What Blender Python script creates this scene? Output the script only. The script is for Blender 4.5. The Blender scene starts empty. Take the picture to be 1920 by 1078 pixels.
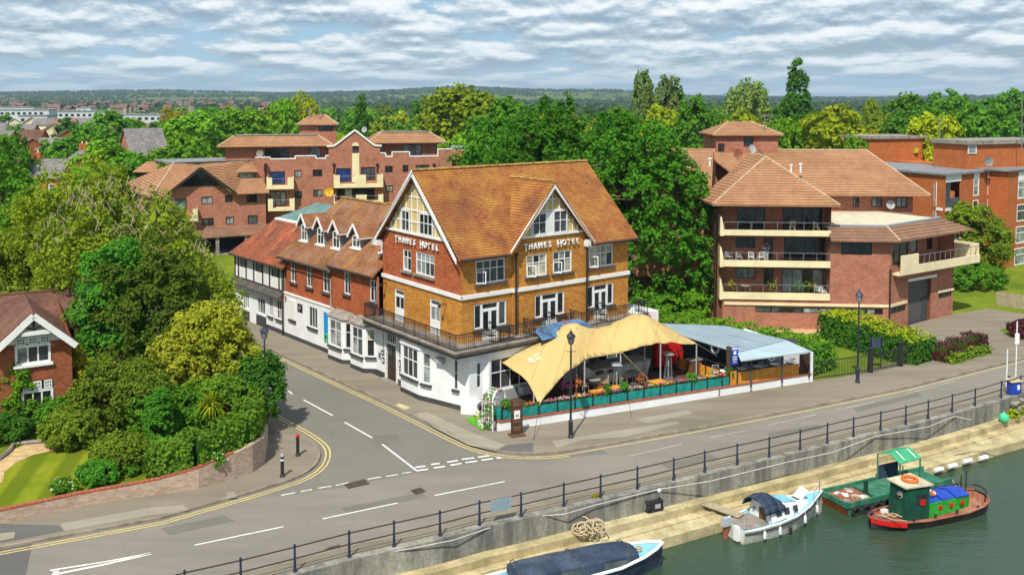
import bpy, bmesh, math, random
import numpy as np
from mathutils import Vector, Matrix
R = random.Random(7)
sc = bpy.context.scene
# ---------------------------------------------------------------- camera, sky, sun, exposure
CAMH = 18.7; FPX = 1800.0; PITCH = math.radians(3.0)
YC = 180 + FPX*math.tan(PITCH)
cam = bpy.data.objects.new('camera', bpy.data.cameras.new('camera'))
sc.collection.objects.link(cam); sc.camera = cam
cam.location = (0, 0, CAMH); cam.rotation_euler = (math.radians(90)-PITCH, 0, 0)
cam.data.sensor_width = 36; cam.data.lens = FPX/1920*36
cam.data.shift_y = -(539-YC)/1920
cam.data.clip_start = .5; cam.data.clip_end = 30000
SUN_EL = math.radians(54); SUN_DIR = Vector((-.30, -.954, 0)).normalized()*math.cos(SUN_EL)+Vector((0, 0, math.sin(SUN_EL)))
sun = bpy.data.objects.new('sun', bpy.data.lights.new('sun', 'SUN')); sc.collection.objects.link(sun)
sun.data.energy = 4.7; sun.data.angle = math.radians(.6); sun.data.color = (1, .94, .84)
sun.rotation_euler = SUN_DIR.to_track_quat('Z', 'Y').to_euler()
sc.view_settings.view_transform = 'Standard'; sc.view_settings.look = 'None'
sc.view_settings.exposure = .2; sc.view_settings.gamma = 1
sc.view_settings.use_curve_mapping = False
sc.render.engine = 'CYCLES'
sc.cycles.max_bounces = 6; sc.cycles.diffuse_bounces = 2; sc.cycles.glossy_bounces = 2
sc.cycles.transmission_bounces = 3; sc.cycles.transparent_max_bounces = 6; sc.cycles.volume_bounces = 0
world = bpy.data.worlds.new('World'); sc.world = world; world.use_nodes = True

class NT:
    def __init__(s, tree): s.t = tree; s.n = tree.nodes; s.l = tree.links; s.n.clear()
    def a(s, typ, **kw):
        nd = s.n.new(typ)
        for k, v in kw.items():
            if k.startswith('i_'):
                key = k[2:]; key = int(key) if key.isdigit() else key.replace('_', ' ')
                s.put(nd, key, v)
            else: setattr(nd, k, v)
        return nd
    def put(s, nd, key, v):
        if isinstance(v, bpy.types.NodeSocket): s.l.new(v, nd.inputs[key])
        elif isinstance(v, tuple) and len(v) == 3 and nd.inputs[key].type == 'RGBA': nd.inputs[key].default_value = v+(1,)
        else: nd.inputs[key].default_value = v
    def m(s, op, a, b=0., c=None):
        nd = s.n.new('ShaderNodeMath'); nd.operation = op
        s.put(nd, 0, a); s.put(nd, 1, b)
        if c is not None: s.put(nd, 2, c)
        return nd.outputs[0]
    def vm(s, op, a, b=(0, 0, 0)):
        nd = s.n.new('ShaderNodeVectorMath'); nd.operation = op
        s.put(nd, 0, a); s.put(nd, 1, b)
        return nd.outputs[0]
    def ramp(s, f, stops):
        nd = s.n.new('ShaderNodeValToRGB'); e = nd.color_ramp.elements
        while len(e) < len(stops): e.new(.5)
        for k, (p, c) in enumerate(stops):
            e[k].position = p; e[k].color = tuple(c)+(1,) if not isinstance(c, (int, float)) else (c, c, c, 1)
        s.l.new(f, nd.inputs[0]); return nd.outputs[0]
    def mix(s, f, a, b, mode='MIX'):
        nd = s.n.new('ShaderNodeMix'); nd.data_type = 'RGBA'; nd.blend_type = mode; nd.clamp_factor = True
        s.put(nd, 0, f); s.put(nd, 6, a); s.put(nd, 7, b)
        return nd.outputs[2]
    def noise(s, vec, scale, detail=3., rough=.55):
        nd = s.n.new('ShaderNodeTexNoise'); s.put(nd, 'Vector', vec)
        s.put(nd, 'Scale', float(scale)); s.put(nd, 'Detail', float(detail)); s.put(nd, 'Roughness', rough)
        return nd.outputs[0]

w = NT(world.node_tree)
geo = w.a('ShaderNodeTexCoord').outputs['Generated']
sep = w.a('ShaderNodeSeparateXYZ', i_0=geo)
zc = w.m('MAXIMUM', sep.outputs[2], 0.)
hl = w.m('SQRT', w.m('ADD', w.m('MULTIPLY', sep.outputs[0], sep.outputs[0]), w.m('MULTIPLY', sep.outputs[1], sep.outputs[1])))
def sky_uv(dz, k=14., kz=4.9):
    d = w.m('MULTIPLY', w.m('LOGARITHM', w.m('ADD', w.m('ADD', zc, dz), .035), 2.718), kz)
    return w.a('ShaderNodeCombineXYZ', i_0=w.m('MULTIPLY', w.m('DIVIDE', sep.outputs[0], hl), k), i_1=w.m('MULTIPLY', w.m('DIVIDE', sep.outputs[1], hl), k), i_2=d).outputs[0]
def puffs(dz):
    # rounded cumulus cells: inverted distance to scattered cell centres, roughened by noise
    v = sky_uv(dz); nz = w.a('ShaderNodeTexNoise', i_Vector=v, i_Scale=1.6, i_Detail=4., i_Roughness=.6)
    v2 = w.vm('ADD', v, w.vm('MULTIPLY', w.vm('SUBTRACT', nz.outputs[1], (.5, .5, .5)), (1.1, 1.1, 1.1)))
    vo = w.a('ShaderNodeTexVoronoi', feature='F1', i_Vector=v2, i_Scale=.95)
    a = w.m('SUBTRACT', 1., w.m('MULTIPLY', vo.outputs[0], 1.15)); b = w.noise(v, .42, 5, .62)
    return w.m('ADD', w.m('MULTIPLY', a, .42), w.m('MULTIPLY', b, .95))
n1 = puffs(0.); n2 = puffs(.006)
big = w.noise(sky_uv(0., 4., 2.), 1., 3, .5)
dens = w.m('ADD', n1, w.m('MULTIPLY', w.m('SUBTRACT', big, .5), .85))
cover = w.ramp(dens, [(.38, 0.), (.54, 1.)])
lit = w.m('ADD', w.m('ADD', .36, w.m('MULTIPLY', w.m('SUBTRACT', n1, .62), .5)), w.m('MULTIPLY', w.m('SUBTRACT', n1, n2), 2.1))
litc = w.ramp(lit, [(.10, (.24, .33, .42)), (.36, (.43, .53, .62)), (.58, (.76, .80, .83)), (.8, (.90, .92, .93))])
gap = w.mix(w.m('MULTIPLY', zc, 6.), (.36, .55, .70), (.16, .37, .60))
ccol = w.mix(w.m('MULTIPLY', cover, .95), gap, litc)
hz = w.ramp(zc, [(.0, 1.), (.035, .25), (.08, 0.)])
ccol = w.mix(w.m('MULTIPLY', hz, .7), ccol, (.46, .62, .72))
nish = w.a('ShaderNodeTexSky', sky_type='NISHITA'); nish.sun_disc = False
nish.sun_elevation = SUN_EL; nish.sun_rotation = math.atan2(SUN_DIR.x, SUN_DIR.y)
b1 = w.a('ShaderNodeBackground', i_0=nish.outputs[0], i_1=.1)
b2 = w.a('ShaderNodeBackground', i_0=ccol, i_1=1.08)
mx = w.a('ShaderNodeMixShader', i_0=.88, i_1=b1.outputs[0], i_2=b2.outputs[0])
w.a('ShaderNodeOutputWorld', i_0=mx.outputs[0])

# ---------------------------------------------------------------- materials
def nmat(name):
    m = bpy.data.materials.new(name); m.use_nodes = True
    t = NT(m.node_tree); out = t.a('ShaderNodeOutputMaterial'); p = t.a('ShaderNodeBsdfPrincipled')
    t.l.new(p.outputs[0], out.inputs[0]); t.p = p; t.out = out
    return m, t
def sh(c, k): return tuple(max(0., min(1., x*k)) for x in c)
def mat(name, col, rough=.7, var=.25, scale=2., metal=0., bump=0., bscale=20., spec=.4, col2=None, coat=0., detail=5.):
    m, t = nmat(name); tc = t.a('ShaderNodeNewGeometry').outputs['Position']
    n = t.noise(tc, scale, detail, .6)
    c2 = col2 or sh(col, 1-var)
    c = t.mix(t.ramp(n, [(.32, 0.), (.68, 1.)]), c2, sh(col, 1+var*.4))
    t.put(t.p, 'Base Color', c); t.put(t.p, 'Roughness', rough); t.put(t.p, 'Metallic', metal)
    t.put(t.p, 'Specular IOR Level', spec)
    if coat: t.put(t.p, 'Coat Weight', coat)
    if bump:
        b = t.a('ShaderNodeBump', i_Strength=bump, i_Distance=.03, i_Height=t.noise(tc, bscale, 4, .6))
        t.put(t.p, 'Normal', b.outputs[0])
    return m
def brickmat(name, c1, c2, mortar, sx=.225, sy=.075, stain=(.6, .55, .5), st=.35, bump=.35):
    m, t = nmat(name); uv = t.a('ShaderNodeUVMap').outputs[0]
    b = t.a('ShaderNodeTexBrick', i_Vector=uv, i_Color1=c1, i_Color2=c2, i_Mortar=mortar, i_Scale=1.)
    t.put(b, 'Mortar Size', sy*.11); t.put(b, 'Mortar Smooth', .3); t.put(b, 'Brick Width', sx); t.put(b, 'Row Height', sy); t.put(b, 'Bias', 0.)
    n = t.noise(uv, .9, 6, .65); n2 = t.noise(uv, 7., 3, .6)
    c = t.mix(t.m('MULTIPLY', t.ramp(n, [(.45, 0.), (.75, 1.)]), st), b.outputs[0], t.mix(1., b.outputs[0], stain, 'MULTIPLY'))
    c = t.mix(t.ramp(n2, [(.3, 0.), (.8, .35)]), c, t.mix(.55, c, (1, .8, .6), 'OVERLAY'))
    t.put(t.p, 'Base Color', c); t.put(t.p, 'Roughness', .88); t.put(t.p, 'Specular IOR Level', .2)
    h = t.m('ADD', t.m('MULTIPLY', b.outputs[1], -1.), t.m('MULTIPLY', n2, .5))
    t.put(t.p, 'Normal', t.a('ShaderNodeBump', i_Strength=bump, i_Distance=.015, i_Height=h).outputs[0])
    return m
def tilemat(name, cols, sx=.17, sy=.11, lichen=None, st=1., streak=1., bump=.6, rowdark=.55, rw=.22, bv=.55):
    """clay tile courses: running-bond rows in metres on the roof slope, mottled by age"""
    m, t = nmat(name); uv = t.a('ShaderNodeUVMap').outputs[0]
    b = t.a('ShaderNodeTexBrick', i_Vector=uv, i_Color1=(.35, .35, .35), i_Color2=(.75, .75, .75), i_Mortar=(0, 0, 0), i_Scale=1.)
    t.put(b, 'Mortar Size', .006); t.put(b, 'Brick Width', sx); t.put(b, 'Row Height', sy); t.put(b, 'Mortar Smooth', .4)
    sepu = t.a('ShaderNodeSeparateXYZ', i_0=uv)
    row = t.m('FRACT', t.m('DIVIDE', sepu.outputs[1], sy))
    n = t.noise(uv, .55, 7, .66)
    stv = t.vm('MULTIPLY', uv, (1.3, .22, 1)); n3 = t.noise(stv, 1.1, 6, .7)
    c = t.ramp(n, [(.30, cols[0]), (.45, cols[1]), (.62, cols[2])])
    nb_ = t.noise(uv, .22, 3, .5); c = t.mix(t.m('MULTIPLY', t.ramp(nb_, [(.5, 0.), (.75, .55)]), 1.), c, sh(cols[0], .9))
    if lichen:
        c = t.mix(t.m('MULTIPLY', t.ramp(n3, [(.52, 0.), (.70, 1.)]), streak), c, lichen)
    c = t.mix(1., c, t.mix(bv, (1, 1, 1), t.mix(1., b.outputs[0], (2., 2., 2.), 'MULTIPLY')), 'MULTIPLY')
    c = t.mix(t.ramp(row, [(.0, rowdark), (rw, 0.)]), c, sh(cols[0], .25))
    n4 = t.noise(uv, 14., 3, .6)
    c = t.mix(t.ramp(n4, [(.55, 0.), (.9, .5)]), c, sh(cols[0], .6))
    t.put(t.p, 'Base Color', c); t.put(t.p, 'Roughness', .85); t.put(t.p, 'Specular IOR Level', .25)
    h = t.m('ADD', t.m('MULTIPLY', row, -.9), t.m('MULTIPLY', n4, .6))
    t.put(t.p, 'Normal', t.a('ShaderNodeBump', i_Strength=bump, i_Distance=.04, i_Height=h).outputs[0])
    return m
def leafmat(name, c1, c2, hue=.0, trans=.38):
    m, t = nmat(name); g = t.a('ShaderNodeNewGeometry')
    rnd = g.outputs['Random Per Island']; oi = t.a('ShaderNodeObjectInfo')
    n = t.noise(g.outputs['Position'], .45, 4, .6)
    f = t.m('ADD', t.m('MULTIPLY', rnd, .55), t.m('MULTIPLY', t.ramp(n, [(.35, 0.), (.65, 1.)]), .5))
    c = t.mix(f, c1, c2)
    k = t.m('ADD', .82, t.m('MULTIPLY', oi.outputs['Random'], .36))
    c = t.vm('SCALE', c); c.node.inputs['Scale'].default_value = 1; t.l.new(k, c.node.inputs['Scale'])
    t.put(t.p, 'Base Color', c); t.put(t.p, 'Roughness', .75); t.put(t.p, 'Specular IOR Level', .12)
    tr = t.a('ShaderNodeBsdfTranslucent', i_Color=c)
    mxs = t.a('ShaderNodeMixShader', i_0=trans, i_1=t.p.outputs[0], i_2=tr.outputs[0])
    t.l.new(mxs.outputs[0], t.out.inputs[0]); return m
def glassmat(name, col, rough=.06, spec=.7):
    m, t = nmat(name); g = t.a('ShaderNodeNewGeometry')
    n = t.noise(g.outputs['Position'], .9, 3, .6)
    c = t.mix(t.ramp(n, [(.35, 0.), (.65, 1.)]), sh(col, .35), sh(col, 1.25))
    t.put(t.p, 'Base Color', c); t.put(t.p, 'Roughness', rough); t.put(t.p, 'Specular IOR Level', spec)
    return m
M = {}
M['asphalt'] = None
def roadmat(name, base, patch, lo=.8, s1=.12, s2=1.7):
    m, t = nmat(name); g = t.a('ShaderNodeNewGeometry').outputs['Position']
    mp = t.a('ShaderNodeMapping', i_Vector=g); mp.inputs['Rotation'].default_value = (0, 0, math.radians(-28)); mp.inputs['Scale'].default_value = (.18, 1.1, 1)
    tr = t.noise(mp.outputs[0], .8, 4, .55)
    n = t.noise(g, s2, 5, .6); fine = t.noise(g, 40., 3, .7); big = t.noise(g, s1, 3, .5)
    c = t.mix(t.ramp(tr, [(.35, 0.), (.65, 1.)]), sh(base, lo), base)
    c = t.mix(t.m('MULTIPLY', t.ramp(n, [(.4, 0.), (.75, 1.)]), .35), c, patch)
    c = t.mix(t.m('MULTIPLY', t.ramp(big, [(.35, 0.), (.65, 1.)]), .4), c, sh(base, 1.15))
    c = t.mix(t.ramp(fine, [(.3, .25), (.7, 0.)]), c, sh(base, .45))
    vo = t.a('ShaderNodeTexVoronoi', feature='DISTANCE_TO_EDGE', i_Vector=t.vm('ADD', g, t.a('ShaderNodeTexNoise', i_Vector=g, i_Scale=.8).outputs[1]), i_Scale=.16)
    c = t.mix(t.ramp(vo.outputs[0], [(.0, .3), (.006, 0.)]), c, sh(base, .5))
    t.put(t.p, 'Base Color', c); t.put(t.p, 'Roughness', .9); t.put(t.p, 'Specular IOR Level', .25)
    t.put(t.p, 'Normal', t.a('ShaderNodeBump', i_Strength=.25, i_Distance=.01, i_Height=fine).outputs[0])
    return m
M['asphalt'] = roadmat('asphalt', (.235, .215, .178), (.185, .17, .145), lo=.8)
M['asphalt2'] = roadmat('asphalt side street', (.19, .178, .152), (.155, .145, .125), lo=.9)
M['pave'] = roadmat('footway tarmac', (.25, .215, .16), (.17, .15, .12), lo=.7, s2=.8)
M['pavelight'] = roadmat('concrete paving patch', (.32, .29, .22), (.25, .22, .17))
M['pavedark'] = roadmat('fresh tarmac patch', (.13, .125, .115), (.10, .10, .095))
M['kerb'] = mat('granite kerb', (.27, .23, .17), .85, .4, 1.5)
M['white_line'] = mat('worn white road paint', (.70, .68, .62), .7, .3, 3., bump=.1)
M['yellow_line'] = mat('worn yellow road paint', (.66, .50, .16), .7, .25, 2.)
M['iron'] = mat('cast iron cover', (.10, .075, .055), .6, .4, 6., metal=.3)
M['brick_y'] = brickmat('ochre stock brick', (.60, .28, .036), (.42, .155, .02), (.30, .19, .09), .24, .105, st=.75)
M['brick_o'] = brickmat('orange red brick', (.47, .115, .035), (.30, .07, .022), (.30, .15, .09), .24, .105, st=.75)
M['brick_r'] = brickmat('brown red brick', (.43, .165, .105), (.31, .115, .075), (.35, .21, .15), .26, .13, st=.7, stain=(.55, .5, .5))
M['brick_c'] = brickmat('bright orange brick', (.50, .145, .04), (.36, .095, .025), (.34, .15, .07), .26, .13, st=.5)
M['brick_h'] = brickmat('tile hung brick', (.38, .12, .05), (.24, .075, .035), (.2, .08, .04), .2, .12, st=.6)
M['brick_g'] = brickmat('weathered pale garden brick', (.36, .22, .15), (.46, .38, .31), (.36, .31, .25), .22, .085, st=.8, stain=(.75, .75, .7))
M['shutter'] = mat('grey roller shutter', (.09, .09, .08), .6, .15, 1.)
M['green2'] = mat('mint green roof sheet', (.05, .33, .16), .5, .15, 2.)
M['cream2'] = mat('dirty cream roof', (.55, .48, .33), .7, .35, 2.)
M['tile_far'] = mat('far brown roofs', (.16, .10, .085), .9, .3, .05)
M['wall_far'] = mat('far buff walls', (.34, .27, .22), .9, .3, .05)
M['seam'] = mat('tent seam', (.42, .30, .11), .8, .1, 2.)
M['tile_h'] = tilemat('old orange clay tiles', [(.13, .052, .026), (.30, .105, .030), (.38, .175, .038)], sy=.2, lichen=(.37, .18, .03), streak=.6, rowdark=.95, rw=.4, bv=.35)
M['tile_w'] = tilemat('weathered mixed clay tiles', [(.11, .055, .038), (.26, .105, .045), (.30, .17, .10)], sy=.17, lichen=(.40, .19, .025), streak=.95, rowdark=.9, rw=.35, bv=.35)
M['tile_wr'] = tilemat('dark red streaked tiles', [(.10, .045, .03), (.19, .065, .035), (.34, .085, .035)], sy=.17, lichen=(.46, .14, .05), streak=.9, rowdark=.5)
M['tile_f'] = tilemat('tan concrete tiles', [(.27, .135, .068), (.35, .175, .088), (.40, .21, .11)], sx=.3, sy=.36, rowdark=1., rw=.42, bv=.18)
M['tile_d'] = tilemat('brown concrete tiles', [(.17, .09, .058), (.23, .125, .078), (.28, .155, .098)], sx=.3, sy=.34, rowdark=1., rw=.4, bv=.2)
M['tile_p'] = tilemat('plum clay tiles', [(.08, .04, .03), (.13, .06, .042), (.18, .085, .055)], sx=.17, sy=.14, rowdark=.6)
M['slate'] = tilemat('grey slate', [(.13, .12, .12), (.17, .155, .15), (.21, .19, .18)], sx=.4, sy=.35, rowdark=.4)
M['ridge'] = mat('lichened ridge tiles', (.40, .24, .07), .85, .5, 2.)
M['ridge_l'] = mat('pale mortar ridge', (.50, .36, .22), .85, .3, 2.)
M['white'] = mat('white paint', (.80, .80, .78), .55, .1, 1.2)
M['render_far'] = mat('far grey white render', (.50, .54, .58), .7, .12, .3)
M['render'] = mat('white painted render', (.78, .79, .79), .7, .12, .8, bump=.15, bscale=9.)
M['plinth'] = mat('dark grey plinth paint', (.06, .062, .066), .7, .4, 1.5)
M['grey'] = mat('grey paint', (.35, .37, .38), .6, .15, 2.)
M['leadgrey'] = mat('lead grey roofing', (.22, .23, .24), .6, .3, 1.4)
M['slab'] = mat('weathered balcony slab', (.28, .25, .21), .85, .45, 1.8)
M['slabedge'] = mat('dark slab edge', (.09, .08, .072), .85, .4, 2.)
M['black'] = mat('black iron paint', (.018, .018, .022), .45, .3, 4., spec=.5)
M['navy'] = mat('navy iron paint', (.022, .026, .06), .45, .3, 4., spec=.5)
M['rail'] = mat('rusty purple black rail', (.05, .03, .035), .6, .4, 6.)
M['cream'] = mat('cream painted render', (.78, .68, .42), .7, .15, .9)
M['creamfill'] = mat('cream gable infill', (.62, .47, .20), .75, .2, 1.5)
M['timber'] = mat('dark brown timber', (.06, .035, .022), .7, .4, 3.)
M['dkframe'] = mat('dark window frame', (.03, .02, .016), .5, .3, 3.)
M['verdigris'] = mat('green copper roof', (.16, .27, .25), .6, .3, .9)
M['g_dark'] = glassmat('dark glass', (.022, .026, .03))
M['g_mid'] = glassmat('grey glass', (.07, .085, .09))
M['g_pale'] = glassmat('glass with net curtain', (.34, .38, .36), .15, .5)
M['g_blind'] = glassmat('glass with cream blind', (.50, .47, .36), .2, .4)
M['g_blue'] = glassmat('glass with blue curtain', (.02, .05, .18), .1)
M['g_teal'] = glassmat('sea green glass', (.16, .27, .26), .1)
M['soil'] = mat('soil', (.10, .07, .04), .95, .5, 3.)
M['teal'] = mat('teal windbreak cloth', (.008, .27, .24), .7, .35, 3., bump=.3, bscale=8.)
M['wood_o'] = mat('orange stained boards', (.62, .28, .03), .6, .3, 3.)
M['wood_b'] = mat('brown wood', (.16, .075, .035), .65, .4, 3.)
M['deck'] = mat('brown terrace decking', (.10, .055, .04), .7, .45, 1.6)
M['coping'] = mat('red tile coping', (.34, .10, .05), .8, .3, 2.)
M['steel'] = mat('brushed steel', (.45, .47, .5), .3, .2, 5., metal=.8)
M['tent'] = mat('sand stretch fabric', (.56, .40, .155), .8, .1, .6)
M['red'] = mat('red paint', (.58, .012, .012), .5, .2, 2.)
M['orangep'] = mat('orange paint', (.75, .14, .02), .6, .3, 3.)
M['blue'] = mat('blue paint', (.012, .06, .42), .5, .25, 2.)
M['sky_blue'] = mat('bright cyan board', (.0, .27, .66), .6, .06, 2.)
M['mint'] = mat('mint green board', (.06, .52, .27), .6, .06, 2.)
M['green'] = mat('fresh green paint', (.03, .42, .035), .5, .15, 2.)
M['dkgreen'] = mat('dark green paint', (.006, .085, .05), .45, .3, 1.5)
M['bgreen'] = mat('faded green steel', (.03, .20, .11), .6, .35, 1.2)
M['rust'] = mat('rusty red deck', (.36, .12, .06), .8, .45, 1.6)
M['hullblack'] = mat('black tar hull', (.035, .03, .028), .5, .4, 2.)
M['grp'] = mat('stained white hull', (.66, .66, .60), .45, .25, 1.3)
M['cyan'] = mat('pale cyan deck paint', (.22, .52, .62), .55, .25, 2.)
M['canvas'] = mat('slate blue canvas', (.055, .085, .14), .75, .2, 1.)
def stainmat(name, base, dark, pale, zs=.18, sc_=1.6):
    m, t = nmat(name); g = t.a('ShaderNodeNewGeometry').outputs['Position']; v = t.vm('MULTIPLY', g, (1, 1, zs))
    n = t.noise(v, sc_, 8, .65); n2 = t.noise(v, sc_*.25, 5, .6); n3 = t.noise(g, 6., 6, .7)
    c = t.mix(t.ramp(n, [(.38, 0.), (.62, 1.)]), dark, base); c = t.mix(t.m('MULTIPLY', t.ramp(n2, [(.5, 0.), (.7, 1.)]), .7), c, pale); c = t.mix(t.ramp(n3, [(.35, .5), (.6, 0.)]), c, sh(dark, .8))
    t.put(t.p, 'Base Color', c); t.put(t.p, 'Roughness', .92); t.put(t.p, 'Specular IOR Level', .2)
    t.put(t.p, 'Normal', t.a('ShaderNodeBump', i_Strength=.6, i_Distance=.04, i_Height=n3).outputs[0]); return m
M['conc'] = stainmat('old stained concrete', (.33, .32, .27), (.13, .13, .115), (.46, .43, .34))
M['quay'] = stainmat('algae stained stone quay', (.60, .50, .27), (.34, .28, .155), (.66, .60, .42), 1., .8)
M['grp'] = stainmat('weathered white hull', (.66, .66, .60), (.42, .41, .33), (.74, .74, .70), .4, 2.2)
M['rust'] = stainmat('scuffed rust red deck', (.38, .13, .07), (.20, .08, .05), (.42, .24, .16), 1., 1.8)
M['bgreen'] = stainmat('chalky faded green steel', (.035, .21, .12), (.03, .12, .075), (.16, .30, .22), .5, 1.8)
M['green'] = stainmat('sun worn green paint', (.035, .40, .035), (.03, .27, .03), (.10, .42, .09), .4, 1.6)
M['dkgreen'] = stainmat('worn dark green paint', (.008, .085, .05), (.008, .05, .03), (.05, .13, .09), .4, 2.)
M['canvas'] = stainmat('dusty slate blue canvas', (.05, .075, .12), (.03, .045, .075), (.12, .13, .15), .6, 1.6)
def paintmat(name, col, under, lo=.56, hi=.68):
    m, t = nmat(name); g = t.a('ShaderNodeNewGeometry').outputs['Position']; n = t.noise(g, 7., 6, .7); n2 = t.noise(g, .5, 3, .5)
    c = t.mix(t.ramp(t.m('ADD', t.m('MULTIPLY', n, .8), t.m('MULTIPLY', n2, .25)), [(lo, 0.), (hi, .85)]), col, under)
    t.put(t.p, 'Base Color', c); t.put(t.p, 'Roughness', .75); return m
M['white_line'] = paintmat('worn white road paint', (.70, .68, .62), (.25, .23, .19))
M['faded_line'] = paintmat('faded white road paint', (.46, .44, .39), (.25, .23, .19), .46, .6)
M['yellow_line'] = paintmat('worn yellow road paint', (.66, .50, .16), (.27, .24, .17), .52, .66)
M['patch'] = roadmat('old tarmac repair', (.175, .162, .138), (.14, .13, .11))
M['gravel'] = mat('gravel path', (.55, .38, .19), .95, .35, 3., bump=.4, bscale=30.)
M['flatroof'] = mat('gravelled flat roof', (.58, .52, .38), .9, .2, 1.4, bump=.2, bscale=12.)
M['metalroof'] = mat('blue grey sheet roof', (.27, .35, .40), .45, .16, .6, spec=.5)
M['rope'] = mat('tan rope', (.48, .38, .24), .9, .3, 10.)
M['cable'] = mat('grey cable', (.52, .50, .48), .6, .2, 4.)
M['bark'] = mat('grey brown bark', (.14, .10, .07), .95, .4, 4., bump=.5)
M['tyre'] = mat('tyre rubber', (.02, .02, .022), .85, .3, 5.)
M['plastic_w'] = mat('white plastic', (.78, .78, .76), .4, .06, 3.)
M['skin'] = mat('skin', (.45, .26, .18), .6, .1, 4.)
# foliage
M['lf_bright'] = leafmat('bright green leaves', (0.094, 0.254, 0.014), (0.229, 0.458, 0.024))
M['lf_mid'] = leafmat('mid green leaves', (0.068, 0.212, 0.014), (0.153, 0.365, 0.024))
M['lf_deep'] = leafmat('deep green leaves', (0.034, 0.119, 0.014), (0.085, 0.229, 0.020))
M['lf_emerald'] = leafmat('emerald leaves', (0.051, 0.192, 0.016), (0.113, 0.350, 0.025)) #(0.027, 0.150, 0.015), (0.075, 0.277, 0.021))
M['lf_olive'] = leafmat('olive leaves', (.13, .21, .012), (.30, .38, .022)) #(0.128, 0.173, 0.015), (0.300, 0.330, 0.033))
M['lf_evg'] = leafmat('dark yew leaves', (0.062, 0.119, 0.011), (0.153, 0.237, 0.018))
M['lf_olive2'] = leafmat('yellow olive leaves', (0.203, 0.254, 0.017), (0.407, 0.407, 0.031))
M['lf_olive3'] = leafmat('dark olive leaves', (0.102, 0.169, 0.014), (0.226, 0.328, 0.023)) #(0.075, 0.112, 0.015), (0.195, 0.225, 0.027))
M['lf_bright2'] = leafmat('hedge leaves', (0.102, 0.203, 0.017), (0.203, 0.373, 0.024))
M['lf_bright3'] = leafmat('plane tree leaves', (0.034, 0.130, 0.009), (0.096, 0.282, 0.016))
M['lf_yel'] = leafmat('yellow green leaves', (0.195, 0.300, 0.012), (0.450, 0.495, 0.018))
M['lf_gold'] = leafmat('golden leaves', (.28, .27, .008), (.50, .42, .010))
M['lf_pale'] = leafmat('pale grey green leaves', (0.128, 0.217, 0.045), (0.255, 0.352, 0.083))
M['lf_purple'] = leafmat('purple leaves', (.06, .012, .02), (.16, .03, .05))
M['lf_white'] = leafmat('white blossom', (.55, .5, .42), (.75, .7, .6))
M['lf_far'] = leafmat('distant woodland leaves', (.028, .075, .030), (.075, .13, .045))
for k, c in dict(pink=(.62, .12, .30), yellow=(.7, .42, .02), violet=(.22, .12, .45), orange=(.62, .16, .03), red=(.5, .02, .03)).items():
    M['fl_'+k] = mat(k+' flowers', c, .8, .3, 8.)
M['twig'] = mat('bare pale twigs', (.40, .33, .22), .95, .3, 4.)
def grassmat(name, a, b, sc1=.25, stripes=False):
    m, t = nmat(name); g = t.a('ShaderNodeNewGeometry').outputs['Position']
    n = t.noise(g, sc1, 5, .6); n2 = t.noise(g, 9., 4, .7)
    c = t.mix(t.ramp(n, [(.35, 0.), (.65, 1.)]), a, b)
    if stripes:
        mp = t.a('ShaderNodeMapping', i_Vector=g); mp.inputs['Rotation'].default_value = (0, 0, math.radians(-12))
        s = t.a('ShaderNodeSeparateXYZ', i_0=mp.outputs[0]); f = t.m('SINE', t.m('MULTIPLY', s.outputs[0], 3.6))
        c = t.mix(t.ramp(t.m('ADD', .5, t.m('MULTIPLY', f, .5)), [(.3, 0.), (.7, .75)]), c, sh(a, .62))
    c = t.mix(t.ramp(n2, [(.3, .45), (.7, 0.)]), c, sh(a, .45))
    t.put(t.p, 'Base Color', c); t.put(t.p, 'Roughness', .95); t.put(t.p, 'Specular IOR Level', .1)
    t.put(t.p, 'Normal', t.a('ShaderNodeBump', i_Strength=.5, i_Distance=.05, i_Height=n2).outputs[0])
    return m
M['grass'] = grassmat('rough grass', (.10, .17, .012), (.22, .26, .02))
M['lawn'] = grassmat('mown lawn', (.15, .22, .010), (.27, .28, .015), .6, True)
M['fields'] = grassmat('far fields and woods', (.05, .095, .018), (.20, .22, .04), .004)
M['turf'] = mat('artificial turf', (.09, .36, .008), .9, .2, 6., bump=.4, bscale=40.)
def watermat():
    m, t = nmat('river water'); g = t.a('ShaderNodeNewGeometry').outputs['Position']
    mp = t.a('ShaderNodeMapping', i_Vector=g); mp.inputs['Rotation'].default_value = (0, 0, math.radians(15)); mp.inputs['Scale'].default_value = (.55, 1.5, 1)
    a = t.noise(mp.outputs[0], 1.5, 4, .6); b = t.noise(mp.outputs[0], 5., 3, .6); big = t.noise(g, .12, 3, .5)
    h = t.m('ADD', t.m('MULTIPLY', a, .75), t.m('MULTIPLY', b, .28))
    h = t.m('MULTIPLY', h, t.m('ADD', .35, big))
    t.put(t.p, 'Base Color', t.mix(big, (.022, .048, .028), (.045, .078, .046))); t.put(t.p, 'Roughness', .06)
    t.put(t.p, 'IOR', 1.33); t.put(t.p, 'Specular IOR Level', .5)
    t.put(t.p, 'Normal', t.a('ShaderNodeBump', i_Strength=1., i_Distance=.10, i_Height=h).outputs[0])
    return m
M['water'] = watermat()
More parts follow.
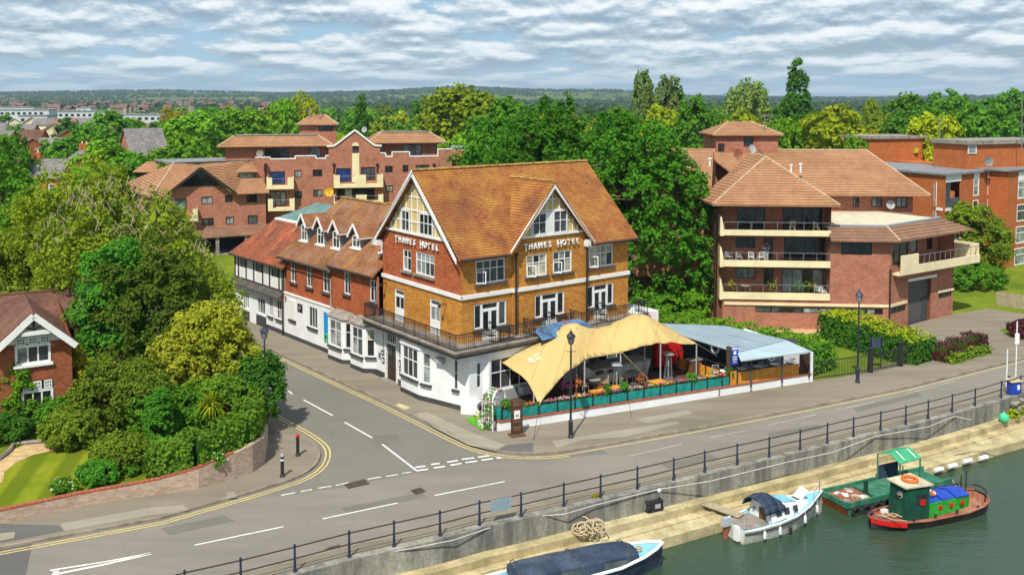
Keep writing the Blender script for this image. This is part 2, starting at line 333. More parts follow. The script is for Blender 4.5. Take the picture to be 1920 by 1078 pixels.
# ---------------------------------------------------------------- helpers: survey, meshes, things
def ray(x, y):
    a = (x-960)/FPX; b = -(y-YC)/FPX
    return Vector((a, math.cos(PITCH)+b*math.sin(PITCH), -math.sin(PITCH)+b*math.cos(PITCH)))
def G(x, y, z=0.):
    r = ray(x, y); t = (z-CAMH)/r.z; return Vector((r.x*t, r.y*t, z))
def AY(x, y, Y):
    r = ray(x, y); t = Y/r.y; return Vector((r.x*t, Y, CAMH+r.z*t))
class Fr:
    """vertical facade frame: O plan origin, ang direction of u; w outward"""
    def __init__(s, O, ang, w=0.):
        a = math.radians(ang); s.u = Vector((math.cos(a), math.sin(a), 0)); s.n = Vector((math.sin(a), -math.cos(a), 0))
        s.O = Vector((O[0], O[1], 0)) + s.n*w; s.ang = ang
    def P(s, u, v, w=0.): return s.O + s.u*u + Vector((0, 0, v)) + s.n*w
    def q(s, x, y, w=0.):
        O = s.O+s.n*w; r = ray(x, y); t = O.dot(s.n)/r.dot(s.n); p = Vector((0, 0, CAMH))+r*t
        return (p-s.O).dot(s.u), p.z
    def off(s, w): return Fr((s.O+s.n*w).xy, s.ang)
def Z(x0, y0, k): return lambda x, y: (x0+x/k, y0+y/k)
ORG = {}
def org(o): return ORG.get(o.name, Vector((0, 0, 0))) if o else Vector((0, 0, 0))
COL = sc.collection
def thing(name, label, cat, loc=(0, 0, 0), group=None):
    o = bpy.data.objects.new(name, None); COL.objects.link(o); o.empty_display_size = .2
    o.location = loc; o['label'] = label; o['category'] = cat
    if group: o['group'] = group
    ORG[o.name] = Vector(loc); return o
def tag(o, label=None, cat=None, group=None, kind=None):
    if label: o['label'] = label
    if cat: o['category'] = cat
    if group: o['group'] = group
    if kind: o['kind'] = kind
    return o
class MB:
    def __init__(s): s.v = []; s.f = []
    def poly(s, pts):
        b = len(s.v); s.v += [tuple(p) for p in pts]; s.f.append(tuple(range(b, b+len(pts)))); return s
    def box8(s, p):
        b = len(s.v); s.v += [tuple(q) for q in p]
        s.f += [tuple(b+i for i in f) for f in ((0, 3, 2, 1), (4, 5, 6, 7), (0, 1, 5, 4), (1, 2, 6, 5), (2, 3, 7, 6), (3, 0, 4, 7))]; return s
    def box(s, c, d, rz=0.):
        cx, cy, cz = c; a, b_, h = d[0]/2, d[1]/2, d[2]/2; co, si = math.cos(rz), math.sin(rz)
        pt = lambda x, y, z: (cx+x*co-y*si, cy+x*si+y*co, cz+z)
        return s.box8([pt(-a, -b_, -h), pt(a, -b_, -h), pt(a, b_, -h), pt(-a, b_, -h), pt(-a, -b_, h), pt(a, -b_, h), pt(a, b_, h), pt(-a, b_, h)])
    def fb(s, F, u0, u1, v0, v1, w0, w1):
        return s.box8([F.P(u0, v0, w1), F.P(u1, v0, w1), F.P(u1, v0, w0), F.P(u0, v0, w0), F.P(u0, v1, w1), F.P(u1, v1, w1), F.P(u1, v1, w0), F.P(u0, v1, w0)])
    def prism(s, pts, z0, z1):
        pts = [(p[0], p[1]) for p in pts]
        if sum(pts[i-1][0]*pts[i][1]-pts[i][0]*pts[i-1][1] for i in range(len(pts))) < 0: pts = pts[::-1]
        n = len(pts); b = len(s.v); s.v += [(x, y, z0) for x, y in pts]+[(x, y, z1) for x, y in pts]
        s.f.append(tuple(range(b+n, b+2*n))); s.f.append(tuple(range(b+n-1, b-1, -1)))
        for i in range(n): j = (i+1) % n; s.f.append((b+i, b+j, b+n+j, b+n+i))
        return s
    def slab(s, pts, th):
        """polygon with thickness th straight down"""
        pts = [Vector(p) for p in pts]; d = Vector((0, 0, th)); n = len(pts)
        nz = sum(pts[i-1].x*pts[i].y-pts[i].x*pts[i-1].y for i in range(n))
        if nz < 0: pts = pts[::-1]
        b = len(s.v); s.v += [tuple(p-d) for p in pts]+[tuple(p) for p in pts]
        s.f.append(tuple(range(b+n, b+2*n))); s.f.append(tuple(range(b+n-1, b-1, -1)))
        for i in range(n): j = (i+1) % n; s.f.append((b+i, b+j, b+n+j, b+n+i))
        return s
    def bar(s, p, q, w, h=None):
        """rectangular bar between two points"""
        h = h or w; p = Vector(p); q = Vector(q); d = (q-p).normalized()
        up = Vector((0, 0, 1)) if abs(d.z) < .95 else Vector((0, 1, 0))
        x = d.cross(up).normalized()*w/2; y = x.cross(d).normalized()*h/2
        return s.box8([p-x-y, p+x-y, q+x-y, q-x-y, p-x+y, p+x+y, q+x+y, q-x+y])
    def tube(s, pts, r, n=6, r1=None, closed=False):
        pts = [Vector(p) for p in pts]; m = len(pts); b = len(s.v)
        for i, p in enumerate(pts):
            if closed: d = pts[(i+1) % m]-pts[i-1]
            else: d = pts[min(i+1, m-1)]-pts[max(i-1, 0)]
            d = d.normalized(); up = Vector((0, 0, 1)) if abs(d.z) < .9 else Vector((1, 0, 0))
            x = d.cross(up).normalized(); y = x.cross(d); rr = r if r1 is None else r+(r1-r)*i/max(1, m-1)
            for k in range(n):
                a = 2*math.pi*k/n; s.v.append(tuple(p+(x*math.cos(a)+y*math.sin(a))*rr))
        for i in range(m if closed else m-1):
            j = (i+1) % m
            for k in range(n): l = (k+1) % n; s.f.append((b+i*n+k, b+i*n+l, b+j*n+l, b+j*n+k))
        if not closed: s.f.append(tuple(b+k for k in range(n-1, -1, -1))); s.f.append(tuple(b+(m-1)*n+k for k in range(n)))
        return s
    def lathe(s, c, prof, n=10):
        b = len(s.v); c = Vector(c)
        for r, z in prof:
            for k in range(n): a = 2*math.pi*k/n; s.v.append((c.x+r*math.cos(a), c.y+r*math.sin(a), c.z+z))
        for i in range(len(prof)-1):
            for k in range(n): l = (k+1) % n; s.f.append((b+i*n+k, b+i*n+l, b+(i+1)*n+l, b+(i+1)*n+k))
        m = len(prof)-1
        s.f.append(tuple(b+m*n+k for k in range(n))); s.f.append(tuple(b+k for k in range(n-1, -1, -1)))
        return s
    def ball(s, c, r, n=8, sz=1.):
        return s.lathe(c, [(max(.01, r*math.sin(math.pi*i/6)), -r*sz*math.cos(math.pi*i/6)) for i in range(7)], n)
    def torus(s, c, Rr, r, nrm=(0, 0, 1), n=14, m=6):
        nrm = Vector(nrm).normalized(); a = nrm.orthogonal().normalized(); b_ = nrm.cross(a)
        return s.tube([Vector(c)+(a*math.cos(2*math.pi*i/n)+b_*math.sin(2*math.pi*i/n))*Rr for i in range(n)], r, m, closed=True)
    def build(s, name, m, parent=None, smooth=False, uv=True, kind=None, label=None):
        o3 = org(parent); me = bpy.data.meshes.new(name)
        me.from_pydata([(x-o3.x, y-o3.y, z-o3.z) for x, y, z in s.v], [], s.f)
        me.materials.append(M[m] if isinstance(m, str) else m)
        if uv and me.polygons:
            ul = me.uv_layers.new(name='UVMap'); vs = me.vertices
            for p in me.polygons:
                nr = p.normal
                if abs(nr.z) > .97: t = Vector((1, 0, 0)); bb = Vector((0, 1, 0))
                else: t = Vector((0, 0, 1)).cross(nr).normalized(); bb = nr.cross(t)
                for li in p.loop_indices:
                    co = vs[me.loops[li].vertex_index].co+o3; ul.data[li].uv = (co.dot(t), co.dot(bb))
        if smooth:
            for p in me.polygons: p.use_smooth = True
        o = bpy.data.objects.new(name, me); COL.objects.link(o)
        if parent: o.parent = parent
        ORG[o.name] = o3
        if kind: o['kind'] = kind
        if label: o['label'] = label
        return o
def setorigin(o):
    """top-level mesh: move its origin to the base centre of its bounds"""
    me = o.data; n = len(me.vertices); a = np.empty(n*3, dtype=np.float32); me.vertices.foreach_get('co', a); a = a.reshape(-1, 3)
    c = (a.min(0)+a.max(0))/2; c[2] = a[:, 2].min(); a -= c; me.vertices.foreach_set('co', a.ravel()); me.update()
    o.location = Vector(o.location)+Vector([float(x) for x in c]); ORG[o.name] = Vector(o.location); return o
def solo(mb, name, m, label, cat, group=None, kind=None, smooth=False):
    o = mb.build(name, m, None, smooth); setorigin(o); tag(o, label, cat, group, kind); return o
def struct(mb, name, m, smooth=False):
    o = mb.build(name, m, None, smooth); o['kind'] = 'structure'; return o
def copy_tree(o, parent=None, loc=None, rz=None, scale=None):
    c = o.copy(); COL.objects.link(c)
    if parent is not None: c.parent = parent
    if loc is not None: c.location = loc
    if rz is not None: c.rotation_euler = (0, 0, rz)
    if scale is not None: c.scale = scale
    for ch in list(o.children): copy_tree(ch, c)
    return c
def wall(mb, F, u0, u1, v0, v1, ops=(), depth=.12, w=0.):
    """wall face with real openings (u0,u1,v0,v1) and reveals of the given depth"""
    us = sorted({u0, u1, *[x for o in ops for x in o[:2] if u0 < x < u1]}); vs = sorted({v0, v1, *[x for o in ops for x in o[2:4] if v0 < x < v1]})
    for a, b in zip(us, us[1:]):
        for c, d in zip(vs, vs[1:]):
            mu, mv = (a+b)/2, (c+d)/2
            if any(o[0] < mu < o[1] and o[2] < mv < o[3] for o in ops): continue
            mb.poly([F.P(a, c, w), F.P(b, c, w), F.P(b, d, w), F.P(a, d, w)])
    for a, b, c, d in [o[:4] for o in ops]:
        q = [(a, c), (b, c), (b, d), (a, d)]
        for i in range(4):
            p, r = q[i], q[(i+1) % 4]
            mb.poly([F.P(p[0], p[1], w), F.P(p[0], p[1], w-depth), F.P(r[0], r[1], w-depth), F.P(r[0], r[1], w)])
PR = random.Random(3)
def window(F, rc, parent, cols=2, rows=1, w=-.08, fr='white', panes=('g_dark', 'g_mid'), t=.06, sill=None, transom=None, name='window', split=None, casement=None, vs=None):
    """window as a part: bars proud of the glass; each pane a sub-part"""
    a, b, c, d = rc; mb = MB(); bt = t*.6
    rws = vs or [c+t+(d-c-2*t)*i/rows for i in range(rows+1)]
    if transom and not vs: rws = [c+t, c+(d-c)*transom, d-t]
    cs = [a+t+(b-a-2*t)*i/cols for i in range(cols+1)]
    mb.fb(F, a, a+t, c, d, w-.02, w+.05).fb(F, b-t, b, c, d, w-.02, w+.05)
    mb.fb(F, a+t, b-t, c, c+t, w-.02, w+.05).fb(F, a+t, b-t, d-t, d, w-.02, w+.05)
    for x in cs[1:-1]: mb.fb(F, x-bt/2, x+bt/2, c+t, d-t, w-.015, w+.035)
    for y in rws[1:-1]: mb.fb(F, a+t, b-t, y-bt/2, y+bt/2, w-.01, w+.04)
    f = mb.build(name, fr, parent)
    cells = [(x0, x1, y0, y1) for x0, x1 in zip(cs, cs[1:]) for y0, y1 in zip(rws, rws[1:])]
    many = split is False or (split is None and len(cells) > 12)
    if many:
        g = MB()
        for x0, x1, y0, y1 in cells: g.poly([F.P(x0, y0, w), F.P(x1, y0, w), F.P(x1, y1, w), F.P(x0, y1, w)])
        g.build('panes', PR.choice(panes), f, kind='stuff')
    else:
        pm = PR.choice(panes)
        for x0, x1, y0, y1 in cells:
            k = [PR.uniform(-.006, .006) for _ in range(3)]
            MB().poly([F.P(x0, y0, w+k[0]), F.P(x1, y0, w+k[1]), F.P(x1, y1, w+k[2]), F.P(x0, y1, w+k[0])]).build('pane', pm if PR.random() < .7 else PR.choice(panes), f)
    if casement:   # an open casement standing out at the given cell
        x0, x1, y0, y1 = casement; an = math.radians(38); C2 = Fr(F.P(x0, 0, w+.06).xy, F.ang-38)
        L = (x1-x0); cm = MB(); tt = .055
        cm.fb(C2, 0, tt, y0, y1, 0, .04).fb(C2, L-tt, L, y0, y1, 0, .04).fb(C2, tt, L-tt, y0, y0+tt, 0, .04).fb(C2, tt, L-tt, y1-tt, y1, 0, .04)
        cc = cm.build('casement', fr, f)
    if sill:
        MB().fb(F, a-.12, b+.12, c-.13, c-.005, -.05 if w < 0 else w, max(0, w)+.16).build('sill', sill, parent)
    return f
def label_text(txt, F, u, v, size, m, parent, w=.03, ext=.02, align='CENTER', bold=.0, xs=1.):
    cu = bpy.data.curves.new(name='lettering', type='FONT'); cu.body = txt; cu.size = size; cu.extrude = ext; cu.offset = bold; cu.align_x = align; cu.resolution_u = 2
    to = bpy.data.objects.new('tmp', cu); COL.objects.link(to); dg = bpy.context.evaluated_depsgraph_get()
    me = bpy.data.meshes.new_from_object(to.evaluated_get(dg)); bpy.data.objects.remove(to)
    p = F.P(u, v, w)-org(parent)
    for vv in me.vertices:
        co = vv.co.copy(); vv.co = p+F.u*(co.x*xs)+Vector((0, 0, co.y))+F.n*co.z
    me.materials.clear(); me.materials.append(M[m])
    o = bpy.data.objects.new('lettering', me); COL.objects.link(o); o.parent = parent; ORG[o.name] = org(parent); return o
# ---- foliage
def leaves(pts, nrm, size, seed, up=.35):
    """numpy: one bent leaf clump (2 quads folded) per point"""
    rg = np.random.RandomState(seed); n = len(pts)
    d = nrm+rg.normal(0, .55, (n, 3)); d[:, 2] += up; d /= np.linalg.norm(d, axis=1)[:, None]+1e-9
    a = np.cross(d, rg.normal(0, 1, (n, 3))); a /= np.linalg.norm(a, axis=1)[:, None]+1e-9
    b = np.cross(d, a); s = size*rg.uniform(.6, 1.35, (n, 1)); s2 = s*rg.uniform(.5, .9, (n, 1))
    k = d*s*rg.uniform(-.35, .1, (n, 1))
    v = np.stack([pts-a*s*.5, pts-b*s2*.5+k*.5, pts+a*s*.55, pts+b*s2*.5+k*.5, ], 1)
    return v.reshape(-1, 3)
def quads_obj(v, name, m, parent=None):
    n = len(v)//4; me = bpy.data.meshes.new(name); me.vertices.add(n*4); me.vertices.foreach_set('co', v.astype(np.float32).ravel())
    me.loops.add(n*4); me.loops.foreach_set('vertex_index', np.arange(n*4, dtype=np.int32))
    me.polygons.add(n); me.polygons.foreach_set('loop_start', np.arange(0, n*4, 4, dtype=np.int32)); me.polygons.foreach_set('loop_total', np.full(n, 4, dtype=np.int32))
    me.update(calc_edges=True); me.materials.append(M[m] if isinstance(m, str) else m)
    o = bpy.data.objects.new(name, me); COL.objects.link(o)
    if parent: o.parent = parent
    return o
def crown_pts(lobes, nb, br, per, seed, shell=.75, droop=0., low=-.5):
    """lobes [(x,y,z,rx,ry,rz)]; nb bunches over lobe surfaces, per leaves on each"""
    rg = np.random.RandomState(seed); L = np.array(lobes, float)
    ar = (L[:, 3]*L[:, 4]+L[:, 3]*L[:, 5]); pick = rg.choice(len(L), nb, p=ar/ar.sum()); l = L[pick]
    d = rg.normal(0, 1, (nb, 3)); d[:, 2] = np.where(d[:, 2] < low, -d[:, 2], d[:, 2]); d /= np.linalg.norm(d, axis=1)[:, None]
    rr = rg.uniform(shell, 1.06, (nb, 1)); c = l[:, :3]+d*l[:, 3:6]*rr
    # cull bunches deep inside another lobe
    keep = np.ones(nb, bool)
    for q in L:
        e = (((c-q[:3])/q[3:6])**2).sum(1); keep &= e > .42
    c = c[keep]; d = d[keep]; nb = len(c)
    b = br*rg.uniform(.55, 1.3, (nb, 1))
    e = rg.normal(0, 1, (nb, per, 3)); e /= np.linalg.norm(e, axis=2)[:, :, None]
    f = e+d[:, None, :]*.9; f[:, :, 2] += .3; f /= np.linalg.norm(f, axis=2)[:, :, None]
    p = c[:, None, :]+f*b[:, None, :]*rg.uniform(.35, 1.1, (nb, per, 1))
    if droop: p[:, :, 2] -= droop*rg.uniform(0, 1, (nb, per))**2
    return p.reshape(-1, 3), f.reshape(-1, 3)
def crown(lobes, nb, br, per, size, seed, name, m, parent, shell=.75, droop=0., up=.35, low=-.5, core=True):
    p, f = crown_pts(lobes, nb, br, per, seed, shell, droop, low)
    v = leaves(p, f, size, seed+1, up)
    if core:
        rg = np.random.RandomState(seed+9); L = np.array(lobes); k = max(60, nb//3)
        l = L[rg.randint(0, len(L), k)]; d = rg.normal(0, 1, (k, 3)); d /= np.linalg.norm(d, axis=1)[:, None]
        c = l[:, :3]+d*l[:, 3:6]*rg.uniform(.3, .68, (k, 1)); v = np.vstack([v, leaves(c, d, br*1.25, seed+3, .1)])
    return quads_obj(v, name, m, parent)
def trunk_mb(h, r, limbs, seed, lean=.03):
    rg = random.Random(seed); mb = MB(); pts = [Vector((0, 0, -.15))]
    for i in range(1, 6): pts.append(Vector((rg.uniform(-1, 1)*lean*h*i/5, rg.uniform(-1, 1)*lean*h*i/5, h*i/5)))
    mb.tube(pts, r, 7, r*.35)
    for (x, y, z) in limbs:
        s = pts[rg.randint(2, 4)]; e = Vector((x, y, z)); mid = (s+e)/2+Vector((0, 0, .08*h)); mb.tube([s, mid, e], r*.42, 5, r*.08)
    return mb
# ---------------------------------------------------------------- ground, road, river
V2 = lambda p: Vector((p[0], p[1]))
def offs(pl, d):
    """offset polyline to its left by d"""
    out = []; n = len(pl); pl = [V2(p) for p in pl]
    for i in range(n):
        t = (pl[min(i+1, n-1)]-pl[max(i-1, 0)]).normalized(); out.append(pl[i]+Vector((-t.y, t.x))*d)
    return out
def smooth(pl, k=2):
    pl = [V2(p) for p in pl]
    for _ in range(k):
        o = [pl[0]]
        for a, b in zip(pl, pl[1:]): o += [a*.75+b*.25, a*.25+b*.75]
        pl = o+[pl[-1]]
    return pl
def ribbon(mb, a, b, z):
    for i in range(len(a)-1): mb.poly([(*a[i], z), (*a[i+1], z), (*b[i+1], z), (*b[i], z)])
    return mb
RAILPX = [(655, 1050), (739, 1030), (825, 1010), (899, 990), (977, 973), (1057, 954), (1126, 938), (1195, 922), (1263, 905), (1321, 890), (1382, 876), (1442, 862), (1500, 848), (1551, 835), (1600, 823), (1651, 811), (1698, 800), (1740, 789), (1785, 777), (1828, 765), (1877, 750)]
RAIL = [Vector((-19.5, 30.4)), Vector((-15.8, 32.4)), Vector((-12.1, 34.6)), Vector((-10.3, 35.55)), Vector((-8.49, 36.63))]+[G(*p).xy for p in RAILPX]
RAILX = [Vector((-70, 1)), *RAIL, Vector((36, 61.9)), Vector((60, 77)), Vector((120, 112))]
WALLL = offs(RAILX, -.28)
N1 = offs(RAILX, 1.05)
Kp = [(-52, 112), (-38.9, 95.9), (-19.95, 72.4), (-12.96, 63.9), (-7.8, 57.7), (-3.6, 52.3)]
KJ = smooth([(-3.6, 52.3), (-1.9, 50.2), (-.28, 49.2), (2., 49.15), (4.2, 50.1)], 2)
Kr = [(10.14, 52.85), (17.14, 56.3), (25.2, 60.5), (36.3, 67.3), (60, 83), (120, 118)]
K = [V2(p) for p in Kp[:-1]]+KJ+[V2(p) for p in Kr]
LKa = [(-75, 12.5), (-40, 29.3), (-21.15, 38.73), (-15.55, 41.5)]
LKb = smooth([(-15.55, 41.5), (-12.15, 44.4), (-9.9, 46.6), (-9.9, 49.6), (-11.26, 51.8), (-13.5, 54.35)], 2)
LKc = [(-26., 69.8), (-44, 92.0), (-58, 109)]
LK = [V2(p) for p in LKa[:-1]]+LKb+[V2(p) for p in LKc]
land = MB(); W = [(*p, -.02) for p in WALLL]
land.poly([(-9000, -5100, -.02)]+W+[(9000, 5300, -.02), (9000, 16000, -.02), (-9000, 16000, -.02)])
struct(land, 'ground', 'fields')
near = MB(); near.poly([(-110, 320, 0), (260, 320, 0), (260, 215, 0), *[(*p, 0) for p in N1[::-1]], (-110, 0, 0)][::-1])
struct(near, 'grass_ground', 'grass')
rd = MB(); rd.poly([(*p, .006) for p in N1[1:-1]]+[(*p, .006) for p in K[::-1]]+[(*p, .006) for p in LK[::-1]][0:])
struct(rd, 'road', 'asphalt')
ss = MB(); ss.poly([(*p, .010) for p in [Vector((-52, 112)), *K[1:5], *KJ[:-4]]]+[(*p, .010) for p in [G(960, 857).xy, G(782, 886).xy, G(640, 914).xy, G(527, 930).xy]]+[(*p, .010) for p in LKb[5:]+[V2(p) for p in LKc[:-1]]])
struct(ss, 'side_street_surface', 'asphalt2')
# far pavement (hotel side)
inner = [(-48, 113), (-33.2, 96.6), (-21.3, 79.8), (-8.6, 62.5), (-4.0, 57.), (-.4, 52.9), (19.6, 62.0), (22.2, 62.9), (26.6, 66.2), (31, 68.3), (36, 71.5), (60, 88), (118, 122)]
def pavement(outer, inn, m='pave'):
    mb = MB(); mb.poly([(*p, .11) for p in outer]+[(*V2(p), .11) for p in inn[::-1]]) ; return struct(mb, 'pavement', m)
def pavement2(outer, inn):
    # strips joined from matching polylines
    a = [V2(p) for p in outer]; b = [V2(p) for p in inn]
    def samp(pl, n):
        L = [0]; 
        for p, q in zip(pl, pl[1:]): L.append(L[-1]+(q-p).length)
        out = []
        for i in range(n):
            s = L[-1]*i/(n-1); k = max(j for j in range(len(pl)-1) if L[j] <= s+1e-6); out.append(pl[k].lerp(pl[k+1], min(1, (s-L[k])/max(1e-6, L[k+1]-L[k]))))
        return out
    return samp(a, 80), samp(b, 80)
iK = [i for i, p in enumerate(K) if p in KJ]; jm = iK[len(iK)//2]
mb = MB()
for part_o, part_i in ((K[:jm+1], inner[:6]), (K[jm:], inner[5:])):
    a, b = pavement2(part_o, part_i); ribbon(mb, a, b, .11)
struct(mb, 'pavement', 'pave')
def kerb(pl, name='kerb', side=1, z=.115):
    o = [V2(p) for p in pl]; i_ = offs(o, .14*side); mb = MB()
    for k in range(len(o)-1):
        a, b, c, d = o[k], o[k+1], i_[k+1], i_[k]
        mb.poly([(*a, z), (*b, z), (*c, z), (*d, z)]).poly([(*a, 0), (*b, 0), (*b, z), (*a, z)])
    struct(mb, name, 'kerb')
kerb(K, side=1); kerb(LK, side=1); kerb(N1, side=-1)
LWpx = [(-70, 1003), (0, 985.5), (146, 955), (291, 931.6), (373, 921), (440, 901), (474, 889), (496, 872), (503, 838)]
LW = [Vector((-60, 22.4))]+[G(*p).xy for p in LWpx]+[Vector((-16.6, 55.6)), Vector((-28, 70.2)), Vector((-45, 92.)), Vector((-59, 110))]
mb = MB(); kc = len(LKa)-1+len(LKb)//2
for po, pi_ in ((LK[:kc], LW[:7]), (LK[kc-1:], LW[6:])):
    a, b = pavement2(po, pi_); ribbon(mb, a, b, .11)
struct(mb, 'pavement', 'pave')
ribbon_mb = MB(); ribbon(ribbon_mb, N1, offs(RAILX, -.28), .11); struct(ribbon_mb, 'river_footway', 'pave')
# paving patches (flush sheets)
def patch(px, m, z=.114): struct(MB().poly([G(x, y, z) for x, y in px]), 'paving_patch', m)
zl = Z(0, 780, 3.4286); zj = Z(440, 740, 3.189); zc4 = Z(700, 560, 4.4923); zt = Z(880, 580, 4.145)
for pts in ([(388, 690), (940, 590), (1180, 570), (1210, 605), (935, 640), (420, 735)], [(0, 752), (97, 742), (90, 780), (0, 800)], [(1455, 490), (1510, 484), (1520, 520), (1462, 528)]):
    patch([zl(*p) for p in pts], 'pavelight')
patch([zj(*p) for p in [(960, 62), (985, 50), (1050, 75), (1020, 92)]], 'quay')
patch([zj(*p) for p in [(1080, 112), (1150, 100), (1370, 205), (1620, 300), (1560, 335), (1400, 300), (1200, 200)]], 'pavelight')
patch([zt(*p) for p in [(640, 1022), (1600, 870), (1640, 885), (1200, 990), (900, 1010), (680, 1075)]], 'pavelight')
patch([(1190, 786), (1290, 768), (1300, 775), (1215, 793)], 'pavelight')
patch([zl(*p) for p in [(0, 690), (380, 700), (410, 737), (0, 815)]], 'pavedark', .1125)
patch([zj(*p) for p in [(1620, 300), (1786, 285), (1786, 340), (1640, 338), (1570, 330)]], 'pavedark', .1125)
def rpatch(px, m, z=.012): struct(MB().poly([G(x, y, z) for x, y in px]), 'road_patch', m)
rpatch([(0, 1020), (62, 1012), (48, 1078), (-30, 1078)], 'pavedark')
for pp in ([(640, 952), (790, 922), (800, 930), (652, 962)], [(1440, 812), (1530, 795), (1548, 802), (1452, 822)], [(1010, 852), (1130, 842), (1140, 850), (1018, 860)], [(300, 990), (420, 966), (440, 976), (318, 1002)], [(690, 820), (742, 812), (756, 828), (706, 838)], [(1240, 870), (1330, 850), (1345, 858), (1255, 879)], [(1600, 765), (1720, 735), (1730, 741), (1608, 772)]): rpatch(pp, 'patch')
# markings
def strip(px, w=.1, m='white_line', z=.0165, name='road_marking'):
    pl = [G(x, y, z).xy for x, y in px]; struct(ribbon(MB(), offs(pl, w/2), offs(pl, -w/2), z), name, m)
for l in ([(412, 29), (587, 124)], [(657, 163), (823, 257)], [(883, 295), (1085, 450)], [(322, -24), (345, -5)]): strip([zj(*p) for p in l], .11)
for l in ([(1080, 432), (1140, 425)], [(1175, 415), (1225, 409)], [(1270, 402), (1335, 391)], [(1358, 385), (1432, 376)], [(1455, 372), (1525, 362)], [(1085, 453), (1157, 443)], [(1190, 436), (1257, 427)], [(1290, 420), (1357, 409)], [(1380, 404), (1450, 395)], [(1475, 390), (1545, 380)], [(1565, 378), (1612, 372)]): strip([zj(*p) for p in l], .17)
for l in ([(1000, 468), (1055, 461)], [(905, 487), (975, 475)], [(795, 503), (875, 490)], [(605, 540), (685, 523)], [(500, 557), (577, 545)], [(395, 577), (463, 565)], [(278, 600), (362, 583)], [(1197, 600), (1615, 517)], [(525, 740), (975, 645)], [(-240, 897), (290, 787)]): strip([zj(*p) for p in l], .1)
for l in ([(1178, 855), (1279, 832)], [(1330, 820), (1402, 806)], [(1440, 797), (1530, 777)], [(1570, 768), (1640, 753)], [(1700, 738), (1790, 714)]): strip(l, .08, 'faded_line')
strip([zl(320, 990), zl(700, 930), zl(970, 878)], .12); strip([zl(330, 1019), zl(700, 945), zl(970, 882)], .16); strip([zl(340, 1003), zl(380, 994)], .16)
def along(pl, d, w, z, m, name='yellow_line'):
    struct(ribbon(MB(), offs(pl, d+w/2), offs(pl, d-w/2), z), name, m)
K2 = K[:-3]
along(K, -.28, .08, .0165, 'yellow_line'); along(K[:jm+6], -.52, .08, .0165, 'yellow_line')
along(LK, -.28, .08, .0165, 'yellow_line'); along(LK[:], -.5, .08, .0165, 'yellow_line')
along(N1, .12, .13, .0165, 'yellow_line')
# iron covers
def cover(px, name, label, m='iron'):
    zq = .02; p = [G(x, y, zq) for x, y in px]; t = thing(name, label, 'manhole', (p[0]+p[2])/2)
    MB().slab(p, .015).build('frame', m, t); c = (p[0]+p[2])/2
    nx, ny = (4, 2)
    for i in range(nx):
        for j in range(ny):
            f = lambda a, b_: (p[0].lerp(p[1], a)).lerp(p[3].lerp(p[2], a), b_)+Vector((0, 0, .012))
            MB().slab([f((i+.08)/nx, (j+.08)/ny), f((i+.92)/nx, (j+.08)/ny), f((i+.92)/nx, (j+.92)/ny), f((i+.08)/nx, (j+.92)/ny)], .01).build('plate', m, t)
cover([zj(*p) for p in [(652, 533), (775, 502), (810, 530), (680, 560)]], 'manhole_cover', 'rectangular brown iron cover set across the broken line at the junction')
cover([zj(*p) for p in [(1050, 570), (1110, 553), (1145, 575), (1085, 597)]], 'manhole_cover', 'small dark iron cover in the middle of the main road below the junction')
cover([zj(*p) for p in [(520, 935), (560, 910), (630, 895), (620, 915)]], 'drain_cover', 'dark drain grate beside the yellow line behind the river railing')
cover([zl(*p) for p in [(1620, 385), (1660, 377), (1675, 395), (1635, 404)]], 'manhole_cover', 'small dark cover in the left pavement by the brick garden wall')
# river wall, ledge, quay, water
struct(MB().poly([(-9000, -8000, -1.75), (9000, -8000, -1.75), (9000, 9000, -1.75), (-9000, 9000, -1.75)]), 'river_water', 'water')
wl = [p for p in WALLL]; wf = offs(wl, -.0)
rw = MB()
for i in range(len(wl)-1):
    a, b = wl[i], wl[i+1]; rw.poly([(*a, -2.4), (*b, -2.4), (*b, .14), (*a, .14)])
ribbon(rw, offs(wl, .38), wl, .14); ribbon(rw, offs(wl, .38), offs(wl, .381), .14)
for i in range(len(wl)-1):
    q = offs(wl, .38); a, b = q[i], q[i+1]; rw.poly([(*b, .05), (*a, .05), (*a, .14), (*b, .14)])
struct(rw, 'river_wall', 'conc')
def step(o1, o2, z, name, m, zb=-2.4):
    a = offs(wl, o1); b = offs(wl, o2); mb = MB(); ribbon(mb, a, b, z)
    for i in range(len(b)-1): mb.poly([(*b[i], zb), (*b[i+1], zb), (*b[i+1], z), (*b[i], z)])
    struct(mb, name, m)
step(-.0, -.55, -.92, 'quay_ledge', 'quay')
# quay edge from the waterline survey
edge = [Vector((-62, 2.0)), Vector((-20, 28.0)), Vector((-8, 35.0)), Vector((0, 39.75)), G(1245, 1012, -1.3).xy, G(1340, 982, -1.3).xy, G(1545, 925, -1.3).xy, G(1700, 890, -1.3).xy, G(1840, 848, -1.3).xy, G(1930, 822, -1.3).xy, Vector((48, 66)), Vector((118, 108))]
a, b = pavement2(offs(wl, -.5), edge); a = a; mb = ribbon(MB(), a, b, -1.28)
for i in range(len(b)-1): mb.poly([(*b[i], -2.4), (*b[i+1], -2.4), (*b[i+1], -1.28), (*b[i], -1.28)])
struct(mb, 'quay', 'quay')
mb = MB(); a2 = offs(wl, -1.0); b2 = offs(wl, -1.14); ribbon(mb, a2, b2, -1.2)
for i in range(len(b2)-1): mb.poly([(*b2[i], -1.3), (*b2[i+1], -1.3), (*b2[i+1], -1.2), (*b2[i], -1.2)])
struct(mb, 'quay_rib', 'quay')
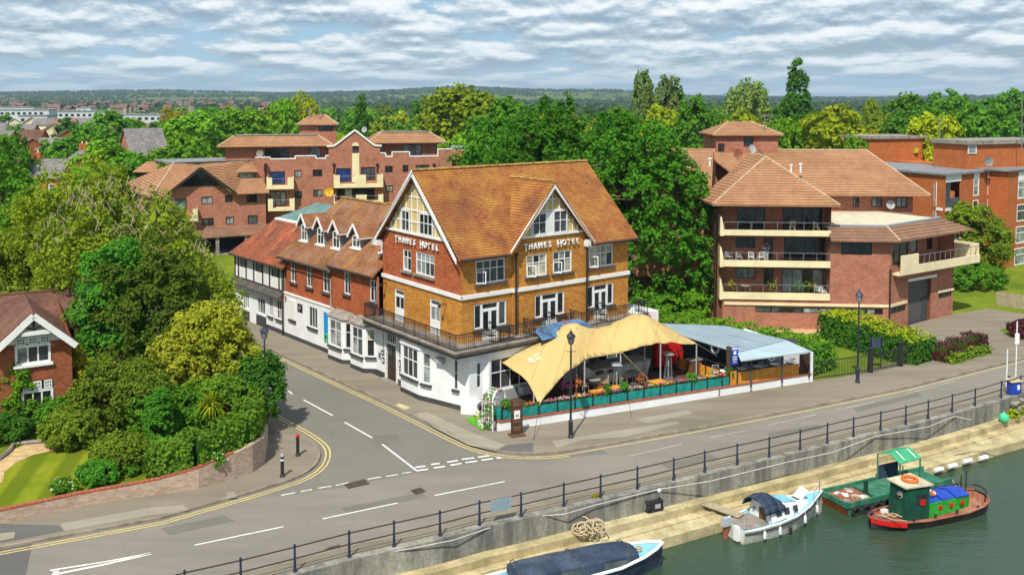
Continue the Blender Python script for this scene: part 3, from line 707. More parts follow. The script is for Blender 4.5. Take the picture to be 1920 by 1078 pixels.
# driveway at right, path, lawns
struct(MB().poly([(*G(x, y).xy, .115) for x, y in [(1703, 612), (1745, 601), (1787, 592), (1850, 581), (1930, 592), (2100, 610), (2100, 672), (1960, 655), (1900, 663), (1870, 655), (1760, 672)]]), 'driveway', 'pave')
struct(MB().poly([(*G(x, y).xy, .05) for x, y in [(1330, 610), (1600, 640), (1690, 617), (1700, 607), (1300, 585)]]), 'garden_path', 'gravel')
struct(MB().poly([(*G(x, y).xy, .125) for x, y in [(1874, 622), (1905, 608), (2000, 612), (2000, 645), (1900, 634)]]), 'verge', 'grass')
# ---------------------------------------------------------------- the corner hotel
C0 = Vector((-2.97, 56.37)); FRONT = Fr(C0, 37.2); SIDE = Fr(C0, 307.2)
def SP(a, o): p = SIDE.P(-a, 0, o); return (p.x, p.y)
def Fr2(a, b): return Fr(a, math.degrees(math.atan2(b[1]-a[1], b[0]-a[0])))
hotel = thing('hotel', 'tall orange brick corner hotel with white ground floor and steep tiled roof with two gables', 'hotel', (C0.x+3, C0.y+6, 0))
T = hotel; U1, ZE = 13.6, 9.15
# upper walls
fo = [(1.0, 3.2, 7.42, 8.83), (10.05, 12.2, 7.42, 8.85), (.87, 3.3, 4.7, 6.2), (1.45, 2.68, 3.97, 4.7), (9.91, 12.27, 4.77, 6.22), (10.5, 11.7, 3.97, 4.77)]
mb = MB(); wall(mb, FRONT, 0, 3.75, 3.9, ZE+.05, fo); wall(mb, FRONT, 9.7, U1, 3.9, ZE+.05, fo)
bo = [(4.75, 6.4, 7.42, 8.8), (6.88, 8.47, 7.42, 8.82), (5.44, 7.85, 4.77, 6.2), (6.0, 7.25, 3.97, 4.77)]
wall(mb, FRONT, 3.75, 9.7, 3.9, 9.97, bo, .2, w=.12)
for u in (3.75, 9.7): mb.poly([FRONT.P(u, 3.9, 0), FRONT.P(u, 3.9, .12), FRONT.P(u, 9.97, .12), FRONT.P(u, 9.97, 0)])
so = [(-7.87, -6.66, 3.97, 6.06), (-3.56, -2.37, 3.97, 6.13)]
wall(mb, SIDE, -9.4, 0, 3.9, 6.72, so, .15)
mb.poly([FRONT.P(U1, 0, 0), FRONT.P(U1, 0, -9.4), FRONT.P(U1, 9.15, -9.4), FRONT.P(U1, 13.7, -4.7), FRONT.P(U1, 9.15, 0)])
mb.poly([FRONT.P(0, 0, -9.4), FRONT.P(0, 9.15, -9.4), FRONT.P(U1, 9.15, -9.4), FRONT.P(U1, 0, -9.4)])
mb.build('wall', 'brick_y', T)
mb = MB(); so2 = [(-6.8, -5.75, 7.45, 8.82), (-5.2, -3.02, 7.46, 8.86)]
wall(mb, SIDE, -9.4, 0, 6.72, ZE, so2, .15)
mb.poly([SIDE.P(-9.4, ZE), SIDE.P(0, ZE), SIDE.P(-.85, 9.97), SIDE.P(-8.6, 9.97)])
mb.build('wall', 'brick_o', T, label='orange red brick upper wall facing the side street')
# corner quoins: slightly proud darker orange brick
# string course
mb = MB().fb(FRONT, -.1, 3.75, 6.62, 6.86, 0, .1).fb(FRONT, 3.7, 9.75, 6.62, 6.86, .1, .22).fb(FRONT, 9.75, U1+.12, 6.62, 6.86, 0, .1).fb(SIDE, -9.45, .1, 6.615, 6.855, 0, .1)
mb.build('string_course', 'white', T)
def hw(F, rc, cols, cas=None, tr=.62, **k): return window(F, rc, T, cols=cols, transom=tr, casement=cas, t=.08, panes=('g_dark', 'g_mid', 'g_dark', 'g_pale', 'g_blind'), **k)
F12 = FRONT.off(.12)
hw(FRONT, (1.0, 3.2, 7.42, 8.83), 4, (1.05, 1.65, 7.46, 8.2), sill='slabedge')
hw(F12, (4.75, 6.4, 7.42, 8.8), 3, (4.8, 5.4, 7.46, 8.2), sill='slabedge')
hw(F12, (6.88, 8.47, 7.42, 8.82), 3, (6.93, 7.5, 7.46, 8.2), sill='slabedge')
hw(FRONT, (10.05, 12.2, 7.42, 8.85), 4, (10.1, 10.7, 7.46, 8.2), sill='slabedge')
hw(SIDE, (-6.8, -5.75, 7.45, 8.82), 2, sill='slab'); hw(SIDE, (-5.2, -3.02, 7.46, 8.86), 4, sill='slab')
def french(F, a, b, c, d, da, db, zb):
    window(F, (a, da, c, d), T, 1, t=.08, sill='slabedge', panes=('g_dark',)); window(F, (db, b, c, d), T, 1, t=.08, sill='slabedge', panes=('g_dark', 'g_mid'))
    window(F, (da, db, d-.42, d), T, 1, t=.07, panes=('g_dark',)); 
    m = (da+db)/2
    for x0, x1 in ((da, m), (m, db)):
        f = MB(); t = .1; z0 = zb; w = -.06
        f.fb(F, x0, x0+t, z0, d-.42, w-.03, w+.04).fb(F, x1-t, x1, z0, d-.42, w-.03, w+.04).fb(F, x0+t, x1-t, z0, z0+.55, w-.03, w+.04).fb(F, x0+t, x1-t, d-.52, d-.42, w-.03, w+.04)
        f = f.build('door', 'white', T); MB().poly([F.P(x0+t, z0+.55, w), F.P(x1-t, z0+.55, w), F.P(x1-t, d-.52, w), F.P(x0+t, d-.52, w)]).build('pane', 'g_dark', f)
        MB().fb(F, x1-t-.01 if x0 == da else x0+.02, x1-.02 if x0 == da else x0+t+.01, 4.95, 5.07, w+.04, w+.08).build('handle', 'steel', f)
french(FRONT, .87, 3.3, 4.7, 6.2, 1.45, 2.68, 3.97); french(F12, 5.44, 7.85, 4.77, 6.2, 6.0, 7.25, 3.97); french(FRONT, 9.91, 12.27, 4.77, 6.22, 10.5, 11.7, 3.97)
for a, b, d, pm in ((-7.87, -6.66, 6.06, 'g_dark'), (-3.56, -2.37, 6.13, 'g_pale')):
    window(SIDE, (a, b, d-.4, d), T, 1, t=.08, panes=('g_mid',)); f = window(SIDE, (a, b, 4.75, d-.4), T, 2, t=.09, panes=(pm, 'g_dark'), name='door')
    MB().fb(SIDE, a, b, 3.97, 4.74, -.1, -.03).build('door_panel', 'white', T)
# main roof
def slope(name, pts, m, par, th=.14, label=None): return MB().slab(pts, th).build(name, m, par, label=label)
RW, RZ = -4.7, 14.02
slope('roof', [FRONT.P(-.5, ZE, .5), FRONT.P(3.3, ZE, .5), FRONT.P(6.65, ZE+(RZ-ZE)*4.3/5.2, .5-4.3), FRONT.P(6.65, RZ, RW), FRONT.P(-.5, RZ, RW)], 'tile_h', T)
slope('roof', [FRONT.P(10., ZE, .5), FRONT.P(14.05, ZE, .5), FRONT.P(14.05, RZ, RW), FRONT.P(6.65, RZ, RW), FRONT.P(6.65, ZE+(RZ-ZE)*4.3/5.2, .5-4.3)], 'tile_h', T)
slope('roof', [FRONT.P(-.5, ZE, -9.9), FRONT.P(14.05, ZE, -9.9), FRONT.P(14.05, RZ-.01, RW-.01), FRONT.P(-.5, RZ-.01, RW-.01)], 'tile_h', T)
A = FRONT.P(6.65, 13.32, .62); B = FRONT.P(6.65, 13.3, -3.95)
slope('roof', [A, B, FRONT.P(3.1, ZE-.02, .52), FRONT.P(3.2, ZE-.0, .64)], 'tile_h', T)
slope('roof', [B, A, FRONT.P(10.05, ZE+.0, .64), FRONT.P(10.15, ZE-.02, .52)], 'tile_h', T)
rm = MB()
for i in range(44): u = -.5+i*.331; rm.tube([FRONT.P(u, RZ+.03, RW), FRONT.P(u+.31, RZ+.05, RW)], .11, 6)
for i in range(14): w_ = .6-i*.33; rm.tube([FRONT.P(6.65, 13.34, w_), FRONT.P(6.65, 13.36, w_-.31)], .09, 6)
rm.build('ridge_tiles', 'ridge', T, kind='stuff')
# lead soakers and odd slipped tiles
rs = random.Random(5); tm = MB()
for i in range(90):
    u = rs.uniform(0, 13.5); k = rs.uniform(.05, .95); 
    if rs.random() < .3: u, k = rs.gauss(3.4, .6), rs.gauss(.42, .07)
    p = FRONT.P(u, ZE+(RZ-ZE)*k, .5+(RW-.5)*k)
    if 3.2 < u < 10 and k < .8: continue
    q = FRONT.P(u, ZE+(RZ-ZE)*(k+.03), .5+(RW-.5)*(k+.03)); tm.bar(p+Vector((0, 0, .03)), q+Vector((0, 0, .0)), .12, .03)
tm.build('slipped_tiles', 'coping', T, kind='stuff')
for a, b in ((-.4, 3.2), (10.1, 14)): MB().tube([FRONT.P(a, ZE-.1, .58), FRONT.P(b, ZE-.1, .58)], .07).build('gutter', 'black', T)
for u in (3.82, 9.62):
    MB().tube([FRONT.P(u, 9.05, .5), FRONT.P(u, 8.8, .3), FRONT.P(u, 4., .3)], .065).lathe(FRONT.P(u, 8.85, .32), [(.08, 0), (.14, .22)], 8).build('downpipe', 'black', T)
# gables: bargeboards, infill, studs, windows
def gable(F, uL, uR, vf, ua, va, w_in, w_b, wins, infill, base, uls, hs, par, bw=.28):
    g = MB()
    for u0, s_ in ((uL, 1), (uR, -1)):
        d = Vector((ua-u0, va-vf)).normalized(); 
        p0 = F.P(u0, vf, w_b); p1 = F.P(ua, va, w_b); nv = Vector((0, 0, -1))*bw
        q = [p0, p1, p1+nv*1.35, p0+nv*.9]; o = F.n*.07
        g.box8([q[3], q[3]+(-o), q[2]+(-o), q[2], q[0], q[0]-o, q[1]-o, q[1]])
    g.build('bargeboard', 'white', par)
    sl = (va-vf)/(ua-uL); sr = (va-vf)/(uR-ua); top = va-.5
    lim = lambda u: min(vf+(u-uL)*sl, vf+(uR-u)*sr)-.25
    i0 = uL+(base+.25-vf)/sl; i1 = uR-(base+.25-vf)/sr
    MB().poly([F.P(i0, base, w_in), F.P(i1, base, w_in), F.P(ua, va-.2, w_in)]).build('gable_infill', infill, par)
    s = MB()
    for u in uls:
        if lim(u)-base > .15: 
            z0 = base
            for (a, b, c, d) in wins:
                if a-.02 < u < b+.02: z0 = d
            if lim(u) > z0: s.fb(F, u-.035, u+.035, z0, lim(u), w_in, w_in+.04)
    for v in hs:
        a = uL+(v+.25-vf)/sl; b = uR-(v+.25-vf)/sr; xs = [a]+[t for wn in wins if wn[2] < v < wn[3] for t in wn[:2]]+[b]
        for k in range(0, len(xs), 2): s.fb(F, xs[k], xs[k+1], v-.035, v+.035, w_in, w_in+.045)
    s.fb(F, i0-.1, i1+.1, base-.08, base+.05, w_in, w_in+.1)
    s.build('gable_studs', 'white', par)
    for a, b, c, d, n in [(*wn, nn) for wn, nn in wins.items()]: window(F, (a, b, c, d), par, n, transom=.55, w=w_in+.05, t=.07)
q = FRONT.q; z1 = Z(690, 280, 2.994)
gable(FRONT, 3.2, 10.05, ZE+.12, 6.65, 13.3, .14, .62, {(5.15, 6.3, 10.03, 11.4): 2, (6.85, 8.0, 10.03, 11.45): 2}, 'creamfill', 9.97, [4.6, 5.1, 5.7, 6.35, 6.8, 7.4, 8.05, 8.5, 8.9], [10.75, 11.5, 12.2], T)
MB().fb(FRONT, 6.33, 6.82, 10.02, 11.4, .14, .2).build('boarding', 'white', T)
gable(SIDE, -9.9, .1, ZE-.1, -4.9, 14.05, .02, .5, {(-6.78, -5.78, 10.02, 11.38): 2, (-4.6, -3.04, 10.03, 11.38): 3}, 'creamfill', 9.97, [-8.2, -7.6, -7.0, -6.3, -5.6, -4.9, -4.2, -3.5, -2.8, -2.2, -1.6], [10.7, 11.45, 12.3, 13.0], T)
MB().fb(SIDE, -9.95, -9.3, 8.75, 9.1, .05, .5).build('corbel', 'white', T); MB().fb(FRONT, 9.5, 9.8, 8.95, 9.4, .13, .5).build('corbel', 'white', T)
def sign(F, u0, u1, v, w, par):
    s = 'THAMES HOTEL'; n = len(s); st = (u1-u0)/(n-.6)
    o = None
    for i, ch in enumerate(s):
        if ch == ' ': continue
        big = i in (0, 7); x = u0+st*(i+.2)
        label_text(ch, F, x, v-(.07 if big else 0), .62 if big else .5, 'white', par, w=w, ext=.04, bold=.008, xs=.92)
        ca = .45 if big else .36; hwid = .1
        # serifs
        mb = MB()
        for yy in (v-(.07 if big else 0), v-(.07 if big else 0)+ca-.04):
            if ch in 'TI' and yy > v: continue
            if ch in 'HMAN' or (ch in 'TL' ):
                for dx in ((-.11, .11) if ch in 'HMA' else (0,)):
                    if ch == 'A' and yy > v: continue
                    mb.fb(F, x+dx-.05, x+dx+.05, yy, yy+.028, w-.01, w+.042)
        if mb.v: mb.build('serif', 'white', par)
sign(F12, 4.55, 8.98, 9.2, .1, T); sign(SIDE, -7.5, -2.45, 9.25, .1, T)
# back brackets on side wall
for u, v in ((-8.9, 6.25), (-1.7, 6.1)):
    MB().bar(SIDE.P(u, v), SIDE.P(u, v, .5), .05).ball(SIDE.P(u, v-.1, .5), .11).build('wall_lamp', 'black', T)
# balcony slab round the corner
cn = FRONT.P(-1.42, 0, 1.42)
def slabpoly(z0, z1, e): return [(FRONT.P(-1.42-e, 0, 1.42+e)), FRONT.P(4.6, 0, 1.42+e), FRONT.P(4.6, 0, 0), FRONT.P(0, 0, 0), SIDE.P(-9.7, 0, 0), SIDE.P(-9.7, 0, 1.42+e)]
mb = MB().prism([p.xy for p in slabpoly(0, 0, 0)], 3.72, 3.96).prism([p.xy for p in slabpoly(0, 0, .12)], 3.9, 3.985)
mb.fb(FRONT, 4.6, 8.2, 3.72, 3.96, 0, 1.0).fb(FRONT, 8.2, 14.4, 3.72, 3.96, 0, 1.42)
mb.build('balcony', 'slab', T)
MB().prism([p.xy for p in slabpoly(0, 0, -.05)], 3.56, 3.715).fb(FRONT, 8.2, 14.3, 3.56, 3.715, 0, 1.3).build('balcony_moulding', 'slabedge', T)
def balustrade(pts, par, h=.95, z=3.98, m='black'):
    r = MB(); bl = MB()
    for a, b in zip(pts, pts[1:]):
        L = (b-a).length; n = max(2, int(L/.14))
        r.bar(a+Vector((0, 0, z+h)), b+Vector((0, 0, z+h)), .05).bar(a+Vector((0, 0, z+.1)), b+Vector((0, 0, z+.1)), .035).bar(a+Vector((0, 0, z+h-.16)), b+Vector((0, 0, z+h-.16)), .025)
        for i in range(n+1):
            p = a.lerp(b, i/n); t = .055 if i % 9 == 0 else .03
            bl.bar(p+Vector((0, 0, z)), p+Vector((0, 0, z+h+(.08 if i % 9 == 0 else 0))), t)
    r = r.build('railing', m, par); bl.build('balusters', m, r, kind='stuff'); return r
balustrade([SIDE.P(-9.6, 0, .1), SIDE.P(-9.6, 0, 1.3), FRONT.P(-1.3, 0, 1.3), FRONT.P(4.5, 0, 1.3), FRONT.P(4.5, 0, .15)], T)
balustrade([FRONT.P(4.7, 0, .9), FRONT.P(8.1, 0, .9)], T)
balustrade([FRONT.P(8.3, 0, .2), FRONT.P(8.3, 0, 1.3), FRONT.P(14.2, 0, 1.3), FRONT.P(14.2, 0, .1)], T)
# ground storey white render
g = MB(); zg = 3.58
def chain(mb, pts, v0, v1, wins, m=None):
    """wall along plan polyline; wins {segment index: [(a,b,c,d) fraction metres]}"""
    fr = []
    for i, (a, b) in enumerate(zip(pts, pts[1:])):
        F = Fr2(a, b); L = (V2(b)-V2(a)).length; wall(mb, F, 0, L, v0, v1, wins.get(i, []), .12); fr.append((F, L))
    return fr
xy = lambda p: (p.x, p.y)
plan = [xy(SIDE.P(-9.4, 0, .5)), xy(SIDE.P(-5.15, 0, .5)), xy(SIDE.P(-5.1, 0, 1.2)), xy(SIDE.P(-2.95, 0, 1.2)), xy(SIDE.P(-1.75, 0, .85)), xy(SIDE.P(-.5, 0, .5)), xy(FRONT.P(-.1, 0, .9)), xy(FRONT.P(.85, 0, .9)), xy(FRONT.P(1.15, 0, 1.15)), xy(FRONT.P(4.4, 0, 1.15)), xy(FRONT.P(4.5, 0, .6)), xy(FRONT.P(14, 0, .6))]
wns = {0: [(1.35, 2.65, 2.55, 3.3), (1.35, 2.65, 0, 2.45)], 2: [(.2, 2.0, 1.25, 3.15)], 3: [(.3, .95, 1.2, 3.1)], 6: [(.55, .85, 1.45, 2.95)], 5: [(.35, .6, 1.3, 3.1)], 8: [(.1, 3.1, 1.15, 3.1)], 10: [(1., 3., .3, 2.6), (5, 8.5, .3, 2.6)]}
frs = chain(g, plan, 0.0, zg, wns)
g.build('wall', 'render', T, label='white painted ground floor wall')
for i, (F, L) in enumerate(frs[:7]):
    for a, b in (((0, 1.3), (2.7, L)) if i == 0 else ((-.02, L+.02),)): MB().fb(F, a, b, 0, .4, 0, .03).build('plinth', 'plinth', T)
mb = MB()
for i in (2, 3): mb.fb(frs[i][0], -.05, frs[i][1]+.05, 3.2, 3.34, 0, .06)
mb.build('cornice', 'white', T)
F, L = frs[2]; window(F, (.2, 2.0, 1.25, 3.15), T, 3, transom=.58, sill='plinth', t=.08)
F, L = frs[3]; window(F, (.3, .95, 1.2, 3.1), T, 1, transom=.55, sill='plinth', t=.07, panes=('g_pale', 'g_dark'))
F, L = frs[5]; window(F, (.3, .6, 1.3, 3.1), T, 1, transom=.55, sill='plinth', t=.05, w=-.03)
F, L = frs[6]; window(F, (.55, .85, 1.45, 2.95), T, 1, transom=.5, t=.04)
F, L = frs[8]; window(F, (.1, 3.1, 1.15, 3.1), T, 4, transom=.55, t=.09, split=True, panes=('g_dark', 'g_mid')); MB().fb(F, .1, 3.1, .3, 1.08, 0, .04).build('panel', 'grey', T)
F, L = frs[10]
for a, b in ((1, 3), (5, 8.5)): window(F, (a, b, .3, 2.6), T, 4, rows=1, t=.07, panes=('g_teal', 'g_dark'))
# street door with fanlight
F, L = frs[0]; window(F, (1.35, 2.65, 2.55, 3.3), T, 4, rows=1, t=.06, w=-.06, split=False)
d = MB().fb(F, 1.35, 2.65, .05, 2.45, -.1, -.04).build('door', 'black', T)
for k in range(3):
    for j in range(2): MB().fb(F, 1.45+j*.6, 1.95+j*.6, .25+k*.75, .85+k*.75, -.04, -.03).build('door_panel', PR.choice(['timber', 'g_mid', 'g_dark']), d)
MB().fb(F, 1.2, 1.35, 0, 3.4, 0, .09).fb(F, 2.65, 2.8, 0, 3.4, 0, .09).fb(F, 1.2, 2.8, 3.4, 3.5, 0, .12).build('door_surround', 'white', T)
MB().fb(F, 1.1, 2.9, 0, .14, 0, .55).build('step', 'slab', T)
# notices
F, L = frs[0]; nb = [(3.35, 3.85, .95, 1.75, 'red'), (.25, .55, 1.2, 1.65, 'grey'), (.68, 1.02, 1.0, 1.4, 'plinth'), (.6, 1.0, 1.55, 1.85, 'plinth'), (2.9, 3.15, 1.2, 1.7, 'plinth'), (2.95, 3.25, .75, 1.1, 'plinth')]
for a, b, c, d_, m in nb:
    n_ = MB().fb(F, a, b, c, d_, .005, .04).build('notice_board', m, T)
    MB().fb(F, a+.08, b-.08, c+.1, d_-.12, .04, .045).build('notice', 'white' if m != 'grey' else 'black', n_)
for x in (.95, 3.05): MB().tube([F.P(x, 2.0, .06), F.P(x, 3.4, .06)], .025).tube([F.P(x-.12, 2., .06), F.P(x+.12, 2., .06)], .02).build('wall_pipe', 'grey', T)
F, L = frs[4]; MB().fb(F, .3, .9, 2.75, 3.05, .02, .3).build('vent_hood', 'grey', T)
MB().fb(FRONT, 3.2, 4.25, .75, 1.2, 1.3, 1.75).build('window_box', 'grey', T)
# white extension at the river end
mb = MB().fb(FRONT, 13.62, 15.6, 0, 4.05, -5., .95); mb.build('extension', 'render', T)
# blue glazed canopy over the river door
can = thing('glass_canopy', 'blue glazed lean-to canopy on a black frame over the balcony beside the tent peak', 'canopy', FRONT.P(6.3, 3.2, 1.5))
ca = [FRONT.P(4.4, 3.95, 2.1), FRONT.P(6.9, 4.15, 2.5), FRONT.P(6.9, 4.6, 1.1), FRONT.P(4.5, 4.45, 1.1)]
cb = [FRONT.P(6.95, 4.15, 2.5), FRONT.P(8.5, 4.2, 2.1), FRONT.P(8.3, 4.55, 1.1), FRONT.P(6.95, 4.6, 1.1)]
M['canopyg'] = glassmat('blue canopy glass', (.10, .20, .36), .25, .6)
for q_ in (ca, cb):
    for i in range(3):
        f = lambda a, b: q_[0].lerp(q_[1], a).lerp(q_[3].lerp(q_[2], a), b)
        MB().slab([f(i/3+.01, 0), f((i+1)/3-.01, 0), f((i+1)/3-.01, 1), f(i/3+.01, 1)], .03).build('pane', 'canopyg', can)
fm = MB()
for q_ in (ca, cb):
    fm.bar(q_[0]-Vector((0, 0, .08)), q_[1]-Vector((0, 0, .08)), .08).bar(q_[3]-Vector((0, 0, .08)), q_[2]-Vector((0, 0, .08)), .08).bar(q_[1]-Vector((0, 0, .06)), q_[2]-Vector((0, 0, .06)), .06)
for p in (ca[0], ca[1], cb[1]): fm.bar(p-Vector((0, 0, .1)), p-Vector((0, 0, 3.7)), .08); fm.bar(p-Vector((0, 0, .8)), p.lerp(q_[2], .3)-Vector((0, 0, .1)), .05)
fm.build('frame', 'black', can); MB().bar(ca[1]+Vector((0, 0, .05)), ca[2]+Vector((0, 0, .05)), .12, .06).build('ridge_strip', 'coping', can)

# ---------------------------------------------------------------- side street wing
WF = Fr2(SP(22.8, 1.1), SP(9.3, .35)); LF = Fr2(SP(35.5, 1.9), SP(22.8, 1.1))
wing = thing('hotel_wing', 'two storey orange brick side wing with four small dormers in a mossy tiled roof', 'building', WF.P(6, 0, -4)); T = wing
z2 = Z(420, 360, 3.85); WL = 13.6
fw = [(.97, 1.95, 4.48, 6.03), (3.49, 4.45, 4.48, 6.04), (5.95, 6.95, 4.5, 6.03), (9.06, 9.9, 4.83, 6.36), (12.45, 13.33, 4.84, 6.33)]
mb = MB(); wall(mb, WF, 0, 7.3, 3.5, 6.3, fw, .12); wall(mb, WF, 7.3, WL, 3.5, 6.65, fw, .12, w=.06); mb.poly([WF.P(7.3, 3.5, 0), WF.P(7.3, 3.5, .06), WF.P(7.3, 6.65, .06), WF.P(7.3, 6.65, 0)])
mb.poly([WF.P(0, 0, 0), WF.P(0, 6.3, 0), WF.P(0, 10, -4.5), WF.P(0, 6.3, -9), WF.P(0, 0, -9)]); mb.poly([WF.P(0, 0, -9), WF.P(WL, 0, -9), WF.P(WL, 6.3, -9), WF.P(0, 6.3, -9)])
mb.build('wall', 'brick_o', T)
lowops = [(3.91, 5.2, 1.55, 3.08)]
mb = MB(); wall(mb, WF, 0, WL, 0, 3.5, lowops, .12, w=.08); mb.fb(WF, 0, 7.5, 3.44, 3.56, 0, .14)
mb.build('wall', 'render', T, label='white painted ground floor wall')
MB().fb(WF, 0, 7.6, 0, .4, .08, .12).build('plinth', 'plinth', T)
for rc in fw: window(WF if rc[0] < 7.3 else WF.off(.06), rc, T, 2, transom=.66, t=.07, sill='slabedge')
window(WF.off(.08), (3.91, 5.2, 1.55, 3.08), T, 3, rows=1, t=.06, sill='plinth', panes=('g_mid', 'g_pale'))
MB().fb(WF, .86, 1.86, 1.6, 3.1, .08, .13).build('blocked_window', 'white', T); MB().fb(WF, .8, 1.95, 1.42, 1.56, .08, .22).build('sill', 'plinth', T)
pq = MB().fb(WF, 2.24, 2.97, 2.4, 3.0, .08, .13).build('plaque', 'black', T); MB().torus(WF.P(2.6, 2.72, .14), .14, .025, WF.n).build('plaque_ring', 'grey', pq)
bb = MB().fb(WF, 6.27, 7.15, 1.55, 3.05, .09, .14).build('banner', 'sky_blue', T); b2 = MB().fb(WF, 6.27, 7.15, .9, 1.55, .09, .145).build('banner', 'mint', T)
for k in (0, 1): MB().fb(WF, 6.4+k*.38, 6.6+k*.38, 1.1, 1.4, .145, .15).build('banner_print', 'black', b2)
MB().lathe(WF.P(.35, 3.1, .2), [(.02, .2), (.1, .1), (.12, 0)], 8).build('wall_lamp', 'coping', T)
MB().tube([WF.P(-.06, 5.6, .2), WF.P(-.06, .1, .2)], .06).build('downpipe', 'timber', T); MB().tube([WF.P(7.35, 5.6, .16), WF.P(7.35, 3.6, .16)], .05).lathe(WF.P(7.3, 6.1, .25), [(.1, 0), (.2, .3)], 8).build('downpipe', 'grey', T)
# roof, two eaves heights
SZ = .87; RWw = -4.5
def rz(e, w_): return e+SZ*(.4-w_)
slope('roof', [WF.P(-.4, 6.35, .4), WF.P(7.4, 6.35, .4), WF.P(7.4, 10.62, RWw), WF.P(1.0, 10.62, RWw)], 'tile_w', T)
slope('roof', [WF.P(7.3, 6.72, .5), WF.P(WL-.15, 6.72, .5), WF.P(WL-.15, 10.7, RWw), WF.P(7.3, 10.7, RWw)], 'tile_w', T)
slope('roof', [WF.P(-.4, 6.35, .4), WF.P(1.0, 10.62, RWw), WF.P(-.4, 6.35, -9.2)], 'tile_w', T)
slope('roof', [WF.P(-.4, 6.35, -9.2), WF.P(1., 10.6, RWw-.02), WF.P(WL, 10.6, RWw-.02), WF.P(WL, 6.35, -9.2)], 'tile_w', T)
rm = MB()
for i in range(36): u = 1.0+i*.345; rm.tube([WF.P(u, 10.66+(.08 if u > 7.3 else 0), RWw), WF.P(u+.33, 10.68+(.08 if u > 7.3 else 0), RWw)], .1, 6)
rm.build('ridge_tiles', 'ridge', T, kind='stuff')
for a, b, z in ((-.4, 7.3, 6.22), (7.35, WL-.2, 6.6)): MB().tube([WF.P(a, z, .5), WF.P(b, z, .5)], .06).build('gutter', 'black', T)
for k, (a, b) in enumerate(((.96, 1.87), (3.47, 4.45), (5.78, 6.75), (8.54, 9.55), (12.3, 13.3))):
    e = 6.35 if a < 7.3 else 6.72; wd = -1.0; zb = rz(e, wd)+.02; zt = 8.82; m_ = (a+b)/2; hb = (b-a)/2+.28
    if k == 4: zb += .1; zt = 8.75
    dt = MB()
    # cheeks
    for u in (a, b): 
        dt.poly([WF.P(u, zb-.1, wd), WF.P(u, zt, wd), WF.P(u, zt, wd-(zt-zb)/SZ-.3)])
    dt = dt.build('dormer_cheek', 'leadgrey', T)
    f = window(WF, (a, b, zb, zt), T, 2, transom=.6, w=wd+.02, t=.07)
    MB().fb(WF, a-.15, b+.15, zb-.12, zb, wd-.02, wd+.22).build('sill', 'white', T)
    rb = wd-(9.62-zb)/SZ-.1; za = 9.62; ze = 8.72
    slope('dormer_roof', [WF.P(m_-hb, ze, wd+.3), WF.P(m_, za, wd+.3), WF.P(m_, za, rb), WF.P(m_-hb, ze, wd-(ze-zb)/SZ-.1)], 'tile_w', T, .07)
    slope('dormer_roof', [WF.P(m_+hb, ze, wd+.3), WF.P(m_, za+.005, wd+.3), WF.P(m_, za+.005, rb), WF.P(m_+hb, ze, wd-(ze-zb)/SZ-.1)], 'tile_w', T, .07)
    MB().poly([WF.P(a, zt, wd), WF.P(b, zt, wd), WF.P(m_, za-.15, wd)]).build('dormer_gable', 'grey', T)
    bgd = MB()
    for s_ in (-1, 1):
        p0 = WF.P(m_+s_*hb, ze+.02, wd+.33); p1 = WF.P(m_, za+.06, wd+.33); bgd.bar(p0-Vector((0, 0, .06)), p1-Vector((0, 0, .06)), .05, .17)
        bgd.bar(WF.P(m_+s_*hb, ze-.06, wd+.33), WF.P(m_+s_*hb, ze-.06, wd-(ze-zb)/SZ), .05, .08)
    bgd.build('bargeboard', 'white', T)
# two canted bays on the street
def bay(u0, u1, zt, T, boarded=True):
    pts = [xy(WF.P(u0, 0, .08)), xy(WF.P(u0+.25, 0, .75)), xy(WF.P(u1-.75, 0, .75)), xy(WF.P(u1, 0, .08))]
    mb = MB(); L2 = u1-.75-u0-.25
    fr = chain(mb, pts, 0, zt, {1: [(.2, L2-.1, 1.15, zt-.25)], 2: [(.25, .8, 1.2, zt-.25)]})
    mb.build('bay_wall', 'render', T); pb = MB()
    for F, L in fr: pb.fb(F, 0, L, 0, .4, 0, .03)
    pb.build('plinth', 'plinth', T)
    window(fr[1][0], (.2, L2-.1, 1.15, zt-.25), T, 2, transom=.62, t=.07, sill='plinth', panes=('g_mid', 'g_pale'))
    window(fr[2][0], (.25, .8, 1.2, zt-.25), T, 1, transom=.62, t=.06, sill='plinth', panes=('g_blind', 'g_dark'))
    up = WF.P((u0+u1)/2, zt+.5, .0)
    e = [Vector((p[0], p[1], zt)) for p in pts]; c = WF.P((u0+u1)/2, 0, .1)
    e = [p+(Vector((p.x-c.x, p.y-c.y, 0))).normalized()*.14 for p in e]
    a, b = WF.P(u0+.3, zt+.38, .05), WF.P(u1-.4, zt+.38, .05)
    r = MB().poly([e[0], e[1], a]).poly([e[1], e[2], b, a]).poly([e[2], e[3], b]).poly([e[3]-Vector((0, 0, .06)), e[2]-Vector((0, 0, .06)), e[1]-Vector((0, 0, .06)), e[0]-Vector((0, 0, .06))])
    for i in range(3): r.poly([e[i]-Vector((0, 0, .06)), e[i+1]-Vector((0, 0, .06)), e[i+1], e[i]])
    r.build('bay_roof', 'slab', T)
bay(7.7, 10.6, 3.25, T); bay(10.75, 13.4, 3.3, T)
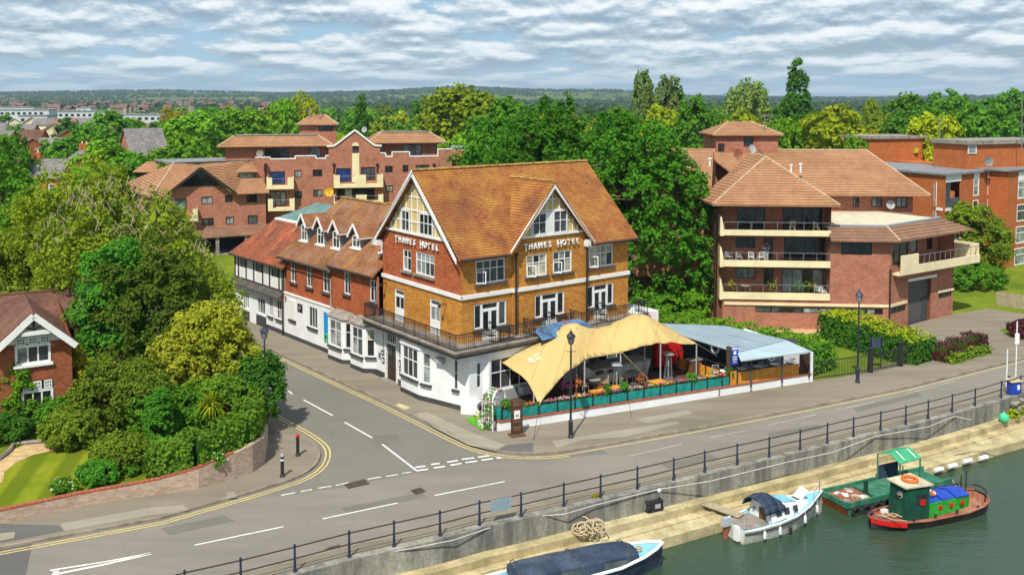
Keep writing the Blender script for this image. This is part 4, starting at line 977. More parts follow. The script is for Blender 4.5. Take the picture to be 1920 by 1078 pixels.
# ---------------------------------------------------------------- far end of the row: half-timbered range
lw = thing('half_timbered_range', 'low half timbered white building with red streaked tiled roof ending the side street row', 'building', LF.P(8, 0, -3)); T = lw
LL = 12.72; ops = [(4.68, 5.86, 3.75, 5.2), (7.52, 8.9, 3.65, 5.2), (10.33, 11.65, 3.65, 5.15)]
mb = MB(); wall(mb, LF, 3.85, LL, 3.5, 5.55, ops, .1); mb.build('wall', 'render', T)
bm = MB()
for u in (3.9, 4.55, 6.0, 7.4, 9.0, 10.2, 11.8, 12.6): bm.fb(LF, u-.08, u+.08, 3.5, 5.45, 0, .05)
bm.fb(LF, 3.85, LL, 3.4, 3.56, .0, .06).build('beams', 'timber', T)
for rc in ops: window(LF, (rc[0], rc[1], 4.35, rc[3]), T, 3, rows=1, t=.07); MB().fb(LF, rc[0], rc[1], rc[2], 4.34, -.09, .0).build('panel', 'white', T)
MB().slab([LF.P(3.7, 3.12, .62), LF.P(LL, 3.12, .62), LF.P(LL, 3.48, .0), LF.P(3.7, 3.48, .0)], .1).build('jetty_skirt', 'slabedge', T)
lo = [(5.3, 6.5, 1.1, 2.5), (8.0, 9.4, 1.1, 2.4), (10.1, 10.72, 1.2, 2.75), (11.4, 12.2, 1.2, 2.7)]
mb = MB(); wall(mb, LF, 3.85, LL, 0, 3.3, lo, .1, w=.05); mb.poly([LF.P(3.85, 0, .05), LF.P(3.85, 3.3, .05), LF.P(3.85, 3.3, -7), LF.P(3.85, 0, -7)]); mb.poly([LF.P(3.86, 3.3, 0), LF.P(3.86, 5.6, 0), LF.P(3.86, 5.6, -7), LF.P(3.86, 3.3, -7)])
mb.build('wall', 'render', T, label='white ground floor wall')
for a, b, c_ in ((9.7, LL, .45), (5.2, 6.6, .9), (7.9, 9.6, .95)): MB().fb(LF, a, b, 0, c_, .05, .1).build('plinth', 'plinth', T)
for i, rc in enumerate(lo): window(LF.off(.05), rc, T, 2 if i > 1 else 3, rows=1 if i < 2 else 2, t=.07, sill='plinth' if i > 1 else None, panes=('g_pale', 'g_mid'))
slope('roof', [LF.P(3.6, 5.5, .45), LF.P(LL+.5, 5.5, .45), LF.P(LL+.5, 8.15, -3.1), LF.P(5.0, 8.15, -3.1)], 'tile_wr', T)
slope('roof', [LF.P(3.6, 5.5, .45), LF.P(5.0, 8.15, -3.1), LF.P(3.6, 5.5, -7.5)], 'tile_wr', T)
MB().fb(LF, 5.0, 12.9, 8.1, 8.3, -8., -3.1).build('parapet', 'white', T)
MB().tube([LF.P(3.7, 5.4, .52), LF.P(LL, 5.4, .52)], .05).build('gutter', 'black', T)
e = [LF.P(5.2, 8.34, -3.4), LF.P(12.6, 8.34, -3.4), LF.P(12.6, 8.34, -8.6), LF.P(5.2, 8.34, -8.6)]; a, b = LF.P(7.2, 9.55, -6), LF.P(11, 9.55, -6)
cr = thing('copper_rooflight', 'low green copper hipped roof rising behind the red streaked tiles', 'roof', LF.P(9, 8.3, -6))
for pts in ([e[0], e[1], b, a], [e[1], e[2], b], [e[2], e[3], a, b], [e[3], e[0], a]): MB().slab(pts, .06).build('sheet', 'verdigris', cr)
sm = MB()
for i in range(15):
    u = 5.5+i*.5; k = min(1, (u-5.2)/2.0, (12.6-u)/1.6); sm.bar(LF.P(u, 8.37, -3.4), LF.P(u, 8.37+1.2*k, -3.4-2.6*k), .05)
sm.build('seams', 'verdigris', cr, kind='stuff')
# ---------------------------------------------------------------- left garden wall and garden
HT = [.62, .6, .62, .66, .75, 1.1, 1.35, 1.5, 1.45, 1.2, 1., 1., 1.]
HT = (HT+[1.]*9)[:len(LW)]
gw = thing('garden_wall', 'weathered brick garden wall curving round the left street corner under the hedge', 'wall', (*LW[4], 0))
lw2 = offs(LW, .26)
for i in range(len(LW)-1):
    a, b, c, d = LW[i], LW[i+1], lw2[i+1], lw2[i]; h0, h1 = HT[i], HT[i+1]
    mb = MB().poly([(*a, 0), (*b, 0), (*b, h1), (*a, h0)]).poly([(*c, .3), (*d, .3), (*d, h0), (*c, h1)]).poly([(*a, h0), (*b, h1), (*c, h1), (*d, h0)])
    mb.build('wall_length', 'brick_g', gw)
    if i < 6:
        L = (b-a).length; n = max(1, int(L/.23)) if i > 0 else 40
        if n > 70: n = 70
        cp = MB()
        for k in range(n):
            p = a.lerp(b, (k+.04)/n); q_ = a.lerp(b, (k+.96)/n); r = d.lerp(c, (k+.96)/n); s = d.lerp(c, (k+.04)/n); h = h0+(h1-h0)*k/n+R.uniform(0, .012)
            cp.slab([(*p, h+.085), (*q_, h+.085), (*r, h+.085), (*s, h+.085)], .085)
        cp.build('coping_bricks', 'coping', gw, kind='stuff')
struct(MB().poly([(*p, .5) for p in lw2[:9]]+[(*p, .5) for p in [Vector((-16.5, 60)), Vector((-40, 75)), Vector((-60, 60))]]), 'garden_lawn', 'lawn')
struct(MB().poly([G(x, y, .512) for x, y in [(-60, 905), (-5, 912), (6, 900), (8, 885), (28, 868), (60, 853), (105, 843), (112, 825), (60, 827), (20, 845), (0, 860), (-60, 880)]]), 'gravel_path', 'gravel')
mb = MB().tube([G(x, y, .6) for x, y in [(-30, 872), (0, 858), (18, 844), (26, 832), (60, 828), (100, 826)]], .12, 5); solo(mb, 'path_edging', 'slab', 'low curved stone edging along the gravel path by the left house', 'edging')

# ---------------------------------------------------------------- terrace
TA, TB = Vector((-.74, 52.43)), Vector((19.63, 61.76)); TF = Fr2(TA, TB); TL = (TB-TA).length
tw = thing('terrace_wall', 'long low white wall with red coping along the pavement in front of the hotel terrace', 'wall', (*TA, 0))
MB().fb(TF, 0, 14.9, 0, .58, -.25, 0).build('wall_length', 'render', tw); MB().fb(TF, 15.0, TL, 0, .58, -.25, 0).build('wall_length', 'render', tw)
MB().fb(TF, 14.9, 15., 0, .6, -.27, .02).build('pier', 'slab', tw)
RT = Vector((-1.55, 53.5)); RF = Fr2(RT, TA); MB().fb(RF, 0, (TA-RT).length-.02, 0, .58, -.25, 0).build('wall_length', 'render', tw)
for i in range(60):
    u = i*(TL-.1)/60; MB().fb(TF, u+.01, u+(TL-.1)/60-.01, .583, .66, -.29, .04).build('coping', 'coping', tw)
MB().fb(RF, 0, 1.3, .583, .655, -.29, .04).build('coping', 'coping', tw)
MB().fb(TF, TL-.25, TL, .583, 2.05, -.3, 0).fb(TF, TL-.25, TL, 0, 2.05, -7., -.32).build('end_wall', 'render', tw)
struct(MB().poly([(*p, .45) for p in [(-.7, 52.65), (19.2, 61.8), (17, 68.5), (8.3, 65), (-2.3, 56.2), (-1.5, 53.6)]]), 'terrace_floor', 'deck')
def tq(x, y, w=0.): return TF.q(x, y, w)
pu = [tq(x, y)[0] for x, y in [(943, 812), (1011.5, 800), (1047, 795), (1080, 790), (1113.5, 784), (1146.6, 778), (1178, 772), (1209, 766), (1239.7, 761), (1269.9, 756), (1299, 751), (1328, 745), (1356, 740)]]+[tq(1370, 738)[0]]
pf = thing('planter_fence', 'row of teal cloth planter troughs between black posts on the terrace wall', 'planter', (*TF.P(7, 0, 0).xy, .66))
for i, u in enumerate(pu):
    if i < len(pu)-1: MB().fb(TF, u-.035, u+.035, .66, 1.42, -.16, -.09).build('post', 'black', pf)
    if i < len(pu)-1:
        a, b = u+.04, pu[i+1]-.04; bx = MB(); n = 5; bow = [0, .02, .035, .02, .0, 0]
        for k in range(n):
            x0, x1 = a+(b-a)*k/n, a+(b-a)*(k+1)/n; sg = R.uniform(-.02, .02)
            bx.poly([TF.P(x0, .68, -.14), TF.P(x1, .68, -.14), TF.P(x1, 1.2+bow[k+1]*.3, -.12+bow[k+1]), TF.P(x0, 1.2+bow[k]*.3, -.12+bow[k])])
        bx.fb(TF, a, b, .66, 1.14, -.5, -.2)
        bx.build('trough', 'teal', pf); MB().fb(TF, a+.03, b-.03, 1.141, 1.16, -.47, -.22).build('soil', 'soil', pf)
MB().fb(RF, .35, 1.25, .68, 1.2, -.2, -.15).fb(RF, .35, 1.25, .66, 1.15, -.6, -.22).build('trough', 'teal', pf)
MB().bar(TF.P(pu[0], 1.32, -.12), TF.P(pu[-2], 1.32, -.12), .03).build('rail', 'black', pf)
# flowers in the troughs: one bedding display per trough
fcol = ['fl_pink', 'fl_yellow', 'lf_white', 'fl_violet', 'fl_orange', 'fl_red', 'lf_white', 'fl_pink']
names = {'fl_pink': 'pink', 'fl_yellow': 'yellow', 'lf_white': 'white', 'fl_violet': 'violet', 'fl_orange': 'orange', 'fl_red': 'red'}
def lp(F, u0, u1, v, w0, w1, n, size, seed, hz=.1):
    rg = np.random.RandomState(seed); P = [F.P(rg.uniform(u0, u1), v+rg.uniform(-.02, hz), rg.uniform(w0, w1)) for _ in range(n)]
    return leaves(np.array([tuple(p) for p in P]), np.tile([[0, 0, 1.]], (n, 1)), size, seed)
ordn = ['first', 'second', 'third', 'fourth', 'fifth', 'sixth', 'seventh', 'eighth', 'ninth', 'tenth', 'eleventh', 'twelfth', 'thirteenth']
for i in range(len(pu)-1):
    a, b = pu[i]+.08, pu[i+1]-.08; cs = [fcol[(i*3+k) % 8] for k in (0, 1, 4)]
    t = thing('bedding_plants', f'{names[cs[0]]}, {names[cs[1]]} and {names[cs[2]]} flowers in the {ordn[i]} teal trough counting from the menu board end', 'flowers', TF.P((a+b)/2, 1.16, -.3), 'flowers in the teal troughs')
    o = ORG[t.name]; arr = np.array([tuple(o)])
    quads_obj(lp(TF, a, b, 1.2, -.45, -.15, 150, .11, i, .14)-arr, 'foliage', R.choice(['lf_mid', 'lf_bright', 'lf_yel']), t)
    for k, c in enumerate(cs):
        x = a+(b-a)*(k+.5)/3; quads_obj(lp(TF, x-.25, x+.25, 1.28, -.48, -.12, 45, .10, i*7+k, .12)-arr, 'blossom', c, t)
def bush(name, label, cat, c, rx, ry, h, m, seed, size=.12, n=60, per=26, group=None, br=.25, core=True, trunkh=0):
    t = thing(name, label, cat, c, group); o = crown([(0, 0, h*.5+trunkh, rx, ry, h*.55)], n, br, per, size, seed, 'foliage', m, t, low=-.9, core=core)
    mb = MB()
    for k in range(4): a = k*1.6; mb.tube([(c[0], c[1], c[2]), (c[0]+.4*rx*math.cos(a), c[1]+.4*ry*math.sin(a), c[2]+h*.6+trunkh)], .03*max(1, h), 4)
    mb.build('stem', 'bark', t); return t
for x, y, k in ((948, 773, 'beside the menu board'), (1299, 727, 'near the middle heater'), (1170, 752, 'below the first tent pole'), (1366, 700, 'at the river end of the troughs'), (1140, 742, 'next to the round wooden table')):
    u, v = tq(x, y, -.3); bush('box_ball', 'small clipped green ball plant in the troughs '+k, 'shrub', TF.P(u, 1.16, -.32), .3, .3, .5, 'lf_emerald', int(x), .08, 30, 20, 'clipped balls in the troughs', br=.12)
# orange fence
of = thing('board_fence', 'orange stained vertical board fence in front of the blue roofed shelter', 'fence', TF.P(17.5, .66, -.12))
def boards(F, u0, u1, v0, v1, par, wd=.15, w=-.14, top=None, m='wood_o'):
    n = int((u1-u0)/wd)
    for i in range(n):
        a = u0+i*(u1-u0)/n; h = v1 if top is None else v1+(top-v1)*i/n
        MB().fb(F, a+.008, a+(u1-u0)/n-.008, v0, h+R.uniform(-.01, .01), w, w+.025+R.uniform(0, .008)).build('board', m, par)
ua, ub = pu[-1]+.06, tq(1383, 735)[0]
boards(TF, ua, ub, .66, 1.5, of); uc = tq(1500, 712)[0]; boards(TF, ub+.1, uc, .66, 1.38, of)
MB().fb(TF, ub, ub+.08, .66, 1.65, -.18, -.08).build('post', 'black', of)
bd = thing('brown_gate', 'dark red brown boarded gate at the river end of the orange fence', 'gate', TF.P(uc+.6, .66, -.12))
for i in range(6): MB().fb(TF, uc+.1+i*.2, uc+.28+i*.2, .66, 1.95, -.2, -.15).build('board', 'timber', bd)
P0 = G(1269, 690, .45); P1 = G(1372, 718, .45); DF = Fr2(P0.xy, P1.xy); dL = (P1-P0).length
ok_ = thing('ramp_fence', 'orange board fence falling beside the terrace ramp behind the heater', 'fence', P0)
boards(DF, 0, dL, .45, 1.25, ok_, top=1.0, w=0)
for k in range(4): MB().tube([DF.P(dL*(k+.2)/4, .45, .1), DF.P(dL*(k+.2)/4, 1.7, .1)], .03).build('post', 'black', ok_)
MB().tube([DF.P(0, 1.75, .1), DF.P(dL, 1.45, .1)], .03).build('handrail', 'black', ok_)
# stretch tent
tent = thing('stretch_tent', 'large sand coloured stretch tent with two peaks over the hotel terrace', 'tent', (6, 58, .45))
bnd = [(-.65, 56.9, 2.75), (.05, 55.6, 2.65), (.85, 54.6, 2.35), (1.25, 53.95, 1.8), (1.54, 53.5, 1.25), (2.4, 54.7, 1.9), (3.2, 55.8, 2.4), (4.4, 57.4, 2.75), (5.5, 57.9, 2.85), (6.7, 58.4, 2.95), (8.1, 58.9, 3.2), (9.33, 59.5, 3.2), (11.1, 60.6, 2.85), (12.06, 61.7, 2.6), (11.04, 62.1, 3.15), (9.8, 62.1, 3.85), (8.4, 62.6, 4.2), (6.3, 61.2, 3.95), (5.0, 60.7, 3.9), (3.7, 60.2, 3.95), (1.94, 58.5, 3.65), (1.0, 57.9, 3.45), (.1, 57.4, 3.1)]
pk = [(3.95, 58.1, 4.45), (8.53, 61.0, 4.5), (2.2, 56.4, 3.3), (6.2, 59.3, 3.75), (10.3, 60.9, 3.4)]
B_ = np.array(bnd+pk); n_ = len(B_)
def phi(r): return np.where(r > 0, r*r*np.log(r+1e-9), 0)
dd = np.sqrt(((B_[:, None, :2]-B_[None, :, :2])**2).sum(2)); Amat = np.zeros((n_+3, n_+3)); Amat[:n_, :n_] = phi(dd)+np.eye(n_)*.01; Pm = np.hstack([np.ones((n_, 1)), B_[:, :2]]); Amat[:n_, n_:] = Pm; Amat[n_:, :n_] = Pm.T
wts = np.linalg.solve(Amat, np.concatenate([B_[:, 2], [0, 0, 0]]))
def tz(x, y):
    r = np.sqrt(((B_[:, :2]-[x, y])**2).sum(1)); z = float(phi(r)@wts[:n_]+wts[n_]+wts[n_+1]*x+wts[n_+2]*y)
    for (px_, py_, pz_) in pk[:2]:
        r_ = math.hypot(x-px_, y-py_); z += .16*math.exp(-r_*1.8)+.045*math.sin(9*math.atan2(y-py_, x-px_))*math.exp(-abs(r_-1.2)*.8)
    r_ = math.hypot(x-1.54, y-53.5); z += .07*math.sin(14*math.atan2(y-53.5, x-1.54))*math.exp(-r_*.4)
    for (cx_, cy_, k_, a_) in ((6.7, 58.4, 13, .035), (8.53, 61.0, 11, .03), (3.95, 58.1, 12, .03)):
        r_ = math.hypot(x-cx_, y-cy_); z += a_*math.sin(k_*math.atan2(y-cy_, x-cx_)+cx_)*math.exp(-abs(r_-1.)*.7)*min(1, r_*2)
    z += .012*math.sin(x*5.1+y*2.2)+.01*math.sin(y*7.-x*3)
    return z
from mathutils.geometry import delaunay_2d_cdt
bp = []
for a, b in zip(bnd, bnd[1:]+bnd[:1]):
    for k in range(5): bp.append((a[0]+(b[0]-a[0])*k/5, a[1]+(b[1]-a[1])*k/5))
ip = [(x, y) for x in np.arange(-1, 12.5, .22) for y in np.arange(53.3, 63.5, .22)]
def inside(x, y):
    c = False; j = len(bp)-1
    for i in range(len(bp)):
        (xi, yi), (xj, yj) = bp[i], bp[j]
        if (yi > y) != (yj > y) and x < (xj-xi)*(y-yi)/(yj-yi)+xi: c = not c
        j = i
    return c
ip = [p for p in ip if inside(*p)]
vv, _, ff, *_r = delaunay_2d_cdt([Vector(p) for p in bp+ip], [], [list(range(len(bp)))], 1, 1e-5)
tm = MB(); tm.v = [(p.x, p.y, tz(p.x, p.y)) for p in vv]; tm.f = [tuple(f) for f in ff]
cl = tm.build('canopy', 'tent', tent, smooth=True)
for k in range(9):
    x0 = .6+k*1.25; pts_ = [(x0+.45*(j*.25), 53.+j*.35) for j in range(34)]; pts_ = [q_ for q_ in pts_ if inside(*q_)]
    if len(pts_) > 2: MB().tube([(x, y, tz(x, y)+.012) for x, y in pts_], .012, 4).build('seam', 'seam', tent)
so_ = cl.modifiers.new('thickness', 'SOLIDIFY'); so_.thickness = .02
for x, y, z0 in ((3.95, 58.1, 0), (8.53, 61.0, 0), (6.7, 58.45, 0), (9.33, 59.55, 0), (12.0, 61.65, 0), (1.25, 54., 0), (4.4, 57.4, 0)):
    MB().tube([(x, y, .45), (x, y, tz(x, y)-.03)], .05, 8).build('pole', 'grey', tent)
MB().tube([(6.75, 58.35, 2.95), tuple(G(1216, 712, .5))], .04, 6).build('guy_pole', 'rope', tent)
for a, b in (((1.54, 53.5, 1.25), G(1000, 826, .1)), ((6.7, 58.4, 2.95), G(1184, 783, .1)), ((12.06, 61.7, 2.6), (13.2, 60.9, 2.0))): MB().tube([a, b], .012, 4).build('guy_rope', 'black', tent)
lg = MB()
for (x0, y0, x1, y1) in ((.95, 56.05, 1.25, 56.3), (1.3, 56.35, 1.62, 56.5), (1.0, 55.85, 1.4, 56.0), (1.42, 56.05, 1.7, 56.25)):
    lg.poly([(x, y, tz(x, y)+.035) for x, y in ((x0, y0), (x1, y0), (x1, y1), (x0, y1))])
lg.build('printed_emblem', 'cream', tent, kind='stuff')
c = FRONT.P(5.6, 3.35, 1.5); t = thing('hanging_basket', 'purple and pink hanging flowers under the blue canopy', 'flowers', c); MB().lathe(c-Vector((0, 0, .1)), [(.05, -.15), (.2, 0), (.22, .1)], 9).tube([c, c+Vector((0, 0, .7))], .01, 4).build('basket', 'timber', t)
rgb_ = np.random.RandomState(17); quads_obj(leaves(rgb_.normal(0, .24, (90, 3)), np.tile([[0, -.5, .6]], (90, 1)), .14, 5), 'foliage', 'lf_mid', t); quads_obj(leaves(rgb_.normal(0, .27, (80, 3)), np.tile([[0, -.5, .6]], (80, 1)), .13, 6), 'blossom', 'fl_pink', t)
# patio heaters, tables, chairs
def heater(c, label):
    t = thing('patio_heater', label, 'heater', c, 'patio heaters on the terrace'); x, y, z = c
    mb = MB()
    for sx, sy in ((-1, -1), (1, -1), (1, 1), (-1, 1)): mb.bar((x+sx*.24, y+sy*.24, z+.05), (x+sx*.13, y+sy*.13, z+1.75), .035)
    mb.build('frame', 'steel', t); MB().box((x, y, z+.12), (.56, .56, .24)).build('base', 'steel', t)
    MB().tube([(x, y, z+.24), (x, y, z+1.7)], .06, 8).build('glass_tube', 'g_pale', t); MB().box8([(x+a*k, y+b*k, z+h) for k, h in ((.34, 1.78), (.2, 1.9)) for a, b in ((-1, -1), (1, -1), (1, 1), (-1, 1))]).build('hood', 'steel', t)
heater(tuple(G(1156, 737, .45)), 'steel pyramid patio heater beside the pole in the middle of the terrace')
heater(tuple(G(1253, 715, .45)), 'steel pyramid patio heater in front of the red kiosk')
def chair(name, c, rz, m, label, cat='chair', group=None):
    t = thing(name, label, cat, c, group); x, y, z = c; co, si = math.cos(rz), math.sin(rz)
    pt = lambda a, b, h: (x+a*co-b*si, y+a*si+b*co, z+h)
    for a, b in ((-.2, -.2), (.2, -.2)): MB().bar(pt(a, b, 0), pt(a*.95, b*.95, .44), .03).build('leg', m, t)
    for a, b in ((-.2, .2), (.2, .2)): MB().bar(pt(a, b+.04, 0), pt(a, b, .88), .03).build('leg', m, t)
    MB().box(pt(0, 0, .45), (.44, .42, .035), rz).build('seat', m, t)
    mb = MB()
    for k in range(4): mb.bar(pt(-.15+k*.1, .205, .47), pt(-.15+k*.1, .21, .85), .02)
    mb.bar(pt(-.2, .21, .86), pt(.2, .21, .86), .03, .05).build('backrest', m, t)
    for s_ in (-1, 1): MB().bar(pt(s_*.22, -.15, .64), pt(s_*.22, .2, .66), .03).build('armrest', m, t)
    return t
def table(name, c, r, m, label, h=.74, sq=False, group=None):
    t = thing(name, label, 'table', c, group); x, y, z = c
    if sq:
        MB().box((x, y, z+h), (r*2, r*1.3, .04), .5).build('table_top', m, t)
        for sx, sy in ((-1, -1), (1, -1), (1, 1), (-1, 1)):
            a, b = sx*r*.85, sy*r*.5; MB().bar((x+a*math.cos(.5)-b*math.sin(.5), y+a*math.sin(.5)+b*math.cos(.5), z), (x+a*math.cos(.5)-b*math.sin(.5), y+a*math.sin(.5)+b*math.cos(.5), z+h), .05).build('leg', m, t)
    else:
        MB().lathe((x, y, z+h-.02), [(r, 0), (r, .035)], 14).build('table_top', m, t); MB().lathe((x, y, z), [(.2, 0), (.2, .03), (.03, .05), (.03, h-.02)], 8).build('pedestal', 'steel' if m != 'black' else m, t)
    return t
u = FRONT.P
table('balcony_table', tuple(u(2.2, 3.985, .85)), .32, 'black', 'small round black table on the corner balcony in front of the french doors')
chair('balcony_chair', tuple(u(1.55, 3.985, .8)), 2.2, 'black', 'black metal armchair left of the corner balcony table', group='balcony chairs')
chair('balcony_chair', tuple(u(2.85, 3.985, .8)), -1., 'black', 'black metal armchair right of the corner balcony table', group='balcony chairs')
chair('balcony_chair', tuple(u(10.6, 3.985, .75)), 1.9, 'black', 'black metal armchair on the right hand balcony by white doors', group='balcony chairs')
seats = [((1114, 733), 'metal table with red chairs under the tent beside the lamp post', .42, 'slab'), ((1186, 718), 'metal table with red chairs behind the slanting tent pole', .42, 'slab')]
for (x, y), lb, r, m in seats:
    c = G(x, y, .45); table('terrace_table', tuple(c), r, m, lb)
    for k in range(4):
        a = k*1.57+.5; chair('terrace_chair', (c.x+.75*math.cos(a), c.y+.75*math.sin(a), .45), a-1.57, 'coping' if k % 2 else 'rope', f'{"red" if k % 2 else "tan"} chair on the {["right", "far", "left", "near"][k]} side of the table {"beside the lamp post" if x < 1150 else "behind the slanting pole"}', group='terrace chairs')
for x, y, lb in ((1122, 752, 'low wooden table behind the yellow flowers near the lamp post'), (1232, 733, 'low wooden table behind the white flowers in mid terrace'), (1065, 742, 'round pink topped table by the low corner of the tent'), (1150, 745, 'low wooden table left of the first heater')):
    table('wooden_table', tuple(G(x, y, .45)), .5 if x != 1065 else .35, 'wood_o' if x != 1065 else 'fl_pink', lb, .62, x != 1065)
for x, y, lb in ((1056, 752, 'pink flowering pot plant under the tent'), (1083, 748, 'salmon flowering pot plant beside the lamp post')):
    c = G(x, y, .45); t = thing('flower_pot', lb, 'plant pot', c); MB().lathe(c, [(.14, 0), (.2, .35)], 10).build('pot', 'coping', t)
    v_ = leaves(np.random.RandomState(3).normal(0, .17, (60, 3))+[0, 0, 1.05], np.tile([[0, 0, 1.]], (60, 1)), .14, 4); quads_obj(v_, 'blossom', 'fl_pink' if x < 1070 else 'fl_orange', t); MB().tube([c+Vector((0, 0, .3)), c+Vector((0, 0, 1.))], .02).build('stem', 'bark', t)
# boat shaped bar
c = G(1140, 716, .45); bt = thing('boat_bar', 'white boat hull used as a bar under the tent', 'bar', c); BF = Fr(c.xy, 33)
st = [(-2.2, .25, 1.35), (-1.6, .5, 1.25), (-.5, .75, 1.2), (1.2, .85, 1.2), (2.9, .8, 1.25)]
mb = MB()
for (x0, w0, h0), (x1, w1, h1) in zip(st, st[1:]):
    for s_ in (1, -1):
        q_ = [BF.P(x0+.35*(x0 < -2), .75 if x0 < -2 else .6, s_*w0*.6), BF.P(x1, .6, s_*w1*.6), BF.P(x1, .45+h1, s_*w1), BF.P(x0, .45+h0, s_*w0)]; mb.poly(q_ if s_ > 0 else q_[::-1])
    mb.poly([BF.P(x0, .44+h0, w0), BF.P(x1, .44+h1, w1), BF.P(x1, .44+h1, -w1), BF.P(x0, .44+h0, -w0)])
mb.poly([BF.P(-2.2, 1.8, .25), BF.P(-2.2, 1.8, -.25), BF.P(-1.85, .75, -.15), BF.P(-1.85, .75, .15)]).poly([BF.P(2.9, .6, .48), BF.P(2.9, .6, -.48), BF.P(2.9, 1.7, -.8), BF.P(2.9, 1.7, .8)])
mb.build('hull', 'grp', bt)
for x in (-1.4, -.5): MB().lathe(BF.P(x, 1.35, .72), [(.18, 0), (.18, .05)], 8).fb(BF, x, x+.45, 1.32, 1.5, .6, .8).build('porthole', 'plinth', bt)
MB().fb(BF, -1.8, 2.8, 1.66, 1.74, -.6, .9).build('counter', 'slab', bt)
c = G(1232, 697, .45); KF = Fr(c.xy, 30); ks = thing('red_kiosk', 'bright red kiosk box standing under the tent peak', 'kiosk', KF.P(1.2, .45, -1))
MB().fb(KF, 0, 2.2, .75, 2.9, -2.2, 0).build('body', 'red', ks)
for a, b in ((.3, -.3), (1.9, -.3), (.3, -1.8), (1.9, -1.8)): MB().tube([KF.P(a, .45, b), KF.P(a, .76, b)], .05).build('leg', 'black', ks)
MB().fb(KF, .2, 1., 1.6, 2.3, .0, .03).build('hatch', 'red', ks); MB().fb(KF, -1.9, -.05, .5, 2.6, -2.4, -.4).build('side_screen', 'plinth', ks)
c = G(1305, 703, .45); cr_ = thing('wooden_crate_bar', 'slatted wooden serving counter in front of the dark shelter', 'counter', c); CF = Fr(c.xy, 25)
for k in range(7): MB().fb(CF, -.45+k*.13, -.34+k*.13, .45, 1.4, -.5, 0).build('slat', 'wood_b', cr_)
MB().fb(CF, -.5, .5, 1.4, 1.46, -.55, .05).build('top', 'slab', cr_)
# flower arch, step, turf, signs
c = G(926, 800, .1); ar = thing('garden_arch', 'white lattice garden arch with climbing flowers at the terrace entrance', 'arch', c); AF = Fr(c.xy, 55)
for w_ in (-.35, .35):
    pts = [AF.P(-.6, .1, w_)]+[AF.P(-.6*math.cos(k*math.pi/8), 1.75+.55*math.sin(k*math.pi/8), w_) for k in range(9)]+[AF.P(.6, .1, w_)]; MB().tube(pts, .045, 6).build('hoop', 'white', ar)
lt = MB()
for k in range(1, 8): x, z = -.6*math.cos(k*math.pi/8), 1.75+.55*math.sin(k*math.pi/8); lt.bar(AF.P(x, z, -.35), AF.P(x, z, .35), .03)
for s_ in (-.6, .6):
    for k in range(6): lt.bar(AF.P(s_, .3+k*.25, -.35), AF.P(s_, .3+k*.25, .35), .025)
    for k in range(1, 5): lt.bar(AF.P(s_, .15, -.35+k*.14), AF.P(s_, 1.75, -.35+k*.14), .02)
lt.build('lattice', 'white', ar, kind='stuff')
rg = np.random.RandomState(8); P_ = [AF.P(-.6+rg.normal(0, .09), rg.uniform(.2, 2.1), rg.uniform(-.4, .4)) for _ in range(230)]+[AF.P(-.6*math.cos(a), 1.75+.55*math.sin(a), rg.uniform(-.4, .4)) for a in rg.uniform(0, 2.6, 110)]
P_ = np.array([tuple(p-c) for p in P_]); quads_obj(leaves(P_, np.tile([[0, -.5, .5]], (len(P_), 1)), .13, 2), 'climber', 'lf_mid', ar)['kind'] = 'stuff'
P2 = P_[rg.randint(0, len(P_), 60)]+rg.normal(0, .07, (60, 3)); quads_obj(leaves(P2, np.tile([[0, -.5, .5]], (60, 1)), .12, 3), 'blossom', 'fl_pink', ar)
for x, y, m, lb in ((903, 790, 'fl_yellow', 'yellow and orange flowers at the foot of the arch'), (912, 782, 'fl_violet', 'violet flowers behind the arch foot')):
    c = G(x, y, .35); t = thing('flower_tub', lb, 'flowers', c); MB().lathe(c-Vector((0, 0, .2)), [(.2, 0), (.26, .35)], 9).build('pot', 'white', t)
    quads_obj(leaves(rg.normal(0, .2, (70, 3))*[1, 1, .5]+[0, 0, .3], np.tile([[0, 0, 1.]], (70, 1)), .12, 5), 'foliage', 'lf_mid', t); quads_obj(leaves(rg.normal(0, .2, (50, 3))*[1, 1, .4]+[0, 0, .38], np.tile([[0, 0, 1.]], (50, 1)), .11, 6), 'blossom', m, t)
solo(MB().slab([G(x, y, .16) for x, y in [(872, 785), (900, 777), (935, 792), (905, 806)]], .04), 'turf_mat', 'turf', 'bright green artificial turf mat on the pavement by the arch', 'mat')
stp = thing('entrance_steps', 'white painted steps against the hotel corner beside the turf mat', 'steps', G(875, 778, .1))
SF = Fr(G(864, 776, .1).xy, -15)
MB().fb(SF, 0, 1.0, .1, .75, -.8, 0).build('step', 'render', stp); MB().fb(SF, 1.0, 1.45, .1, .45, -.8, 0).build('step', 'render', stp)
c = G(969, 816, .11); mn = thing('menu_board', 'tall brown pallet wood menu board on the pavement against the terrace wall', 'sign', c); NF = Fr(c.xy, 22)
for k in range(12):
    MB().fb(NF, -.3, .3, .2+k*.155, .34+k*.155, -.02-R.uniform(0, .01), .03).build('slat', 'wood_b' if k % 3 else 'timber', mn)
MB().fb(NF, -.33, -.24, .15, 2.05, -.06, .04).build('post', 'timber', mn); MB().fb(NF, .24, .33, .15, 2.05, -.06, .04).build('post', 'timber', mn)
MB().fb(NF, -.42, .42, .11, .2, -.3, .3).build('base', 'wood_b', mn); nt = MB().fb(NF, -.17, .17, 1.05, 1.5, .035, .05).build('notice', 'white', mn)
MB().fb(NF, -.1, .1, 1.15, 1.3, .05, .053).build('print', 'grey', nt)
c = G(928, 806, .11); sp = thing('street_sign', 'low street nameplate on two black posts in front of the terrace wall corner', 'sign', c); QF = Fr2(G(921, 797, .1).xy, G(934, 812, .1).xy)
